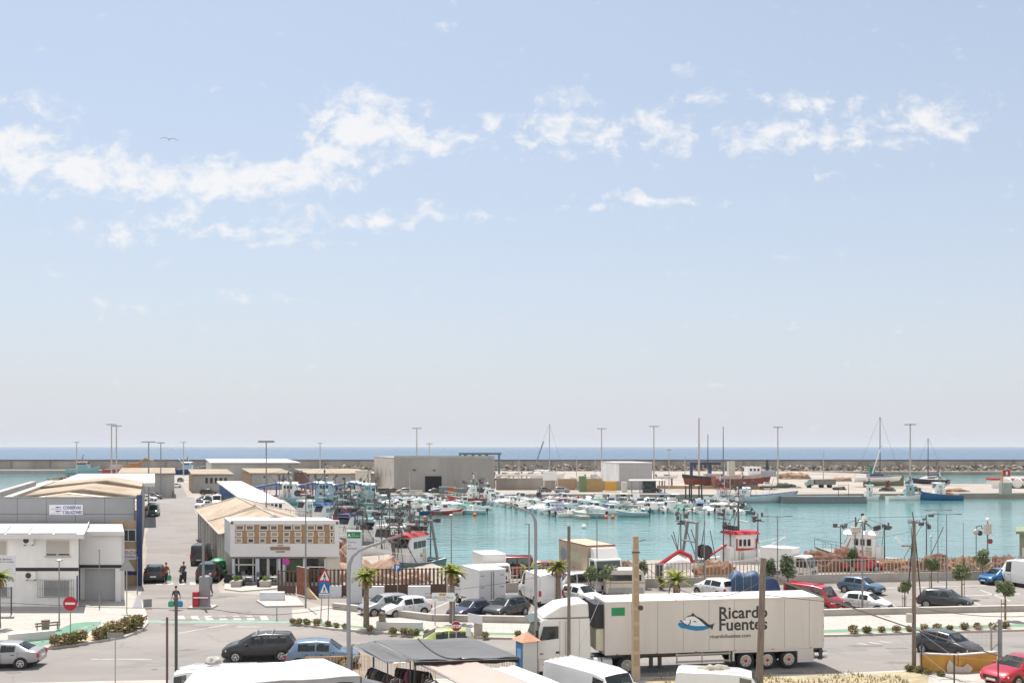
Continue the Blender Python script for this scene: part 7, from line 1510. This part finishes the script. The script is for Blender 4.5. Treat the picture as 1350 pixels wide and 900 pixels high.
# ---- nets, gear and machines on the quays
def heap(label, px, py, rx, ry, rz_, k, seed, rot=0, group='net heaps on the quay'): bundle(label, G(px, py), rx, ry, rz_, NETS[k], 'net_heap', seed, 'fishing net', 2.6, .42, 44, 18, rot, group)
for a in [('long brown red net heap left of the red car behind the fence', 1106, 751, 3.6, 1.8, 1.75, 1, 1), ('rust brown net heap at the right end of the long brown heap', 1080, 751, 2.0, 1.6, 1.5, 1, 41), ('orange net heap right of the red car behind the fence', 1179, 752, 2.0, 1.3, 1.05, 3, 2), ('ochre net heap with a dark shaded end left of the red trawler', 942, 762, 1.9, 1.2, 1.5, 3, 3),
          ('great salmon coloured net heap along the quay beside the totem', 494, 764, 3.6, 2.0, 1.75, 2, 4), ('salmon net heap behind the brown fence right of the totem', 535, 767, 2.2, 1.2, 1.0, 2, 5), ('broad pinkish net heap between market building and totem', 448, 754, 1.9, 2.4, 1.9, 2, 6), ('brown net heap in front of the pinkish heap', 452, 737, 2.0, 1.6, 1.7, 1, 7), ('pale cream net heap behind the market roof', 384, 701, 2.3, 1.5, 1.5, 2, 8),
          ('dark red net bundle behind the fence at the double lamps', 1240, 754, 2.2, 1.2, 1.4, 1, 9), ('brown net heap right of the double lamps', 1264, 757, 1.7, 1.1, 1.3, 3, 10), ('sandy net heap before the quay post at the right', 1288, 757, 1.8, 1.1, 1.5, 0, 11), ('red net bundle low behind the broad tree', 1290, 762, 1.5, .7, .6, 1, 12), ('rusty heap behind the fence beside the green hut', 1325, 752, 1.8, 1.2, 1.3, 1, 13), ('red brown heap left of the double lamps', 1212, 755, 2.0, 1.2, 1.2, 1, 14),
          ('ochre net heap behind the cream caravan', 824, 757, 1.8, 1.2, 1.1, 0, 15), ('red brown net bundle behind the brown curtain truck cab', 812, 760, 1.4, 1.0, 1.4, 1, 16), ('dark net roll on the far quay right of the white trawler', 1030, 643, 6, 1.5, 1.2, 4, 17), ('dark gear heap on the right pier', 1170, 647, 2.4, 1.2, 1.0, 4, 18), ('low dark gear heap beside the pale pier mast', 1204, 647.5, 2.6, 1.2, 1.2, 4, 19), ('green grey heap on the right pier before the tanks', 1262, 648, 3, 1.2, .9, 0, 20), ('grey green heap on the far quay below the yacht', 1108, 645.5, 2.2, 1, .8, 4, 21),
          ('pale sand heap on the right quay edge', 1110, 634, 6, 2, 1.4, 0, 22), ('pale sand heap before the rubble at the big ship', 1046, 631, 6, 3, 2.4, 0, 23)]: heap(*a)
t = thing('loader_crane', 'red hydraulic arm of a loader folded over a white hood behind the fence', 'crane', G(885, 763)); m = MB(); z_ = lambda y_: EYE - (y_ - HY) * G(885, 763).y / F; x_ = lambda x: (x - 885) * G(885, 763).y / F
m = MB().tube([(x_(868), 0, z_(745)), (x_(896), 0, z_(726))], [.22, .2], 6); m.build('lower_arm', REDP, t); m = MB().tube([(x_(895), 0, z_(726)), (x_(910), 0, z_(733)), (x_(913), 0, z_(741))], [.22, .2, .16], 6); m.build('upper_arm', REDP, t); MB().box(x_(865), x_(872), -.8, .8, 0, z_(743)).build('turret', DARKM, t); MB().tube([(x_(897), -.2, z_(732)), (x_(905), -.2, z_(735))], .1, 6).build('ram', CHROME, t)
MB().ell((x_(897), 1.2, .8), 1.5, 1.0, 1.3, 0, 14, 6, zmin=0).build('white_hood', WHITE, t, smooth=50)
t = thing('quay_machine', 'yellow skip loader with a green hopper on the marina quay', 'machine', G(779, 648)); MB().box(-1.2, 3.2, 0, 1.6, 0, 3.6).build('hopper', M('hopper_ochre', (.38, .25, .1), .7, var=.15), t); MB().box(-3.2, -1.22, 0, 1.6, 0, 4.2).build('side_bin', M('bin_green', (.16, .22, .1), .7), t); MB().box(4, 7, 0, 1.6, .3, 2.8).build('cab', YELLOW, t); MB().cyl((.6, .5, 3.6), (.6, .5, 4.8), .7, n=12).build('tank', M('tank_pale', (.5, .55, .55), .5), t)
t = thing('fuel_kiosk', 'grey glazed fuel kiosk with a flat canopy before the white shed', 'kiosk', G(838, 649.5)); MB().box(-1.5, 8, -.6, 4, 3.2, 3.5).build('canopy', ROOFW, t); MB().box(2, 5.5, .4, 3.4, 0, 3.19).build('cabin', GLASS, t); MB().box(-3.6, -2.2, .5, 2, 0, 2.9).build('pump_block', CREAMW, t)
for x in (-1.2, 1.0, 6.2, 7.6): MB().box(x, x + .25, -.4, -.15, 0, 3.19).build('post', GREYP, t)
t = thing('tipper_lorry', 'small dark tipper lorry on the hard right of the sand heap', 'truck', G(1076, 642.5)); MB().slab([(x, -1.1, z) for x, z in ((-.5, .9), (5.5, .9), (5.8, 2.6), (-.8, 2.5))], (0, 2.2, 0)).build('body', M('tipper_grey', (.2, .19, .17), .8), t); MB().slab([(x, -1.1, z) for x, z in ((-3.2, .6), (-1.0, .6), (-1.0, 2.5), (-2.6, 2.5), (-3.2, 1.6))], (0, 2.2, 0)).build('cab', M('cab_green_grey', (.3, .36, .33), .5), t)
for x in (-2.2, 1.5, 4): MB().cyl((x, -1.15, .5), (x, 1.15, .5), .5, n=12).build('wheel', RUBBER, t)
wall_ = thing('green_shed', 'small dark green shed among the yachts on the right quay', 'shed', D(1147, 633, 312)); wall_.location.z = 0; MB().box(0, 1.5, 0, 1.5, 0, 6).build('wall', M('shed_green', (.02, .2, .12), .7), wall_); MB().box(1.6, 11, 1, 5, 0, 3.4).build('annex', M('annex_olive', (.14, .16, .1), .8), wall_)
tag(MB().box(-2, 2, 0, .2, 2.8, 5.3).box(-1.8, -1.6, .22, .4, 0, 2.8).box(1.6, 1.8, .22, .4, 0, 2.8).build('notice_board', WHITE, None, G(725, 645.9)), 'white notice board standing against the yard wall', 'sign')
for i, (x, y, c_, w_, h_, lab) in enumerate([(596, 650.3, ORANGE, 2.2, 1.6, 'orange gear box before the big warehouse'), (505, 651, DARKM, 3, 1.5, 'dark gear crate at the left corner of the big warehouse'), (548, 651, BCREAM, 3.5, .9, 'cream pallet stack before the big warehouse'), (585, 651, BGREY, 2.5, 1.8, 'grey gear crate right of the dark doorway'), (606, 651.2, BGREY, 3, 1.4, 'grey gear crate by the red seiner'), (620, 647.5, COVB, 4.5, 3.2, 'pale blue awning crate above the red seiner'), (485, 654, BRED, 3, 1.7, 'red gear box at the end of the inner quay'), (402, 655, BRED, 2.6, 1.6, 'red brown gear box on the inner quay'),
                                              (430, 655, DARKM, 4, 1.5, 'dark gear crate on the inner quay'), (450, 654.5, BGREY, 3, 1.4, 'grey gear crate on the inner quay'), (474, 654.5, BCREAM, 2.6, 1.3, 'cream gear crate on the inner quay')]):
    t = thing('gear_crate', lab, 'crate', G(x, y), 0, 'gear crates on the quay'); MB().box(-w_ / 2, w_ / 2, 0, 1.5, 0, h_).build('box', c_, t); MB().box(-w_ / 2 - .05, w_ / 2 + .05, -.05, 1.55, h_ + .002, h_ + .12).build('lid', M('crate_lid', (.3, .28, .25), .8), t)
for i, x in enumerate((904, 909, 911.5, 921.5, 925)):
    tag(MB().cyl((0, 0, -1), (0, 0, 2.4 + (i % 3) * .4), .2, n=7).build('mooring_pile', DARKM, None, G(x, 652.2)), f'dark mooring pile, {nth(i)} from the left at the quay before the ships', 'pile', 'dark mooring piles')
t = thing('stranded_signs', 'cluster of round mirror and lamp heads on posts behind the broad tree at the right', 'sign', G(1287, 756)); s_ = G(1287, 756).y / F
MB().cyl((0, 0, 0), (0, 0, 4.6), .05, n=7).build('post', GREYP, t); MB().cyl((.3, -.1, 4.0), (.3, -.16, 4.0), .26, n=14).build('mirror', DARKM, t); MB().tube([(0, 0, 4.6), (.5, 0, 4.75), (.6, 0, 4.4)], .05, 5).build('arm', DARKM, t); MB().ell((0, 0, 4.1), .3, .2, .3, 0, 10, 6, zmin=-.9).build('lamp_head', BCREAM, t, smooth=50)
t = thing('quay_beacon', 'post with a white dome and round red sign behind the broad tree', 'beacon', G(1302, 756)); MB().cyl((0, 0, 0), (0, 0, 5.2), .07, n=7).build('post', GREYP, t); MB().ell((0, 0, 5.3), .19, .19, .2, 0, 10, 6, zmin=-.9).build('dome', WHITE, t, smooth=50); MB().cyl((.2, -.1, 3.2), (.2, -.14, 3.2), .25, n=16).build('round_sign', ANTIF, t); MB().box(-.3, .3, -.2, .2, 3.9, 4.9).build('lamp_box', BCREAM, t)
# ---------------------------------------------------------------- people, bikes, market
SKIN = M('skin', (.42, .26, .19), .6, var=.06); HAIR = M('dark_hair', (.03, .022, .018), .8, var=.2); GHAIR = M('grey_hair', (.4, .39, .37), .8, var=.1)
def skin_mesh(name, V, E, rad, mat, parent, sub=1):
    me = bpy.data.meshes.new(name); me.from_pydata(V, E, []); me.materials.append(mat); o = bpy.data.objects.new(name, me); COL.objects.link(o); o.parent = parent
    md = o.modifiers.new('skin', 'SKIN'); 
    for i, r in enumerate(rad):
        sv = me.skin_vertices[0].data[i]; sv.radius = r if isinstance(r, tuple) else (r, r); sv.use_root = i == 0
    if sub: s = o.modifiers.new('sub', 'SUBSURF'); s.levels = sub; s.render_levels = sub
    for p in me.polygons: p.use_smooth = True
    return o
def person(label, loc, rz, top, legs, hair=HAIR, pose='walk', seat=0.0, group=None):
    """faces local +x"""
    t = thing('person', label, 'person', loc, rz, group); hz_ = .92 if pose != 'sit' else .82
    st = .2 if pose == 'walk' else .04
    if pose == 'sit': LL = ((.42, .13, .62), (.36, .14, .2), (.48, .14, .16)); RL = ((.42, -.13, .62), (.36, -.14, .2), (.48, -.14, .16)); HL = (.55, .28, 1.0); HR = (.55, -.28, 1.0); EL = (.28, .3, 1.08); ER = (.28, -.3, 1.08)
    else: LL = ((st * .7, .1, .5), (st * .6, .11, .09), (st * .6 + .16, .12, .05)); RL = ((-st * .2, -.1, .5), (-st, -.11, .11), (-st + .15, -.12, .05)); HL = (-.1, .3, .82); HR = (.12, -.3, .82); EL = (-.08, .28, 1.1); ER = (.02, -.28, 1.1)
    V = [(0, 0, hz_), (0, 0, hz_ + .22), (.01, 0, hz_ + .45), (.01, 0, hz_ + .58), (.02, 0, hz_ + .66), (.03, 0, hz_ + .76), (.02, 0, hz_ + .86),
         (0, .17, hz_ + .5), EL, HL, (0, -.17, hz_ + .5), ER, HR, (0, .09, hz_ - .06), LL[0], LL[1], LL[2], (0, -.09, hz_ - .06), RL[0], RL[1], RL[2]]
    E = [(0, 1), (1, 2), (2, 3), (3, 4), (4, 5), (5, 6), (2, 7), (7, 8), (8, 9), (2, 10), (10, 11), (11, 12), (0, 13), (13, 14), (14, 15), (15, 16), (0, 17), (17, 18), (18, 19), (19, 20)]
    rad = [.12, (.13, .1), (.15, .1), .06, .055, .095, .085, .06, .045, .035, .06, .045, .035, .085, .06, .042, .04, .085, .06, .042, .04]
    skin_mesh('body', V, E, rad, SKIN, t)
    V2 = [V[0], V[1], V[2], (.01, 0, hz_ + .55), V[7], Vector(V[7]).lerp(Vector(V[8]), .9), V[10], Vector(V[10]).lerp(Vector(V[11]), .9)]
    skin_mesh('shirt', V2, [(0, 1), (1, 2), (2, 3), (2, 4), (4, 5), (2, 6), (6, 7)], [.145, (.155, .125), (.175, .125), .085, .08, .065, .08, .065], top, t)
    V3 = [(0, 0, hz_ + .04), V[13], V[14], Vector(V[14]).lerp(Vector(V[15]), .93), V[17], V[18], Vector(V[18]).lerp(Vector(V[19]), .93)]
    skin_mesh('trousers', V3, [(0, 1), (1, 2), (2, 3), (0, 4), (4, 5), (5, 6)], [.14, .105, .082, .066, .105, .082, .066], legs, t)
    MB().ell((.0, 0, hz_ + .83), .115, .105, .12, 0, 10, 5, zmin=-.25).build('hair', hair, t, smooth=60)
    f = MB()
    for s in (1, -1): f.ell((.125, s * .035, hz_ + .79), .012, .014, .01, 0, 6, 3)
    f.build('eyes', BLACK, t); MB().slab([(.12, 0, hz_ + .77), (.16, -.012, hz_ + .735), (.16, .012, hz_ + .735)], (0, 0, -.01)).build('nose', SKIN, t)
    for s in (1, -1):
        m = MB(); h = HL if s > 0 else HR
        for k in range(4): m.tube([(h[0] + .01 * k - .015, h[1], h[2] - .02), (h[0] + .014 * k - .015, h[1] + s * .006, h[2] - .07), (h[0] + .014 * k - .005, h[1] - s * .01, h[2] - .105 - .008 * (1.5 - abs(k - 1.5)))], .0085, 5)
        m.tube([(h[0] + .02, h[1], h[2] + .0), (h[0] + .055, h[1], h[2] - .03), (h[0] + .06, h[1], h[2] - .06)], .01, 5); m.build('fingers', SKIN, t, smooth=60)
    return t
def cloth(n, c): return M(n, c, .9, var=.15, sc_=4)
person('person in a red jacket walking beside the parked black car', G(219, 767.5), PI * .5, cloth('jacket_red', (.3, .07, .05)), cloth('trousers_dark', (.06, .055, .05)))
person('person in a blue and white shirt and brown trousers walking near the barrier', G(277, 784), PI * .9, cloth('shirt_blue', (.22, .27, .4)), cloth('trousers_brown', (.17, .09, .06)), GHAIR)
person('person in a dark shirt carrying two shopping bags across the port entrance', G(232, 803.5), -PI / 2, cloth('shirt_dark', (.035, .035, .055)), cloth('trousers_tan', (.22, .15, .11)))
person('person in a red top standing at the open back of the green van', G(191.5, 681), 0, cloth('top_red', (.3, .06, .06)), cloth('trousers_pale', (.4, .36, .33)), pose='stand')
person('person in dark clothes standing by the parked cars before the first port shed', G(228, 656), 0, cloth('clothes_navy', (.03, .035, .06)), cloth('trousers_dark', (.06, .055, .05)), pose='stand')
def bag(label, c, m_, w_=.3, h=.4):
    t = thing('shopping_bag', label, 'bag', c); MB().loft([[(-a, -b, z), (a, -b, z), (a, b, z), (-a, b, z)] for a, b, z in ((w_ * .42, .09, 0), (w_ * .5, .12, h * .4), (w_ * .46, .07, h * .9), (w_ * .3, .03, h))]).build('sack', m_, t, smooth=40); MB().tube([(-w_ * .2, 0, h - .01), (0, 0, h + .14), (w_ * .2, 0, h - .01)], .012, 4).build('handle', m_, t)
p = G(232, 803.5); bag('green shopping bag in the hand of the person crossing', p + Vector((-.33, -.1, .25)), M('bag_green', (.03, .32, .2), .5), .42, .45); bag('blue shopping bag in the hand of the person crossing', p + Vector((.33, -.1, .25)), M('bag_blue', (.03, .2, .38), .5), .42, .45)
bag('green bag carried by the person in the red jacket', G(219, 767.5) + Vector((.32, -.05, .2)), M('bag_green', (.03, .32, .2), .5), .3, .5)
def motorbike(label, loc, rz, col, name='motor_scooter', topbox=True):
    t = thing(name, label, 'motorbike', loc, rz, 'motorbikes')
    for x in (-.62, .62):
        w_ = MB().lathe([(.2, -.06), (.3, -.05), (.3, .05), (.2, .06)], (0, 0, 0), 'y', 18).build('wheel', RUBBER, t, (x, 0, .3), smooth=40); MB().lathe([(.02, -.02), (.2, -.02), (.2, .02), (.02, .02)], (0, 0, 0), 'y', 14).build('rim', ALU, w_)
    MB().loft([[(x, -w2, z0), (x, w2, z0), (x, w2 * .8, z1), (x, -w2 * .8, z1)] for x, w2, z0, z1 in ((-.8, .1, .55, .8), (-.4, .17, .35, .8), (0, .16, .3, .5), (.32, .15, .3, .62), (.45, .16, .5, 1.0), (.6, .1, .6, .85))]).build('body', col, t, smooth=40)
    MB().box(-.75, -.02, -.13, .13, .8, .9).build('seat', BLACK, t); m = MB(); m.tube([(.62, 0, .3), (.42, 0, 1.0)], .035, 6); m.tube([(.4, -.33, 1.05), (.42, 0, 1.0), (.4, .33, 1.05)], .02, 5); m.build('handlebar', DARKM, t)
    MB().slab([(.5, -.18, 1.0), (.5, .18, 1.0), (.36, .15, 1.35), (.36, -.15, 1.35)], (.015, 0, 0)).build('windshield', GLASS, t); MB().box(.58, .64, -.08, .08, .78, .9).build('headlight', LAMPW, t)
    if topbox: MB().box(-1.0, -.68, -.2, .2, .92, 1.2).build('top_box', BLACK, t)
    return t
motorbike('dark scooter parked on the terrace between the two stone planters', G(341, 773), math.radians(-80), BLACK); motorbike('silver scooter parked on the terrace behind the left planter', G(319, 772), math.radians(-60), cpaint(COLS['silver'])); motorbike('black scooter parked at the left end of the terrace', G(307, 769.5), math.radians(-15), BLACK)
motorbike('dark motorbike ridden down the port road towards the camera', G(241, 767), -PI / 2, DARKM, 'motorbike', False); person('person in dark clothes riding the motorbike down the port road', G(241, 767) + Vector((0, .25, .12)), -PI / 2, cloth('rider_dark', (.05, .05, .055)), cloth('trousers_dark', (.06, .055, .05)), pose='sit')
# cafe terrace chairs and tables
def chair():
    t = thing('cafe_chair', 'chair', 'chair'); MB().box(-.22, .22, -.22, .22, .42, .46).build('seat', STEEL, t); MB().box(-.22, .22, .19, .22, .5, .85).build('backrest', STEEL, t)
    for x in (-.2, .2):
        for y in (-.2, .2): MB().cyl((x, y, 0), (x, y, .42), .018, n=5).build('leg', STEEL, t)
    return t
c0 = chair()
for i, (x, y, a) in enumerate([(324, 770.5, 0), (328, 769.6, 1.5), (333, 770.4, 3), (355, 770, .3), (359, 769.2, 2), (364, 770, 3.3), (369, 769.3, 1)]): dup(c0, f'steel cafe chair, {nth(i)} from the left on the terrace', G(x, y, .1), a, 'steel cafe chairs on the terrace')
drop(c0)
for x, y, lab in ((329, 770.6, 'round white cafe table between the scooters'), (361, 770.4, 'round white cafe table right of the right planter')):
    t = thing('cafe_table', lab, 'table', G(x, y, .1), 0, 'cafe tables'); MB().cyl((0, 0, .7), (0, 0, .74), .38, n=16).build('tabletop', WHITE, t); MB().cyl((0, 0, 0), (0, 0, .698), .04, n=6).build('leg', STEEL, t); MB().cyl((0, 0, 0), (0, 0, .03), .25, n=12).build('base', STEEL, t)
# ---- market canopies in the foreground
def canopy(label, corners, mat, name='market_canopy', sagz=.25, n=9, posts=True, droop=0.0, group='market canopies', hem=None, seam=None, extra=()):
    """corners far-left, far-right, near-right, near-left in world space"""
    o0 = Vector(corners[0]); o0.z = 0; C_ = [Vector(c) - o0 for c in corners]; t = thing(name, label, 'market stall', o0, 0, group); rings = []
    for i in range(n + 1):
        v_ = i / n; r = []
        for j in range(n + 1):
            u_ = j / n; p = C_[0].lerp(C_[1], u_).lerp(C_[3].lerp(C_[2], u_), v_); p.z -= sagz * (16 * u_ * (1 - u_) * v_ * (1 - v_)) + droop * (4 * u_ * (1 - u_)) * abs(2 * v_ - 1) * .5
            p.z += .03 * math.sin(u_ * 17 + v_ * 5); r.append(p)
        rings.append(r)
    m = MB(); m.loft(rings, 0, False, False); o = m.build('cloth', mat, t, smooth=60, fix=False); sd = o.modifiers.new('thick', 'SOLIDIFY'); sd.thickness = .012
    if hem: 
        h = MB(); e = rings[-1]; h.loft([[p, p - Vector((0, .0, .22 + .03 * (k % 2)))] for k, p in enumerate(e)], 0, False, False); o2 = h.build('hem', hem, t, fix=False); sd = o2.modifiers.new('thick', 'SOLIDIFY'); sd.thickness = .01
    if seam:
        h = MB().tube([rings[i][int(n * seam)] + Vector((0, 0, .03)) for i in range(n + 1)], .05, 5); h.build('seam', BLACK, t)
    if posts:
        for p in list(C_) + [Vector(e) - o0 for e in extra]: MB().cyl((p.x, p.y, 0), (p.x, p.y, p.z - .02), .03, n=7).build('pole', DARKM, t)
    fr = MB()
    for a, b in ((0, 1), (1, 2), (2, 3), (3, 0)): fr.tube([C_[a] - Vector((0, 0, .06)), C_[b] - Vector((0, 0, .06))], .022, 5)
    fr.build('frame', STEEL, t); return t
def zat(x, y, z): return G(x, y, z)
WCAN = M('canopy_white', (.74, .73, .71), .75, var=.04, sc_=.8, bump=.1); NETG = M('shade_net_grey', (.13, .133, .14), .9, var=.14, sc_=1.2, stretch=(.6, 6, 1), bump=.2); PINK = M('canopy_pink', (.42, .32, .285), .85, var=.06, sc_=1)
canopy('white market canopy in the foreground before the two cars', [zat(262, 881, 3.0), zat(427, 867, 3.0), zat(476, 890.5, 2.85), zat(236, 906, 2.85)], WCAN, sagz=-.12, hem=M('hem_grey', (.3, .3, .3), .9), droop=.0)
canopy('grey awning in front of the white canopy at the bottom edge', [zat(395, 898.5, 2.6), zat(478, 891.5, 2.6), zat(512, 903, 2.3), zat(380, 912, 2.3)], NETG, sagz=.05)
canopy('left strip of dark grey shade net hanging over the clothes stalls', [zat(464, 848.5, 2.7), zat(492, 844.5, 2.75), zat(541, 870.5, 2.5), zat(511, 872.5, 2.4)], NETG, sagz=.25, droop=.1)
canopy('wide dark grey shade net sloping over the middle stalls', [zat(493, 844.2, 2.78), zat(624, 840.5, 2.85), zat(684, 866, 2.45), zat(546, 870, 2.52)], NETG, sagz=.32, droop=.0, seam=.5, hem=M('net_black_hem', (.02, .02, .02), .9))
canopy('pale pink market canopy below the wide shade net', [zat(548, 871, 2.3), zat(617, 866.5, 2.4), zat(716, 908, 2.0), zat(630, 912, 2.0)], PINK, sagz=.12)
canopy('second white canopy at the bottom right of the pink one', [zat(646, 881, 2.1), zat(681, 877, 2.2), zat(748, 905, 2.0), zat(706, 912, 2.0)], WCAN, sagz=-.05)
# clothes racks under the nets, every garment its own thing
GC = [cloth('cloth_brown', (.07, .045, .035)), cloth('cloth_black', (.02, .018, .018)), cloth('cloth_maroon', (.1, .04, .045)), cloth('cloth_grey', (.13, .12, .11)), cloth('cloth_tan', (.2, .14, .10)), cloth('cloth_pink', (.4, .12, .2)), cloth('cloth_white', (.5, .47, .46)), cloth('cloth_olive', (.09, .08, .05))]
GN = ['brown', 'black', 'maroon', 'grey', 'tan', 'pink', 'white', 'olive']
gm = MB(); gm.loft([[(-a, -.05, z), (a, -.05, z), (a, .05, z), (-a, .05, z)] for a, z in ((.27, -.95), (.24, -.5), (.22, -.2), (.2, -.06), (.05, 0))]); gm.loft([[(-.22, -.04, -.1), (-.22, .04, -.1), (-.24, .04, -.2), (-.24, -.04, -.2)], [(-.36, -.035, -.42), (-.36, .035, -.42), (-.4, .035, -.48), (-.4, -.035, -.48)]]); gm.loft([[(.22, -.04, -.1), (.22, .04, -.1), (.24, .04, -.2), (.24, -.04, -.2)], [(.36, -.035, -.42), (.36, .035, -.42), (.4, .035, -.48), (.4, -.035, -.48)]])
g0 = gm.build('hanging_garment', GC[0], smooth=45)
def rack(label, a, b, n, gdesc, seed, cols):
    rr = random.Random(seed); A = Vector(a); B_ = Vector(b); t = thing('clothes_rack', label, 'clothes rack', A, 0, 'clothes racks'); q = B_ - A
    r_ = MB().cyl((0, 0, 1.75), q + Vector((0, 0, 1.75)), .018, n=6); r_.build('rail', CHROME, t)
    for f_ in (0, 1): MB().cyl(q * f_, q * f_ + Vector((0, 0, 1.75)), .02, n=6).build('upright', CHROME, t); MB().cyl(q * f_ + Vector((-.25, -.25, .02)), q * f_ + Vector((.25, .25, .02)), .02, n=6).build('foot', CHROME, t)
    ang = math.atan2(q.y, q.x) + PI / 2
    for i in range(n):
        k = rr.choice(cols); o = g0.copy(); COL.objects.link(o); o.location = A + q * ((i + .5) / n) + Vector((0, 0, 1.73)); o.rotation_euler = (0, 0, ang + rr.uniform(-.25, .25)); s = rr.uniform(.85, 1.1); o.scale = (s, s * 1.3, s); recolor(o, 0, GC[k])
        tag(o, f'{GN[k]} garment hanging {nth(i)} along the {gdesc}', 'garment', 'garments on the market racks')
rack('rail of dark clothes under the left shade net', Vector(((489 - CX) * 48.6 / F, 48.6, 0)), Vector(((527 - CX) * 46 / F, 46.0, 0)), 11, 'left clothes rail', 1, [0, 1, 2, 3, 4, 0, 1])
rack('rail of olive and black clothes in the middle of the stalls', Vector(((522 - CX) * 48.4 / F, 48.4, 0)), Vector(((566 - CX) * 47.4 / F, 47.4, 0)), 11, 'middle clothes rail', 2, [7, 1, 3, 7, 1, 5, 0])
rack('rail of mixed clothes under the pink canopy edge', Vector(((562 - CX) * 46.6 / F, 46.6, 0)), Vector(((600 - CX) * 43.4 / F, 43.4, 0)), 11, 'right clothes rail', 3, [1, 0, 6, 5, 3, 1, 4])
bpy.data.objects.remove(g0)
# yellow crowd barriers
def crowd_barrier():
    t = thing('crowd_barrier', 'barrier', 'barrier'); m = MB(); m.tube([(-1.05, 0, .02), (-1.05, 0, .98), (-.98, 0, 1.05), (.98, 0, 1.05), (1.05, 0, .98), (1.05, 0, .02)], .022, 6); m.cyl((-1.05, 0, .28), (1.05, 0, .28), .018, n=6); m.build('frame', YELLOW, t)
    m = MB()
    for i in range(13): m.cyl((-.96 + i * .16, 0, .28), (-.96 + i * .16, 0, 1.04), .01, n=5)
    m.build('bars', YELLOW, t); m = MB(); 
    for x in (-.8, .8): m.box(x - .02, x + .02, -.28, .28, 0, .03)
    m.build('foot', YELLOW, t); return t
b0 = crowd_barrier()
for i, (x, Y, a, lab) in enumerate([(461, 54.4, .12, 'yellow crowd barrier left of the dark shade net'), (500, 53.4, .05, 'yellow crowd barrier behind the left clothes rail'), (548, 53.2, .05, 'yellow crowd barrier behind the middle clothes rail'), (428, 54.2, .1, 'yellow crowd barrier before the pale blue hatchback'), (665, 54.2, .3, 'yellow crowd barrier left of the tiled pillar'), (686, 53.8, -.4, 'yellow crowd barrier at the foot of the tiled pillar')]): dup(b0, lab, Vector(((x - CX) * Y / F, Y, 0)), a, 'yellow crowd barriers')
drop(b0)
# gulls
def gull(label, p, rz, s):
    t = thing('gull', label, 'bird', p, rz, 'gulls in flight'); m = MB(); m.loft([[(x, r * math.cos(k * PI / 3), r * math.sin(k * PI / 3)) for k in range(6)] for x, r in ((-.22, .01), (-.12, .05), (.05, .065), (.16, .04), (.24, .008))])
    for s_ in (1, -1): m.loft([[(x0, s_ * y, z), (x1, s_ * y, z), (x1, s_ * y, z + .015), (x0, s_ * y, z + .015)] for x0, x1, y, z in ((-.08, .08, .03, .03), (-.04, .12, .3, .12), (-.1, .02, .62, .05), (-.16, -.12, .8, .0))])
    m.add([(-.2, -.02, 0), (-.2, .02, 0), (-.36, .07, 0), (-.36, -.07, 0)], [(0, 1, 2, 3)]); o = m.build('body', M('gull_grey', (.42, .42, .43), .7), t); t.scale = (s,) * 3
gull('gull gliding below the cloud bank at the left', D(223, 184, 75), -1.2, .85)
gull('distant gull low over the harbour beyond the alley', D(226, 591.5, 140), 1.3, 1.0)
